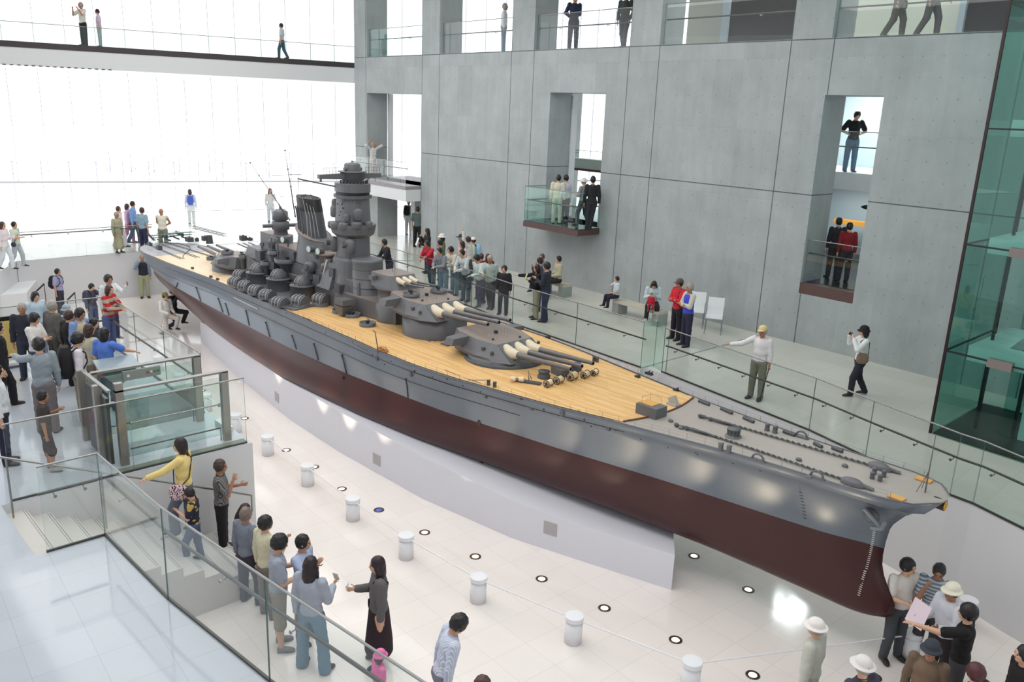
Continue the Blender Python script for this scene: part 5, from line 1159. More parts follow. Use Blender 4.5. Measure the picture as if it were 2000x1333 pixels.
# ================================================================= PEOPLE (smooth implicit bodies meshed on a grid)
class Field:
    def __init__(s, lo, hi, h):
        s.h = h; s.lo = np.array(lo, np.float32); n = np.ceil((np.array(hi)-np.array(lo))/h).astype(int)+1; s.n = n
        s.D = np.full(tuple(n), 9., np.float32)
        s.ax = [s.lo[i]+h*np.arange(n[i], dtype=np.float32) for i in range(3)]
    def win(s, lo, hi):
        sl = []
        for i in range(3):
            a = max(0, int((lo[i]-s.lo[i])/s.h)-1); b = min(s.n[i], int((hi[i]-s.lo[i])/s.h)+3)
            if b <= a: return None, None
            sl.append(slice(a, b))
        X = s.ax[0][sl[0]][:, None, None]; Y = s.ax[1][sl[1]][None, :, None]; Z_ = s.ax[2][sl[2]][None, None, :]
        return tuple(sl), (X, Y, Z_)
    def comb(s, sl, d, k):
        a = s.D[sl]
        if k <= 0: s.D[sl] = np.minimum(a, d); return
        h = np.clip(.5+.5*(a-d)/k, 0, 1); s.D[sl] = a+(d-a)*h-k*h*(1-h)
    def cap(s, a, b, ra, rb, k=.03, sub=False):
        a = np.array(a, np.float32); b = np.array(b, np.float32); r = max(ra, rb)+k+.02
        sl, P = s.win(np.minimum(a, b)-r, np.maximum(a, b)+r)
        if sl is None: return
        ab = b-a; L = float(ab@ab)+1e-9
        t = np.clip(((P[0]-a[0])*ab[0]+(P[1]-a[1])*ab[1]+(P[2]-a[2])*ab[2])/L, 0, 1)
        d = np.sqrt((P[0]-a[0]-t*ab[0])**2+(P[1]-a[1]-t*ab[1])**2+(P[2]-a[2]-t*ab[2])**2)-(ra+(rb-ra)*t)
        if sub: s.D[sl] = np.maximum(s.D[sl], -d)
        else: s.comb(sl, d, k)
    def ell(s, c, r, R=None, k=.03, sub=False, clip=None):
        c = np.array(c, np.float32); m = max(r)+k+.02; sl, P = s.win(c-m, c+m)
        if sl is None: return
        x, y, z = P[0]-c[0], P[1]-c[1], P[2]-c[2]
        if R is not None: x, y, z = (x*R[0][0]+y*R[1][0]+z*R[2][0], x*R[0][1]+y*R[1][1]+z*R[2][1], x*R[0][2]+y*R[1][2]+z*R[2][2])
        k0 = np.sqrt((x/r[0])**2+(y/r[1])**2+(z/r[2])**2); k1 = np.sqrt((x/r[0]**2)**2+(y/r[1]**2)**2+(z/r[2]**2)**2)+1e-6
        d = k0*(k0-1)/k1
        if clip is not None: d = np.maximum(d, clip(x, y, z))
        if sub: s.D[sl] = np.maximum(s.D[sl], -d)
        else: s.comb(sl, d, k)
    def half(s, p, n):      # keep the side n points away from
        p = np.array(p); n = np.array(n)/np.linalg.norm(n)
        d = (s.ax[0][:, None, None]-p[0])*n[0]+(s.ax[1][None, :, None]-p[1])*n[1]+(s.ax[2][None, None, :]-p[2])*n[2]
        s.D = np.maximum(s.D, d)
    def mesh(s):
        D = s.D; S = D < 0; n = np.array(D.shape)-1
        c = [S[i:i+n[0], j:j+n[1], k:k+n[2]] for i in (0,1) for j in (0,1) for k in (0,1)]
        an = c[0].copy(); al = c[0].copy()
        for q in c[1:]: an |= q; al &= q
        idx = np.argwhere(an & ~al)
        if len(idx) == 0: return [], []
        off = np.array([(i, j, k) for i in (0,1) for j in (0,1) for k in (0,1)])
        V_ = np.stack([D[idx[:,0]+o[0], idx[:,1]+o[1], idx[:,2]+o[2]] for o in off], 1)
        acc = np.zeros((len(idx), 3)); cnt = np.zeros(len(idx))
        for a in range(8):
            for b in range(a+1, 8):
                if np.abs(off[a]-off[b]).sum() != 1: continue
                da, db = V_[:, a], V_[:, b]; m = (da < 0) != (db < 0); t = np.where(m, da/np.where(m, da-db, 1), 0)
                acc += m[:, None]*(off[a]+t[:, None]*(off[b]-off[a])); cnt += m
        P = s.lo+(idx+acc/cnt[:, None])*s.h
        M = -np.ones(tuple(n), np.int64); M[idx[:,0], idx[:,1], idx[:,2]] = np.arange(len(idx)); F = []
        for ax in range(3):
            o1, o2 = [(1,2),(2,0),(0,1)][ax]
            A = np.take(S, range(0, n[ax]), ax); B = np.take(S, range(1, n[ax]+1), ax); e = np.argwhere(A != B)
            e = e[(e[:, o1] > 0) & (e[:, o2] > 0) & (e[:, o1] < n[o1]) & (e[:, o2] < n[o2])]
            if len(e) == 0: continue
            d1 = np.zeros(3, int); d1[o1] = 1; d2 = np.zeros(3, int); d2[o2] = 1
            g = lambda q: M[q[:,0], q[:,1], q[:,2]]
            Q = np.stack([g(e-d1-d2), g(e-d2), g(e), g(e-d1)], 1); fl = ~A[e[:,0], e[:,1], e[:,2]]
            Q[fl] = Q[fl][:, ::-1]; F.append(Q)
        F = np.concatenate(F); F = F[(F >= 0).all(1)]
        return P, F
def fmesh(name, F, mats, parent):
    P, Q = F.mesh()
    if len(P) == 0: return None
    me = bpy.data.meshes.new(name); me.vertices.add(len(P)); me.vertices.foreach_set('co', np.asarray(P, np.float32).ravel())
    me.loops.add(len(Q)*4); me.loops.foreach_set('vertex_index', Q.ravel().astype(np.int32)); me.polygons.add(len(Q))
    me.polygons.foreach_set('loop_start', np.arange(0, len(Q)*4, 4, dtype=np.int32)); me.polygons.foreach_set('loop_total', np.full(len(Q), 4, np.int32))
    me.polygons.foreach_set('use_smooth', np.ones(len(Q), bool)); me.update(calc_edges=True); me.materials.append(mats)
    o = bpy.data.objects.new(name, me); COL.objects.link(o); o.parent = parent; return o
def cloth_mat(c, pat=None):
    key = 'cloth_%d_%d_%d_%s' % (*c, pat or '')
    if key in MATS: return MATS[key]
    if not pat: return mat(key, c, .85, noise=.10, nscale=14, bump=.25)
    m, n = new_mat(key, .85, .3); co = n.n('ShaderNodeTexCoord'); s = n.n('ShaderNodeSeparateXYZ'); n.l(co.outputs['Object'], s.inputs[0])
    kind, c2, w = pat
    if kind == 'h': f = n.math('GREATER_THAN', n.math('FRACT', n.math('DIVIDE', s.outputs[2], w)), .5)
    elif kind == 'v': f = n.math('GREATER_THAN', n.math('FRACT', n.math('DIVIDE', n.math('ADD', s.outputs[1], s.outputs[0]), w)), .6)
    elif kind == 'p':
        nz = n.n('ShaderNodeTexVoronoi'); nz.inputs['Scale'].default_value = 1/w; n.l(co.outputs['Object'], nz.inputs['Vector']); f = n.math('LESS_THAN', nz.outputs['Distance'], .40)
    else: f = n.math('GREATER_THAN', n.math('ADD', n.math('FRACT', n.math('DIVIDE', s.outputs[2], w)), n.math('FRACT', n.math('DIVIDE', s.outputs[1], w))), 1.0)
    n.l(n.mix(f, C4(*c), C4(*c2)), n.b.inputs['Base Color']); return m
def hair_mat(c): return mat('hair_%d_%d_%d' % c, tuple(min(255, int(v*1.25+6)) for v in c), .45, noise=.25, nscale=60, bump=.4)
SKIN = [mat('skin_light', (214,168,140), .55), mat('skin_mid', (196,148,118), .55), mat('skin_tan', (176,126,98), .55)]
M_EYE = mat('eye_dark', (30,22,20), .3); M_LIP = mat('lips', (168,92,84), .5)
def nrm(v): v = np.array(v, float); return v/np.linalg.norm(v)
ARMS = {  # upper arm, forearm (y positive = away from the body on that side), finger curl
 'down': ((.06,.13,-1), (.16,.04,-1), .35), 'slack': ((-.05,.16,-1), (.10,.05,-1), .5), 'cross': ((.34,.10,-.95), (.36,-.93,.10), .4),
 'rail': ((.62,.12,-.75), (.75,-.62,-.02), .5), 'cam': ((.62,.34,-.55), (.30,-.50,.92), 1.1), 'chest': ((.25,.16,-.95), (.72,-.42,.42), .9),
 'hold': ((.22,.14,-.98), (.92,-.28,.18), .8), 'point': ((.86,.20,-.22), (.97,.06,.02), .25), 'pointup': ((.70,.25,-.55), (.55,.0,.85), .5),
 'reach': ((.80,.25,-.55), (.90,.10,-.35), .5), 'side': ((.25,.85,-.55), (.15,.95,-.25), .3), 'up': ((.2,.45,.88), (.05,.1,1), .2), 'back': ((-.45,.25,-.9), (-.12,-.75,-.45), .6),
 'hip': ((-.1,.55,-.85), (.25,-.75,-.35), .6), 'chin': ((.45,.05,-.85), (.35,-.25,.95), .9), 'swingf': ((.38,.10,-.95), (.60,.0,-.85), .5), 'swingb': ((-.36,.12,-.95), (-.1,.05,-1), .5),
 'lap': ((.15,.12,-1), (.85,-.35,-.25), .6), 'head': ((.25,.85,.45), (.0,-.75,.75), .7), 'pocket': ((-.12,.25,-.95), (.35,-.25,-.85), .8), 'strap': ((.15,.22,-.95), (.55,-.55,.62), 1.)}
LEGS = {'stand': (((.0,.05,-1),(0,.02,-1)), ((.0,.05,-1),(0,.02,-1))), 'walk': (((.36,.02,-1),(.02,0,-1)), ((-.14,.03,-1),(-.48,0,-.9))), 'wide': (((.03,.16,-1),(0,.06,-1)), ((.03,.16,-1),(0,.06,-1))),
 'contra': (((.0,.04,-1),(0,.02,-1)), ((.20,.14,-1),(-.08,.05,-1))), 'sit': (((1,.16,-.05),(.05,.02,-1)), ((1,.12,-.05),(.18,.05,-1))), 'cross': (((.0,.02,-1),(0,.0,-1)), ((.10,-.14,-1),(-.12,-.1,-1))),
 'step': (((.45,.03,-.9),(-.05,0,-1)), ((-.05,.03,-1),(-.15,0,-1))), 'crouch': (((1,.2,-.1),(-.45,.0,-1)), ((.35,.1,-1),(-.9,.0,-.5)))}
def rotm(yaw, pitch, roll=0.):
    return np.array((Matrix.Rotation(yaw, 3, 'Z') @ Matrix.Rotation(pitch, 3, 'Y') @ Matrix.Rotation(roll, 3, 'X')))
PEOPLE = []
def person(head, z0, H, fa, arms, legs, top, bot, hair, label, lean=0., hy=0., hp=0., sleeve='long', h=None, skin=0, vest=None, hat=None, shoes=(40,36,34), wide=1., group=None, xy=None, jacket=False, seat=None, glasses=False, hem=.50, twist=0., scarf=None):
    """head = pixel of the top of the head in the photo frame; the figure stands on the floor at height z0"""
    az = math.radians(-43.4+fa); u = H/1.70
    if h is None: h = .0105 if head[1] > 840 or (head[0] < 420 and head[1] > 520) else .0145
    W_ = .104*wide
    hip = np.array([0, 0, .50])*H; 
    Rt = rotm(math.radians(twist), lean)
    def tor(p): return hip+Rt @ (np.array(p, float)*H-hip)
    J = {}
    for s, sg in (('L', 1), ('R', -1)):
        J['sh'+s] = tor((-.003, sg*W_, .812)); a = ARMS[arms[0 if s == 'L' else 1]]
        U = nrm(Rt @ nrm((a[0][0], sg*a[0][1], a[0][2]))); Fv = nrm(Rt @ nrm((a[1][0], sg*a[1][1], a[1][2])))
        if lean > .3: Fv = nrm(nrm((a[1][0], sg*a[1][1], a[1][2]))*.6+Fv*.4)
        J['el'+s] = J['sh'+s]+U*.172*H; J['wr'+s] = J['el'+s]+Fv*.150*H; J['fd'+s] = Fv; J['curl'+s] = a[2]
        J['hand'+s] = J['wr'+s]+Fv*.06*H
        lg = LEGS[legs][0 if s == 'L' else 1]; T_ = nrm((lg[0][0], sg*lg[0][1], lg[0][2])); Sv = nrm((lg[1][0], sg*lg[1][1], lg[1][2]))
        J['hp'+s] = hip+np.array([0, sg*.052*wide, .005])*H; J['kn'+s] = J['hp'+s]+T_*.235*H; J['an'+s] = J['kn'+s]+Sv*.222*H; J['sv'+s] = Sv
    dz = (seat if seat is not None else None)
    low = min(J['anL'][2], J['anR'][2])-.040*H
    shift = -low if seat is None else seat-(hip[2]-.075*H)
    for k_ in J:
        if isinstance(J[k_], np.ndarray) and k_[:2] in ('sh','el','wr','ha','hp','kn','an'): J[k_] = J[k_]+[0, 0, shift]
    hip = hip+[0, 0, shift]
    tor0 = tor
    def tor(p): return tor0(p)+0 if False else (Rt @ (np.array(p, float)*H-np.array([0,0,.50])*H)+hip)
    neck = tor((-.004, 0, .835)); hc0 = tor((.004, 0, .885)); Rh = rotm(math.radians(hy+twist), hp+lean*.35)
    hc = hc0+Rh @ (np.array([.010, 0, .042])*H); top_ = hc+np.array([0, 0, .072*H])
    ca, sa = math.cos(az), math.sin(az)
    if xy is None:
        P = Z(head, z0+top_[2]); ox, oy = P[0]-(ca*top_[0]-sa*top_[1]), P[1]-(sa*top_[0]+ca*top_[1])
    else: ox, oy = xy[0], xy[1]
    root = thing('person', label, 'person', (ox, oy, z0), az, group)
    pts = np.array([J[k_] for k_ in J if isinstance(J[k_], np.ndarray) and k_[:2] in ('sh','el','wr','ha','hp','kn','an')]+[hc, neck])
    lo = pts.min(0)-.17*u; hi = pts.max(0)+.17*u; lo[2] = min(lo[2], -.01); hi[2] = max(hi[2], top_[2]+.03)
    # --- body
    F = Field(lo, hi, h); E = lambda c, r, **k: F.ell(c, [v*H for v in r], **k)
    E(tor((0,0,.745)), (.062,.092*wide,.095), R=Rt); E(tor((.0,0,.64)), (.055,.078*wide,.07), R=Rt); E(hip+[0,0,.02*H], (.062,.088*wide,.058))
    F.cap(tor((-.004,0,.80)), hc0, .034*H, .031*H, .02)
    F.ell(hc, (.055*H,.0445*H,.068*H), R=Rh, k=.012)
    hd = lambda x, y, z: hc+Rh @ (np.array([x, y, z])*H)
    F.ell(hd(.018,0,-.040), (.034*H,.030*H,.026*H), R=Rh, k=.012)
    F.cap(hd(.050,0,.006), hd(.058,0,-.016), .006*H, .008*H, .006); F.ell(hd(.040,0,.014), (.014*H,.030*H,.008*H), R=Rh, k=.008)
    for sg in (1, -1):
        F.ell(hd(-.004,sg*.045,-.006), (.011*H,.007*H,.018*H), R=Rh, k=.004); F.ell(hd(.038,sg*.024,-.012), (.014*H,.012*H,.012*H), R=Rh, k=.008)
    fing = h < .0125
    for s, sg in (('L', 1), ('R', -1)):
        F.cap(J['sh'+s], J['el'+s], .030*H, .024*H, .03); F.cap(J['el'+s], J['wr'+s], .024*H, .0155*H, .012)
        F.cap(J['hp'+s], J['kn'+s], .050*H, .034*H, .03); F.cap(J['kn'+s], J['an'+s], .034*H, .021*H, .015)
        F.ell((J['kn'+s]*.65+J['an'+s]*.35)-[.012*H,0,0], (.030*H,.028*H,.05*H), k=.02)
        a = J['an'+s]; F.cap(a+[-.01*H,0,-.015*H], a+[.075*H, sg*.012*H, -.026*H], .018*H, .014*H, .015)
        w, d = J['wr'+s], J['fd'+s]; n_ = nrm(np.cross(d, (0, 0, 1))*sg*-1 if abs(d[2]) < .8 else np.array([0, -sg, 0])); n_ = nrm(n_-d*(n_@d)); sd = nrm(np.cross(d, n_))*sg
        if arms[0 if s == 'L' else 1] in ('rail','reach','lap','point','side'): n_ = nrm(np.array([0,0,-1.])-d*(-d[2])); sd = nrm(np.cross(d, n_))*sg
        F.cap(w, w+d*.045*u, .019*u, .022*u, .01)
        for q in (-.02, 0, .02): F.cap(w+d*.03*u+sd*q*u*.6, w+d*.085*u+sd*q*u, .013*u, .012*u, .006)
        c = J['curl'+s]
        if fing:
            for q, L_ in ((-.029,.058), (-.0098,.072), (.0098,.078), (.029,.070)):
                r0 = w+d*.088*u+sd*q*u; d1 = d*math.cos(c*.5)+n_*math.sin(c*.5); d2 = d*math.cos(c*1.5)+n_*math.sin(c*1.5); r1 = r0+d1*L_*.5*u; F.cap(r0, r1, .0088*u, .0082*u, .002); F.cap(r1, r1+d2*L_*.5*u, .0082*u, .0068*u, .002)
            r0 = w+d*.028*u+sd*.024*u; r1 = r0+nrm(d*.55+sd*.75+n_*.3)*.04*u; F.cap(r0, r1, .0115*u, .0095*u, .004); F.cap(r1, r1+nrm(d*.85+sd*.2+n_*.45)*.032*u, .0095*u, .008*u, .002)
        else:
            F.cap(w+d*.08*u, w+d*.13*u*math.cos(c*.6)+d*.03*u+n_*.05*u*math.sin(c), .020*u, .013*u, .006); F.cap(w+d*.03*u+sd*.02*u, w+d*.07*u+sd*.045*u, .011*u, .009*u, .004)
    fmesh('body', F, SKIN[skin], root)
    # --- top garment
    inf = (.016 if not jacket else .024)*u; tc, tp = (top, None) if not isinstance(top[0], tuple) else top
    F = Field(lo, hi, h*1.12); E = lambda c, r, **k: F.ell(c, [v*H+inf for v in r], **k)
    E(tor((0,0,.745)), (.060,.092*wide,.093), R=Rt, k=.04); E(tor((.004,0,.65)), (.060,.084*wide,.075), R=Rt, k=.04); E(tor((0,0,.55)), (.062,.086*wide,.07), R=Rt, k=.04)
    sl_ = {'long': 1.0, 'short': .0, 'none': -1, 'half': .35}[sleeve]
    for s in 'LR':
        e1 = J['el'+s] if sl_ >= 0 else J['sh'+s]
        if sleeve == 'none': F.cap(J['sh'+s], J['sh'+s]+(J['el'+s]-J['sh'+s])*.06, .030*H+inf*.6, .030*H+inf*.6, .03)
        elif sleeve == 'short': F.cap(J['sh'+s], J['sh'+s]+(J['el'+s]-J['sh'+s])*.74, .032*H+inf, .031*H+inf*1.2, .035)
        else:
            F.cap(J['sh'+s], e1, .031*H+inf, .026*H+inf, .035); F.cap(e1, e1+(J['wr'+s]-e1)*(.95 if sl_ == 1 else .3), .026*H+inf, .020*H+inf*.8, .012)
    F.half(tor((0, 0, hem)), -(Rt @ np.array([0, 0, 1.])))
    x, y, z = F.ax; F.D += (.0028*np.sin(z[None,None,:]*55+x[:,None,None]*30+y[None,:,None]*24)*np.sin(y[None,:,None]*31+z[None,None,:]*17)).astype(np.float32)*u
    fmesh('jacket' if jacket else 'shirt', F, cloth_mat(tc, tp), root)
    if vest:
        F = Field(lo, hi, h*1.12); i2 = inf+.012*u
        F.ell(tor((0,0,.745)), (.060*H+i2,.088*wide*H+i2,.085*H+i2), R=Rt, k=.04); F.ell(tor((.004,0,.65)), (.060*H+i2,.082*wide*H+i2,.075*H+i2), R=Rt, k=.04); F.ell(tor((0,0,.56)), (.062*H+i2,.086*wide*H+i2,.06*H+i2), R=Rt, k=.04)
        F.half(tor((0,0,hem+.01)), -(Rt @ np.array([0, 0, 1.]))); F.half(tor((0,0,.825)), Rt @ np.array([0, 0, 1.])); fmesh('vest', F, cloth_mat(vest), root)
    # collar
    mb = MB(); c = tor((.004,0,.838)); ring = [c+Rt @ (np.array([.036*math.cos(t), .040*math.sin(t), .008*math.cos(t)*-1])*H) for t in [2*PI*k/16 for k in range(16)]]; mb.tube(ring, .0085*u, 6, closed=True); mb.build('collar', cloth_mat(vest or tc), root, True)
    # --- lower garment
    kind, bc = bot; F = Field(lo, hi, h*1.12); i3 = .014*u
    if kind == 'skirt':
        F.ell(hip+[0,0,.02*H], (.064*H+i3,.090*H*wide+i3,.06*H+i3)); F.cap(hip, [0,0,.16*H], .085*H, .120*H, .03); F.half((0,0,.10*H), (0,0,-1)); F.half(hip+[0,0,.07*H], (0,0,1))
    else:
        F.ell(hip+[0,0,.015*H], (.062*H+i3,.088*H*wide+i3,.058*H+i3), k=.03)
        for s in 'LR':
            F.cap(J['hp'+s], J['kn'+s], .051*H+i3, .037*H+i3, .03)
            if kind == 'shorts': F.cap(J['kn'+s], J['kn'+s]+(J['an'+s]-J['kn'+s])*.12, .040*H+i3, .042*H+i3, .02)
            else: F.cap(J['kn'+s], J['an'+s]+J['sv'+s]*.012*H, .037*H+i3, (.030 if kind == 'pants' else .042)*H+i3, .02)
        F.half((0,0,.012*H), (0,0,-1)); F.half(hip+[0,0,.075*H], (0,0,1))
        x, y, z = F.ax; F.D += (.003*np.sin(z[None,None,:]*48+y[None,:,None]*30)*np.sin(x[:,None,None]*33)).astype(np.float32)*u
    fmesh({'skirt': 'skirt', 'shorts': 'shorts'}.get(kind, 'trousers'), F, cloth_mat(bc), root)
    if kind != 'skirt' or True:
        for s, sg in (('L', 1), ('R', -1)):
            a = J['an'+s]; mb = MB(); rings = []
            for t, w_, hh in ((-.032,.018,.03),(-.024,.026,.052),(.0,.029,.056),(.03,.031,.044),(.065,.032,.032),(.092,.026,.024),(.106,.012,.016)):
                cx = a+np.array([t, sg*.012*max(0, t)/.09, -.040])*H; rings.append([cx+np.array([0, w_*math.cos(q)*H, max(0, (math.sin(q)*.5+.5))*hh*H]) for q in [2*PI*k/12 for k in range(12)]])
            mb.loft(rings); mb.build('shoe', mat('shoe_%d_%d_%d' % shoes, shoes, .5), root, True)
    # --- hair and hat
    hc_, hs = hair
    if hs != 'bald':
        F = Field(hc-.2*u-[0,0,.16*u], hc+.2*u, min(h, .011)); sh = Rh @ (np.array([-.008,0,.008])*H)
        F.ell(hc+sh, (.0615*H,.0525*H,.070*H), R=Rh, k=.01)
        if hs in ('long','bob','tail'):
            F.ell(hd(-.022,0,-.03), (.050*H,.056*H,.075*H), R=Rh, k=.015)
            if hs == 'long':
                F.ell(hd(-.034,0,-.085), (.040*H,.056*H,.085*H), R=Rh, k=.02)
                for sg in (1,-1): F.cap(hd(.0,sg*.048,-.02), hd(-.004,sg*.054,-.12), .018*H, .014*H, .012)
            if hs == 'tail': F.cap(hd(-.05,0,-.01), hd(-.062,0,-.11), .02*H, .012*H, .012)
        if hs == 'full': F.ell(hc+sh*1.1, (.068*H,.060*H,.074*H), R=Rh, k=.01)
        # face opening and nape line
        F.ell(hd(.066,0,-.030), (.050*H,.040*H,.066*H), R=Rh, sub=True); F.ell(hd(.050,0,-.075), (.062*H,.046*H,.060*H), R=Rh, sub=True)
        if hs in ('short','full','grey'): F.half(hd(-.02,0,-.044), Rh @ np.array([.35,0,-1.])); 
        for sg in (1,-1):
            if hs in ('short','full','grey'): F.ell(hd(.006,sg*.060,-.030), (.020*H,.016*H,.026*H), R=Rh, sub=True)
        x, y, z = F.ax; q_ = (x[:,None,None]-hc[0])*90/u; r_ = (y[None,:,None]-hc[1])*85/u; t_ = (z[None,None,:]-hc[2])*60/u; F.D += (u*(.0034*np.sin(q_+1.7*np.sin(r_*.6))*np.sin(r_+t_*.5)+.0022*np.sin(t_*1.3+r_*.7))).astype(np.float32)
        fmesh('hair', F, hair_mat(hc_), root)
    if hat:
        hk, hcol = hat; F = Field(hc-.24*u, hc+.24*u, min(h, .011))
        F.ell(hd(-.004,0,.034), (.063*H,.055*H,.050*H), R=Rh, k=.0, clip=lambda x, y, z: -(z+.030*H))
        if hk == 'brim': F.ell(hd(0,0,.012), (.098*H,.088*H,.011*H), R=Rh, k=.012)
        elif hk == 'bucket': F.ell(hd(0,0,.006), (.088*H,.078*H,.018*H), R=Rh, k=.02)
        else: F.ell(hd(.058,0,.018), (.058*H,.044*H,.008*H), R=Rh, k=.008)
        fmesh('hat', F, cloth_mat(hcol), root)
    # --- face details
    mb = MB(); lp = MB()
    for sg in (1,-1):
        c = hd(.0505, sg*.019, .000); mb.ell(c, (.005*H,.0075*H,.004*H), 8, 6); a, b = hd(.0515,sg*.010,.012), hd(.047,sg*.029,.012); mb.cyl(a, b, .0022*H, n=5)
    mb.build('eyes', M_EYE, root, True)
    lp.ell(hd(.052,0,-.031), (.004*H,.012*H,.0035*H), 8, 6); lp.build('mouth', M_LIP, root, True)
    if glasses:
        mb = MB()
        for sg in (1,-1): mb.tube([hd(.060,sg*.020+.013*math.cos(t),.001+.010*math.sin(t)) for t in [2*PI*k/10 for k in range(10)]], .0012*H, 4, closed=True); mb.cyl(hd(.058,sg*.033,.003), hd(.0,sg*.048,.006), .0012*H, n=4)
        mb.build('glasses', M_BLK, root, True)
    if kind not in ('skirt',) and hem > .53:
        mb = MB(); c = hip+[0,0,.062*H]; mb.tube([c+[.074*H*math.cos(t), .098*H*wide*math.sin(t), 0] for t in [2*PI*k/20 for k in range(20)]], .009*u, 6, closed=True); mb.build('belt', mat('belt_dark', (34,28,28), .5), root, True)
    J.update(hc=hc, neck=neck, tor=tor, H=H, az=az, o=(ox, oy, z0), Rt=Rt, Rh=Rh, root=root, hd=hd, u=u, hip=hip)
    PEOPLE.append(J); return J
def wpt(J, p):      # local to world
    c, s = math.cos(J['az']), math.sin(J['az']); return np.array([J['o'][0]+c*p[0]-s*p[1], J['o'][1]+s*p[0]+c*p[1], J['o'][2]+p[2]])
# carried things: each a top-level object of its own
def rbox(mb, c, d, r=.25, mi=0, n=10, R=None):       # rounded box by superellipse rings
    rings = []
    for k in range(7):
        t = -1+2*k/6; w = (1-abs(t)**4)**.25 if abs(t) < 1 else .45; row = []
        for j in range(16):
            a = 2*PI*j/16; q = (abs(math.cos(a))**4+abs(math.sin(a))**4)**(-.25); v = np.array([d[0]/2*q*math.cos(a)*max(w,.6), d[1]/2*q*math.sin(a)*max(w,.6), d[2]/2*t])
            row.append(np.array(c)+(R @ v if R is not None else v))
        rings.append(row)
    mb.loft(rings, mi, True)
def held(J, name, label, cat, build, group=None):
    t = thing(name, label, cat, (J['o'][0], J['o'][1], J['o'][2]), J['az'], group); build(t, J); return t
def backpack(J, label, c, c2=None, s=1.):
    def b(t, J):
        mb = MB(); p = J['tor']((-.115,0,.70)); rbox(mb, p, (.17*s,.28*s,.42*s), R=J['Rt']); mb.build('pack_body', cloth_mat(c), t, True)
        mb = MB(); p = J['tor']((-.175,0,.66)); rbox(mb, p, (.07*s,.20*s,.22*s), R=J['Rt']); mb.build('front_pocket', cloth_mat(c2 or c), t, True)
        for sg in (1,-1):
            mb = MB(); mb.tube([J['tor']((-.07,sg*.055,.80)), J['tor']((-.01,sg*.066,.865-.01)), J['tor']((.068,sg*.062,.79)), J['tor']((.078,sg*.070,.70)), J['tor']((.03,sg*.098,.63)), J['tor']((-.06,sg*.07,.62))], .014, 6); mb.build('strap', cloth_mat((30,30,34)), t, True)
    return held(J, 'backpack', label, 'backpack', b)
def bag(J, label, c, side=1, z=.50, s=1., pat=None, cross=True, x=.02):
    def b(t, J):
        mb = MB(); p = J['tor']((x, side*.125, z)); rbox(mb, p, (.26*s,.10*s,.24*s)); mb.build('bag_body', cloth_mat(c, pat), t, True)
        mb = MB(); o_ = -side if cross else side; mb.tube([p+[.05*s,0,.10*s], J['tor']((.075,side*.05,.68)), J['tor']((.05,o_*.06,.80)), J['tor']((-.01,o_*.066,.85)), J['tor']((-.072,o_*.04,.78)), J['tor']((-.07,side*.06,.62)), p+[-.05*s,0,.10*s]], .009, 5); mb.build('strap', cloth_mat((40,34,32)), t, True)
    return held(J, 'shoulder_bag', label, 'bag', b)
def camera_(J, label, hand='R', c=(40,40,44)):
    def b(t, J):
        p = (J['handL']+J['handR'])/2 if hand == 'B' else J['hand'+hand]+J['fd'+hand]*.03; mb = MB(); mb.box(p, (.035,.10,.06)); mb.build('camera_body', mat('camera_%d' % c[0], c, .35), t, True)
        mb = MB(); mb.cyl(p+[.015,0,0], p+[.045,0,0], .022, n=12); mb.build('lens', M_BLK, t, True)
    return held(J, 'camera', label, 'camera', b)
def paper(J, label, hand='L', c=(232,228,222), s=(.20,.28), up=True):
    def b(t, J):
        p = J['hand'+hand]+[.02,0,.06]; mb = MB(); mb.box(p, (.006, s[0], s[1]), ry=-.35 if up else 1.1); mb.build('sheet', mat('paper_%d' % c[2], c, .6), t, True)
    return held(J, 'leaflet', label, 'leaflet', b)
BLK=(22,20,24); DRK=(38,34,36); NAVY=(38,42,66); JEAN=(88,118,142); JEAN2=(62,82,112); KHAKI=(150,142,118); WHT=(226,226,226); GRY=(132,134,138)
HB=(18,14,16); HBR=(52,34,28); HG=(120,116,110)
P = person
def onb(px, off=.5): p = V((px, 60), BA, float(np.array([-math.sin(BA), math.cos(BA)])@B0)+off); return (p[0], p[1])
def onw(px, off, py=60): p = V((px, py), AW, DW+off); return (p[0], p[1])
# upper bridge and top gallery
P((163,5), 9.25, 1.62, 330, ('cam','cam'), 'stand', (218,218,208), ('pants',DRK), (HG,'grey'), 'person in white T-shirt holding a camera up on the upper bridge', sleeve='short', skin=2, xy=onb(163,.4))
P((194,22), 9.25, 1.42, 300, ('slack','slack'), 'stand', (206,190,208), ('pants',(190,190,200)), (HB,'short'), 'smaller person in pale lavender top on the upper bridge', sleeve='short', xy=onb(194,.4))
P((548,40), 9.25, 1.5, 270, ('slack','slack'), 'walk', (196,214,222), ('pants',JEAN2), (HB,'short'), 'lone person in pale shirt walking at the right of the upper bridge', sleeve='short', xy=onb(550,.5))
P((983,15), ZT, 1.70, 90, ('slack','slack'), 'stand', (214,218,222), ('pants',JEAN), (HG,'grey'), 'person half hidden by a pillar of the top gallery', skin=2, xy=onw(984,.55))
P((1119,-5), ZT, 1.72, 20, ('back','back'), 'stand', (30,40,66), ('pants',(30,30,48)), (HG,'grey'), 'person all in dark navy standing in the top gallery opening', skin=2, xy=onw(1120,.42))
P((1218,3), ZT, 1.68, 330, ('pocket','slack'), 'walk', (48,60,58), ('pants',(40,46,64)), (HG,'grey'), 'person in dark green shirt beside a pillar in the top gallery', skin=2, xy=onw(1219,.45))
p_ = P((1745,-60), ZT, 1.72, 60, ('slack','slack'), 'walk', (110,112,116), ('pants',(96,92,84)), (HB,'short'), 'walking person with grey trousers cropped at the top edge', xy=onw(1748,.8)); bag(p_, 'black bag carried by the cropped walker at the top edge', BLK, side=1, z=.48)
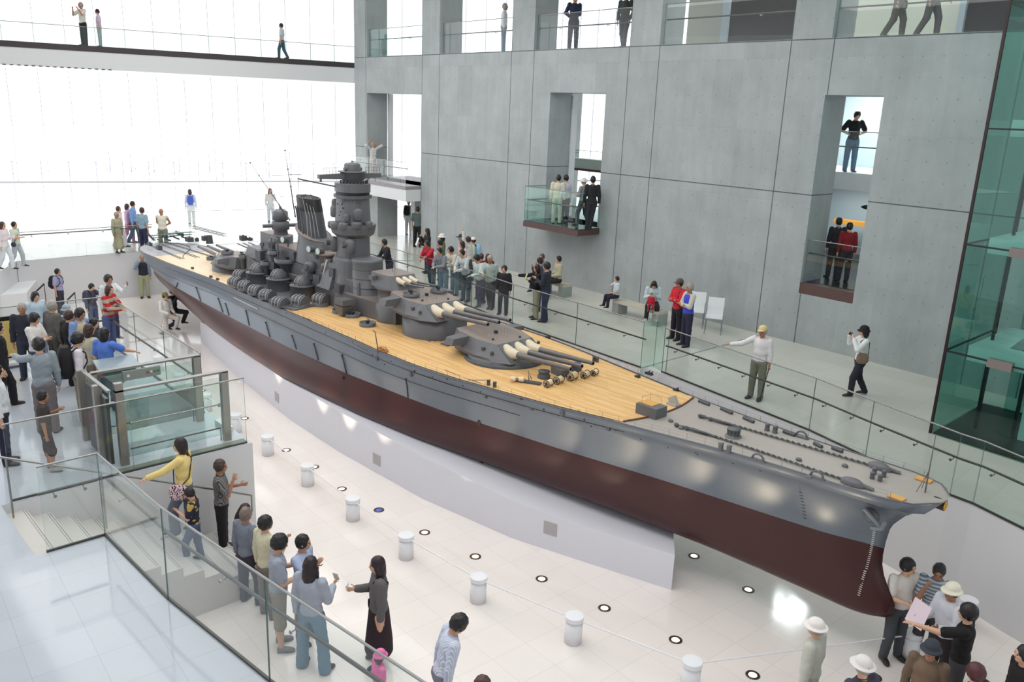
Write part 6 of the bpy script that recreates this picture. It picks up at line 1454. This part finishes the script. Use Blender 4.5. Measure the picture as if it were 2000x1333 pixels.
P((1812,-60), ZT, 1.72, 45, ('swingf','slack'), 'walk', (222,220,212), ('pants',(88,84,84)), (HB,'short'), 'walking person in pale shirt cropped at the top edge', xy=onw(1814,.85))
P((729,277), 4.3, 1.60, 40, ('head','head'), 'stand', (218,218,216), ('pants',(198,196,190)), (HG,'grey'), 'person in white with raised elbows on the left landing', sleeve='half', skin=1)
# ground-floor doorway
p_ = P((797,404), ZW, 1.62, 160, ('slack','slack'), 'stand', (188,200,204), ('pants',(196,198,204)), (HG,'grey'), 'pale-haired person with black backpack in the doorway', skin=1, xy=onw(798,1.6,440)); backpack(p_, 'black backpack on the pale-haired person in the doorway', BLK)
P((816,404), ZW, 1.72, 180, ('slack','slack'), 'stand', (84,100,98), ('pants',BLK), (HB,'short'), 'person in grey-green shirt seen from behind by the doorway', sleeve='short', skin=1)
P((750,467), ZW, 1.66, 300, ('rail','rail'), 'stand', (38,36,44), ('pants',(46,50,66)), (HB,'short'), 'person in dark stripes half hidden beside the conning tower', lean=.25)
# stern walkway against the bright windows
P((4,433), ZW, 1.62, 90, ('hold','slack'), 'walk', (226,216,220), ('pants',(214,222,228)), (HBR,'bob'), 'person in pale pink cropped by the left edge on the stern walkway')
p_ = P((27,433), ZW, 1.55, 90, ('slack','hold'), 'walk', (206,214,198), ('pants',(178,186,190)), (HB,'short'), 'person in pale green T-shirt walking along the stern walkway', sleeve='short'); bag(p_, 'small dark pouch on the walker in pale green', (54,54,78), side=-1, s=.6, z=.52)
P((231,403), ZW, 1.62, 90, ('slack','slack'), 'walk', (226,206,216), ('pants',(216,208,220)), (HBR,'short'), 'person in pale pink walking behind the khaki dress')
P((227,414), ZW, 1.55, 70, ('slack','slack'), 'stand', (172,170,140), ('skirt',(166,162,132)), (HG,'short'), 'person in khaki knee-length outfit on the stern walkway', skin=2)
P((248,398), ZW, 1.60, 100, ('slack','slack'), 'walk', (214,180,206), ('pants',(196,120,160)), (HBR,'bob'), 'person in mauve walking beside the blue shirt')
P((259,393), ZW, 1.72, 100, ('hip','slack'), 'walk', (126,160,214), ('pants',JEAN2), (HB,'short'), 'person in bright blue shirt and jeans on the stern walkway')
P((277,405), ZW, 1.70, 160, ('slack','slack'), 'stand', (140,168,184), ('pants',(44,44,76)), (HBR,'short'), 'person in grey-blue T-shirt seen from behind near the stern tip', sleeve='short')
P((314,407), ZW, 1.68, 0, ('back','back'), 'stand', (224,220,206), ('pants',(128,130,110)), (HG,'bald'), 'bald person in white sleeveless top behind the stern deck', sleeve='none', skin=2)
p_ = P((375,387), ZW, 1.66, 200, ('slack','slack'), 'walk', (208,218,232), ('pants',(216,222,226)), (HBR,'bob'), 'person in white trousers walking away behind the stern guns', xy=tuple(V((375,440), AC, DC-1.2)[:2])); backpack(p_, 'bright blue backpack on the walker in white trousers', (76,100,196))
P((533,386), ZW, 1.66, 30, ('chest','slack'), 'stand', (206,204,202), ('pants',(190,198,208)), (HBR,'long'), 'long-haired person in pale blouse behind the aft mast', xy=tuple(V((530,440), AC, DC-1.2)[:2]))
p_ = P((277,497), 0, 1.70, 30, ('slack','cam'), 'stand', (128,146,172), ('pants',(172,176,140)), (HG,'grey'), 'person in dark vest photographing by the stern retaining wall', vest=(44,44,56), skin=1, twist=0)
p_ = P((337,563), 0, 1.60, 80, ('cam','cam'), 'crouch', (40,40,48), ('pants',(40,40,44)), (HB,'short'), 'crouching black-haired person partly hidden behind the stern hull'); camera_(p_, 'white camera held by the croucher behind the stern', 'B', (214,214,214))
P((322,572), 0, 1.60, 60, ('lap','lap'), 'crouch', (222,220,214), ('pants',(200,196,190)), (HB,'short'), 'crouching person in olive cap below the stern', hat=('cap',(120,120,60)))
# lower floor left
p_ = P((112,525), 0, 1.62, 90, ('slack','slack'), 'stand', (158,160,196), ('pants',(50,48,62)), (HB,'short'), 'person in lavender T-shirt with backpack on the lower floor at left', sleeve='short', skin=1); backpack(p_, 'large black backpack on the person in lavender', (36,34,42), s=1.05)
p_ = P((178,554), 0, 1.60, 70, ('cam','slack'), 'stand', (64,66,84), ('pants',(70,84,112)), (HB,'short'), 'person in dark shirt looking down at a raised camera', hp=.35); backpack(p_, 'dark blue backpack on the person with raised camera', (56,60,78)); camera_(p_, 'compact camera held up by the person in dark shirt', 'L')
# crowd on the platform
P((211,537), ZW, 1.60, 60, ('pointup','slack'), 'stand', (214,216,216), ('pants',(36,34,44)), (HB,'full'), 'tall person in white shirt pointing one finger upward', skin=2)
P((213,557), ZW, 1.56, 80, ('rail','rail'), 'stand', ((186,44,52),('h',(176,158,140),.155)), ('pants',(86,96,138)), (HBR,'tail'), 'person in red and beige striped sweater leaning on the glass rail', lean=.12, hem=.46)
P((68,570), ZW, 1.50, 60, ('chin','slack'), 'stand', (186,204,216), ('pants',(120,130,150)), (HB,'bob'), 'person with black bob and light blue hooded top in the crowd', hp=.25)
P((41,592), ZW, 1.62, 20, ('slack','slack'), 'stand', (40,42,54), ('pants',(50,54,72)), (HG,'grey'), 'grey-haired person in dark navy jacket at the crowd edge', skin=2, jacket=True)
P((66,612), ZW, 1.62, 90, ('cross','cross'), 'stand', (222,218,216), ('pants',(60,66,84)), (HB,'full'), 'person in white T-shirt with a dark sling strap', sleeve='short', hp=.2)
P((101,587), ZW, 1.66, 150, ('slack','slack'), 'stand', (96,92,88), ('pants',(70,68,66)), (HG,'grey'), 'grey-haired person in grey-brown suit seen from behind', jacket=True, skin=1)
P((129,596), ZW, 1.50, 40, ('slack','slack'), 'stand', (110,120,130), ('pants',DRK), (HG,'grey'), 'person in blue-grey sun hat behind the suits', hat=('bucket',(150,164,174)))
P((134,606), ZW, 1.60, 150, ('slack','slack'), 'stand', (30,26,28), ('pants',(28,26,28)), (HBR,'short'), 'brown-haired person in black coat seen from behind', jacket=True)
P((155,602), ZW, 1.68, 80, ('slack','slack'), 'stand', (124,150,196), ('pants',(120,110,96)), (HB,'short'), 'person in tan vest over blue shirt bowing the head', vest=(190,174,146), hp=.3, sleeve='half', skin=2)
P((183,622), ZW, 1.42, 100, ('slack','slack'), 'stand', (50,50,56), ('pants',(60,64,80)), (HB,'short'), 'black-haired person mostly hidden at the rail behind the blue T-shirt', hp=.2)
P((173,633), ZW, 1.60, 150, ('slack','slack'), 'stand', (186,180,158), ('pants',(120,110,96)), ((44,28,26),'bob'), 'dark-bobbed person in beige top behind the blue T-shirt', jacket=True)
p_ = P((203,640), ZW, 1.60, 165, ('slack','reach'), 'stand', (86,124,206), ('pants',(70,76,110)), (HB,'bob'), 'person in bright blue T-shirt with red jacket round the waist', sleeve='short')
def wrap(t, J):
    mb = MB(); c = J['hip']+[0,0,.03]; mb.lathe(c, [(.118,-.15),(.135,-.08),(.13,.02),(.115,.05)], 20, sx=.95, sy=1.22, cap=False); mb.build('folded_cloth', cloth_mat((176,36,44)), t, True)
held(p_, 'tied_jacket', 'red jacket tied round the waist of the blue T-shirt person', 'jacket', wrap)
p_ = P((151,650), ZW, 1.70, 125, ('slack','slack'), 'stand', (216,208,214), ('pants',(146,136,112)), (HB,'full'), 'person in white shirt carrying the big red rucksack', glasses=True, hem=.53, hp=.15); backpack(p_, 'large black and red rucksack on the person in white shirt', (30,26,30), (150,44,40), s=1.35)
P((73,660), ZW, 1.72, 190, ('point','slack'), 'stand', (142,150,158), ('pants',(112,104,106)), (HB,'full'), 'person in grey sweater seen from behind, arm out to the left', twist=35, hem=.46)
P((82,763), ZW, 1.32, 120, ('chest','slack'), 'contra', (62,54,52), ('shorts',(40,36,40)), (HB,'short'), 'child in dark brown T-shirt and black shorts behind the glass', sleeve='short', skin=2, shoes=(150,150,148))
P((-6,628), ZW, 1.70, 130, ('slack','slack'), 'walk', (24,20,24), ('pants',(26,22,28)), (HB,'short'), 'person in black suit cropped by the left edge', jacket=True)
P((-8,712), ZW, 1.66, 120, ('slack','slack'), 'stand', (220,222,226), ('pants',(34,32,56)), (HB,'short'), 'person in white shirt and navy trousers cropped by the left edge', hem=.52)
# stairs and lower floor, foreground
def stair_z(head, H):
    best = (9, .5)
    for i in range(11):
        z = ZW-(i+1)*ZW/12; P_ = Z(head, z+H*.99); yc = -8.9+.305*(i+.5); best = min(best, (abs(P_[1]-yc), z))
    return best[1]
p_ = P((350,856), .92, 1.60, 275, ('reach','slack'), 'step', (232,206,134), ('flare',(98,106,122)), ((26,16,20),'tail'), 'person in yellow cardigan climbing the stairs with a floral bag', hy=10, skin=0, hat=None); bag(p_, 'floral patterned handbag with black handles on the stairs', (220,190,196), side=1, z=.50, s=1.0, pat=('p',(60,40,60),.03))
P((369,954), stair_z((375,954),1.2), 1.25, 280, ('chest','slack'), 'step', ((44,44,62),('p',(196,164,84),.10)), ('pants',(70,84,116)), (HB,'short'), 'child in dark shirt with gold print below the yellow cardigan', hp=.4, sleeve='short')
P((430,898), .145, 1.66, 105, ('hold','chin'), 'stand', ((52,50,54),('c',(150,146,146),.022)), ('pants',(24,20,24)), ((52,40,36),'short'), 'person in grey checked shirt with hand at the mouth', sleeve='short', hem=.53, skin=2)
P((478,985), .0, 1.42, 120, ('slack','slack'), 'stand', (32,34,54), ('pants',(42,46,84)), ((34,18,22),'long'), 'long-haired child in navy top in front of the checked shirt', hp=.45, sleeve='short')
P((480,991), .0, 1.62, 150, ('slack','slack'), 'contra', (122,128,142), ('pants',(54,50,62)), ((92,80,74),'grey'), 'person with thinning grey hair in steel grey shirt seen from behind', skin=2)
P((519,1008), .0, 1.66, 140, ('slack','chest'), 'stand', (214,206,178), ('pants',(120,112,104)), (HB,'full'), 'person in pale yellow shirt seen from behind', hy=-10)
p_ = P((546,1045), .0, 1.78, 110, ('hold','hold'), 'stand', (158,164,178), ('shorts',(146,138,124)), (HB,'full'), 'person in grey T-shirt and beige shorts holding a camera', hp=.30, hem=.46, sleeve='short', shoes=(130,134,136)); camera_(p_, 'silver compact camera in the hands of the person in shorts', 'B', (170,166,172))
P((592,1045), .0, 1.68, 75, ('slack','pointup'), 'stand', (178,188,216), ('pants',(120,124,140)), (HB,'short'), 'person in light blue shirt pointing while talking', skin=1, hy=20)
p_ = P((607,1087), .0, 1.74, 160, ('slack','hold'), 'wide', (168,174,188), ('flare',(112,140,158)), ((28,18,22),'long'), 'long-haired person in pale grey sweater and flared jeans', hem=.46); paper(p_, 'white leaflet held by the long-haired person in jeans', 'R', s=(.08,.12))
p_ = P((736,1088), .0, 1.66, 285, ('slack','hold'), 'stand', (100,96,98), ('skirt',(44,30,36)), ((30,18,22),'long'), 'person in grey jacket and long dark skirt facing left', jacket=True); bag(p_, 'black shoulder bag of the person in grey jacket', (26,26,30), side=-1, s=.75, z=.50); paper(p_, 'small white item held by the person in grey jacket', 'R', (226,226,224), (.06,.09))
P((897,1202), .0, 1.70, 110, ('slack','slack'), 'walk', ((186,194,218),('v',(226,228,236),.024)), ('pants',(120,120,130)), (HB,'full'), 'person in blue and white striped shirt looking down', hp=.55, lean=.22, skin=1)
P((743,1270), .0, 1.10, 120, ('slack','slack'), 'stand', (236,120,176), ('pants',(120,90,120)), (HBR,'bob'), 'small child in bright pink hooded top at the bottom edge', hat=('bucket',(236,120,176)))
P((945,1322), .0, 1.60, 90, ('slack','slack'), 'stand', (70,66,70), ('pants',DRK), ((60,36,34),'short'), 'dark-haired head just visible at the bottom edge')
# visitors by the bow
P((1777,1093), .0, 1.62, 10, ('slack','hold'), 'contra', (224,218,212), ('pants',(74,78,84)), (HB,'full'), 'person in white turtleneck standing behind the bulbous bow', hem=.53, sleeve='short', hy=25)
P((1837,1102), .0, 1.64, 330, ('chest','chin'), 'stand', ((118,130,146),('h',(190,198,204),.05)), ('pants',(70,66,64)), (HB,'short'), 'person with glasses in grey striped polo shirt', sleeve='short', hp=.35, glasses=True, skin=2)
p_ = P((1862,1140), .0, 1.66, 290, ('hold','hold'), 'stand', (220,222,230), ('pants',(42,34,38)), (HB,'short'), 'person in white sun hat and white shirt facing left', hat=('bucket',(238,232,212)), skin=2); 
paper(p_, 'large white paper bag with pink print held before the bow', 'R', (236,216,226), (.28,.34))
P((1893,1180), .0, 1.70, 235, ('point','slack'), 'stand', (18,16,20), ('pants',(60,56,62)), (HB,'full'), 'person in black T-shirt stretching one arm toward the bow', sleeve='short', skin=0)
P((1822,1253), .0, 1.60, 320, ('slack','slack'), 'stand', (112,92,76), ('pants',(60,56,60)), (HB,'short'), 'person in dark bucket hat and brown vest', hat=('bucket',(54,58,66)), vest=(120,98,80), skin=2)
P((1908,1297), .0, 1.60, 200, ('slack','slack'), 'stand', (60,40,44), ('pants',DRK), ((56,22,26),'full'), 'reddish dark-haired head at the bottom right')
P((1595,1210), .0, 1.62, 250, ('slack','slack'), 'stand', (190,190,180), ('pants',(170,166,158)), (HG,'grey'), 'person in cream jacket and white sun hat seen from above', hat=('brim',(234,226,222)), jacket=True, twist=-20)
P((1688,1284), .0, 1.62, 200, ('slack','slack'), 'stand', (70,64,84), ('pants',DRK), (HG,'grey'), 'round white sun hat at the bottom edge', hat=('brim',(224,218,216)))
P((2004,1262), .0, 1.66, 260, ('slack','slack'), 'stand', (26,18,24), ('pants',DRK), (HB,'short'), 'person in black cropped by the lower right edge')
# right walkway
p_ = P((1491,637), ZW, 1.62, 320, ('slack','side'), 'stand', (220,216,218), ('pants',(126,126,110)), (HG,'grey'), 'elderly person in tan cap and white shirt gripping the rail', hat=('cap',(212,190,136)), hem=.53, skin=2)
def cane(t, J):
    mb = MB(); a = J['handL']; mb.tube([a+[0,0,.02], [a[0]+.04,a[1]-.10,.01]], .010, 6); mb.build('shaft', M_DARKM, t, True)
    mb = MB(); mb.tube([a+[-.05,0,.03], a+[.04,0,.03]], .013, 6); mb.build('handle', M_BLK, t, True)
held(p_, 'walking_cane', 'thin dark cane of the elderly person in tan cap', 'cane', cane)
p_ = P((1689,637), ZW, 1.60, 265, ('cam','cam'), 'walk', (226,228,228), ('pants',(36,32,46)), (HB,'bob'), 'person in black bucket hat and white sweater taking a photo', hat=('bucket',(26,24,28)), hem=.52); bag(p_, 'brown shoulder bag on the person in black bucket hat', (128,108,92), side=1, s=.95, z=.58, cross=False); camera_(p_, 'dark camera held up by the person in black bucket hat', 'B')
p_ = P((1328,545), ZW, 1.66, 300, ('cross','cross'), 'stand', (198,34,48), ('pants',(30,24,34)), (HB,'short'), 'person in red jacket and visor cap with folded arms', hat=('cap',(96,80,80)), jacket=True, skin=2); bag(p_, 'small black waist pouch below the red jacket', BLK, side=1, s=.6, z=.47, cross=False)
P((1348,553), ZW, 1.68, 290, ('cross','cross'), 'stand', (200,192,176), ('pants',(40,38,64)), (HG,'grey'), 'person in bright blue vest with folded arms', vest=(66,76,200), skin=2)
def bench(a, b, z0, label, w=.40, hgt=.42):
    a, b = np.array(a[:2]), np.array(b[:2]); d = b-a; L = np.hypot(*d); an = math.atan2(d[1], d[0]); c = (a+b)/2
    t = thing('bench', label, 'bench', (c[0], c[1], z0), an, 'concrete benches on the walkway'); M_B = mat('bench_stone', (198,190,176), .55, noise=.05); M_B2 = mat('bench_side', (156,164,160), .55)
    mb = MB(); mb.box((0,0,hgt-.04), (L,w,.08)); mb.build('seat', M_B, t, True)
    for s in (-1,1): mb = MB(); mb.box((s*(L/2-.12),0,(hgt-.08)/2), (.24,w,hgt-.08)); mb.build('leg', M_B2, t, True)
    return t
A = Z((1189,582), ZW+.42); B = Z((1312,600), ZW+.42); 
bench(Z((1206,584), ZW+.42), Z((1296,609), ZW+.42), ZW, 'long pale bench with two seated visitors by the wall')
bench(Z((1060,545), ZW+.42), Z((1110,556), ZW+.42), ZW, 'pale bench partly hidden behind the standing couple')
P((1205,540), ZW, 1.20, 285, ('lap','side'), 'sit', (196,208,214), ('pants',(36,34,52)), (HB,'short'), 'child in pale shirt sitting on the bench end', sleeve='short', seat=.44, shoes=BLK)
P((1278,549), ZW, 1.55, 350, ('chest','chest'), 'sit', (198,214,220), ('pants',(34,30,38)), (HB,'long'), 'long-haired person bending over a baby on the bench', seat=.44, hp=.7, lean=.35, shoes=(170,180,176))
P((1273,573), ZW+.50, .66, 350, ('slack','slack'), 'sit', (190,34,56), ('pants',(150,40,60)), (HB,'short'), 'baby in red held on the lap of the bending long-haired person', seat=.08, h=.010)
P((1091,500), ZW, 1.58, 290, ('lap','lap'), 'sit', (178,172,146), ('pants',(34,30,36)), (HB,'short'), 'person in beige jacket sitting on the bench', seat=.44, jacket=True)
P((1068,512), ZW, 1.72, 250, ('chest','cross'), 'cross', (44,46,58), ('flare',(44,50,76)), (HB,'short'), 'person in dark navy shirt and flared jeans at the walkway', twist=0)
p_ = P((1049,517), ZW, 1.58, 280, ('chest','point'), 'stand', (28,24,28), ('pants',(160,160,132)), ((28,18,22),'long'), 'person in black shawl pointing left beside the navy shirt', hem=.48); paper(p_, 'pale green leaflet held by the pointing person in black', 'L', (190,192,140), (.16,.22))
P((1054,503), ZW, 1.62, 270, ('slack','chin'), 'stand', (70,70,84), ('pants',(40,42,64)), (HB,'short'), 'black-haired person behind the pointing person')
P((1059,496), ZW, 1.55, 330, ('lap','lap'), 'sit', (120,110,130), ('pants',DRK), ((70,44,40),'short'), 'brown-haired person with glasses seated behind the couple', seat=.44, glasses=True)
# leaning crowd behind the second turret
P((834,470), ZW, 1.66, 320, ('point','rail'), 'cross', (184,32,54), ('pants',(58,82,98)), (HB,'short'), 'person in red jersey leaning on the rail with arm out', sleeve='half', lean=.30, skin=2)
P((858,484), ZW, 1.62, 325, ('rail','rail'), 'stand', (128,134,142), ('pants',(92,128,144)), (HB,'short'), 'person in grey shirt next to the red jersey', lean=.32)
p_ = P((880,482), ZW, 1.60, 315, ('rail','rail'), 'stand', (206,200,186), ('pants',(96,134,152)), (HB,'full'), 'person in pale sweater holding a camera at the rail', lean=.28); camera_(p_, 'black camera dangling from the person in pale sweater', 'L')
p_ = P((902,487), ZW, 1.68, 320, ('rail','rail'), 'stand', ((186,196,196),('v',(206,212,210),.03)), ('pants',(70,92,106)), (HB,'short'), 'person in grey and cream raglan leaning over the rail', lean=.30)
P((931,498), ZW, 1.64, 315, ('rail','slack'), 'walk', (200,214,212), ('pants',(48,62,92)), (HB,'full'), 'person in pale striped shirt bending over the glass rail', lean=.25, hp=.3)
P((957,499), ZW, 1.64, 340, ('slack','rail'), 'cross', (170,182,176), ('pants',(42,46,60)), (HG,'grey'), 'smiling grey-haired person with open jacket over black shirt', jacket=True, skin=2, lean=.10, vest=None)
P((985,519), ZW, 1.45, 345, ('slack','slack'), 'stand', (34,32,40), ('pants',(46,50,62)), (HB,'full'), 'child in black jacket at the right end of the leaning crowd', jacket=True)
P((940,495), ZW, 1.46, 200, ('slack','slack'), 'stand', (120,34,52), ('pants',(60,40,60)), ((58,24,24),'short'), 'reddish-haired person in maroon seen behind the pale striped shirt')
P((953,496), ZW, 1.44, 190, ('slack','slack'), 'stand', (110,40,56), ('pants',(60,40,60)), ((52,26,26),'tail'), 'second maroon figure behind the grey-haired person')
p_ = P((834,446), ZW, 1.62, 290, ('hold','chin'), 'stand', (34,32,36), ('pants',(60,60,70)), ((26,18,20),'long'), 'long-haired person in black jacket behind the red jersey', jacket=True); paper(p_, 'white bag beside the long-haired person in black', 'L', (226,226,228), (.22,.28))
p_ = P((863,457), ZW, 1.60, 270, ('slack','slack'), 'stand', (120,124,80), ('pants',(90,90,90)), (HB,'bob'), 'person in pale headscarf and olive top behind the crowd', hat=('bucket',(226,222,214)))
P((859,468), ZW, 1.62, 280, ('slack','slack'), 'stand', (90,110,110), ('pants',(96,130,140)), (HB,'short'), 'black-haired person between the headscarf and the grey shirt')
P((901,458), ZW, 1.66, 270, ('slack','slack'), 'stand', (206,206,208), ('pants',(80,80,90)), (HG,'grey'), 'person in dark flat cap behind the crowd', hat=('cap',(54,60,56)), skin=2)
P((902,471), ZW, 1.60, 300, ('slack','slack'), 'stand', (232,186,178), ('pants',(90,80,90)), ((34,22,22),'bob'), 'dark-bobbed person in salmon pink top behind the raglan shirt')
P((914,462), ZW, 1.62, 250, ('up','slack'), 'stand', (222,222,222), ('pants',(90,90,100)), ((40,24,24),'short'), 'person raising one arm high at the back of the crowd')
p_ = P((924,464), ZW, 1.50, 270, ('slack','slack'), 'stand', (216,222,196), ('pants',(80,80,84)), (HB,'short'), 'person in white cap at the back right of the crowd', hat=('cap',(232,228,222))); backpack(p_, 'light blue bag on the person in white cap', (150,196,226))
# small balcony and narrow opening
P((1088,338), 3.87, 1.62, 170, ('slack','slack'), 'stand', (214,208,186), ('pants',(190,196,178)), (HB,'short'), 'person in cream jacket with back turned on the small balcony', jacket=True, xy=onw(1089,-.60,390))
P((1103,337), 3.87, 1.62, 220, ('slack','slack'), 'stand', (214,216,232), ('pants',(40,40,58)), (HB,'short'), 'person in white shirt beside the cream jacket on the balcony', xy=onw(1104,-.35,390))
P((1140,347), 3.87, 1.58, 230, ('hold','hold'), 'walk', (150,150,156), ('pants',(70,70,86)), (HG,'grey'), 'person in white hat walking on the small balcony', hat=('bucket',(226,224,220)), xy=onw(1139,-.15,390))
P((1157,337), 3.87, 1.70, 180, ('slack','slack'), 'cross', (34,34,38), ('pants',(40,42,48)), (HB,'short'), 'person in black shirt at the right of the small balcony', xy=onw(1156,-.55,390))
P((1663,266), 6.13, 1.70, 0, ('hip','hip'), 'stand', (22,20,24), ('pants',(84,112,140)), (HB,'short'), 'person in black T-shirt and jeans leaning on the upper landing', sleeve='short', hp=.5, xy=onw(1662,3.0,300), h=.018)
P((1630,428), 3.36, 1.66, 180, ('slack','slack'), 'stand', (44,44,50), ('pants',(46,42,50)), (HB,'short'), 'dark figure seen from behind low in the narrow opening', xy=onw(1631,1.5,490))
P((1652,446), 3.36, 1.60, 180, ('slack','slack'), 'stand', (128,24,36), ('pants',(40,36,44)), (HB,'short'), 'person in dark red jacket seen from behind in the narrow opening', xy=onw(1653,1.2,490))
# exhibits glimpsed in the narrow opening
mb = MB(); A = wall(17.6,0,5.4); mb.box((A[0],A[1],4.45), (2.0,.3,.14), rz=AW); tag(mb.build('display_ledge', mat('amber_ledge', (214,150,60), .5)), 'amber coloured display ledge beyond the two dark figures', 'display ledge')
mb = MB(); A = wall(18.33,0,3.5); mb.ell((A[0]+.25,A[1],5.16), (.30,.03,.075), 14, 8); 
me_ = mb.build('propeller_blade', mat('blade_black', (30,26,28), .4)); tag(me_, 'dark propeller blade tip hanging inside the narrow opening', 'propeller')
# reading stand at the rail, white mesh chairs
rs = thing('reading_stand', 'tilted grey reading stand before the person in blue T-shirt', 'reading stand', tuple(Z((215,800), ZW)))
c = Z((228,712), ZW+.95); rs.location = (c[0], c[1], ZW)
mb = MB(); mb.box((c[0],c[1],ZW+.96), (.40,.70,.03), ry=.35, rz=0); mb.build('panel', mat('stand_panel', (150,164,172), .2, noise=.15, nscale=5), rs)
mb = MB(); mb.frustum([(c[0]-.03,c[1]-.03,ZW+.55),(c[0]+.03,c[1]-.03,ZW+.55),(c[0]+.03,c[1]+.03,ZW+.55),(c[0]-.03,c[1]+.03,ZW+.55)], [(c[0]-.2,c[1]-.3,ZW+.93),(c[0]+.2,c[1]-.3,ZW+.82),(c[0]+.2,c[1]+.3,ZW+.82),(c[0]-.2,c[1]+.3,ZW+.93)]); mb.cyl((c[0],c[1],ZW),(c[0],c[1],ZW+.56),.02,n=8); mb.build('support', M_STEEL, rs)
def chair(q, az_, label):
    p = Z(q, ZW); t = thing('mesh_chair', label, 'chair', p, az_, 'white chairs by the concrete wall'); MC = mat('chair_white', (228,230,232), .5); ML = mat('chair_leg_grey', (150,160,168), .35, .4)
    mb = MB(); mb.box((.0,0,.45), (.46,.46,.03)); mb.ell((.2,0,.45),(.05,.23,.02),12,6); mb.build('seat', MC, t, True)
    mb = MB(); mb.loft([[(-.22,-.22,.46),(-.20,-.22,.46),(-.20,.22,.46),(-.22,.22,.46)],[(-.27,-.22,.70),(-.25,-.22,.70),(-.25,.22,.70),(-.27,.22,.70)],[(-.33,-.215,.93),(-.315,-.215,.93),(-.315,.215,.93),(-.33,.215,.93)]], 0, False); mb.build('backrest', MC, t, True)
    for x, y in ((.21,-.21),(.21,.21),(-.22,-.21),(-.22,.21)): mb = MB(); mb.cyl((x,y,.44),(x*1.08,y*1.05,0),.013,n=8); mb.build('leg', ML, t, True)
    for y in (-.235,.235): mb = MB(); mb.tube([(-.27,y,.68),(.12,y,.67),(.17,y,.64),(.19,y,.45)], .012, 6); mb.build('armrest', ML, t, True)
    return t
wa = math.degrees(AW)
chair((1392,650), math.radians(-60), 'white mesh armchair standing free by the concrete wall'); chair((1357,637), math.radians(-60), 'white mesh armchair half hidden by the person in blue vest')
# baby on the lap, as its own small figure
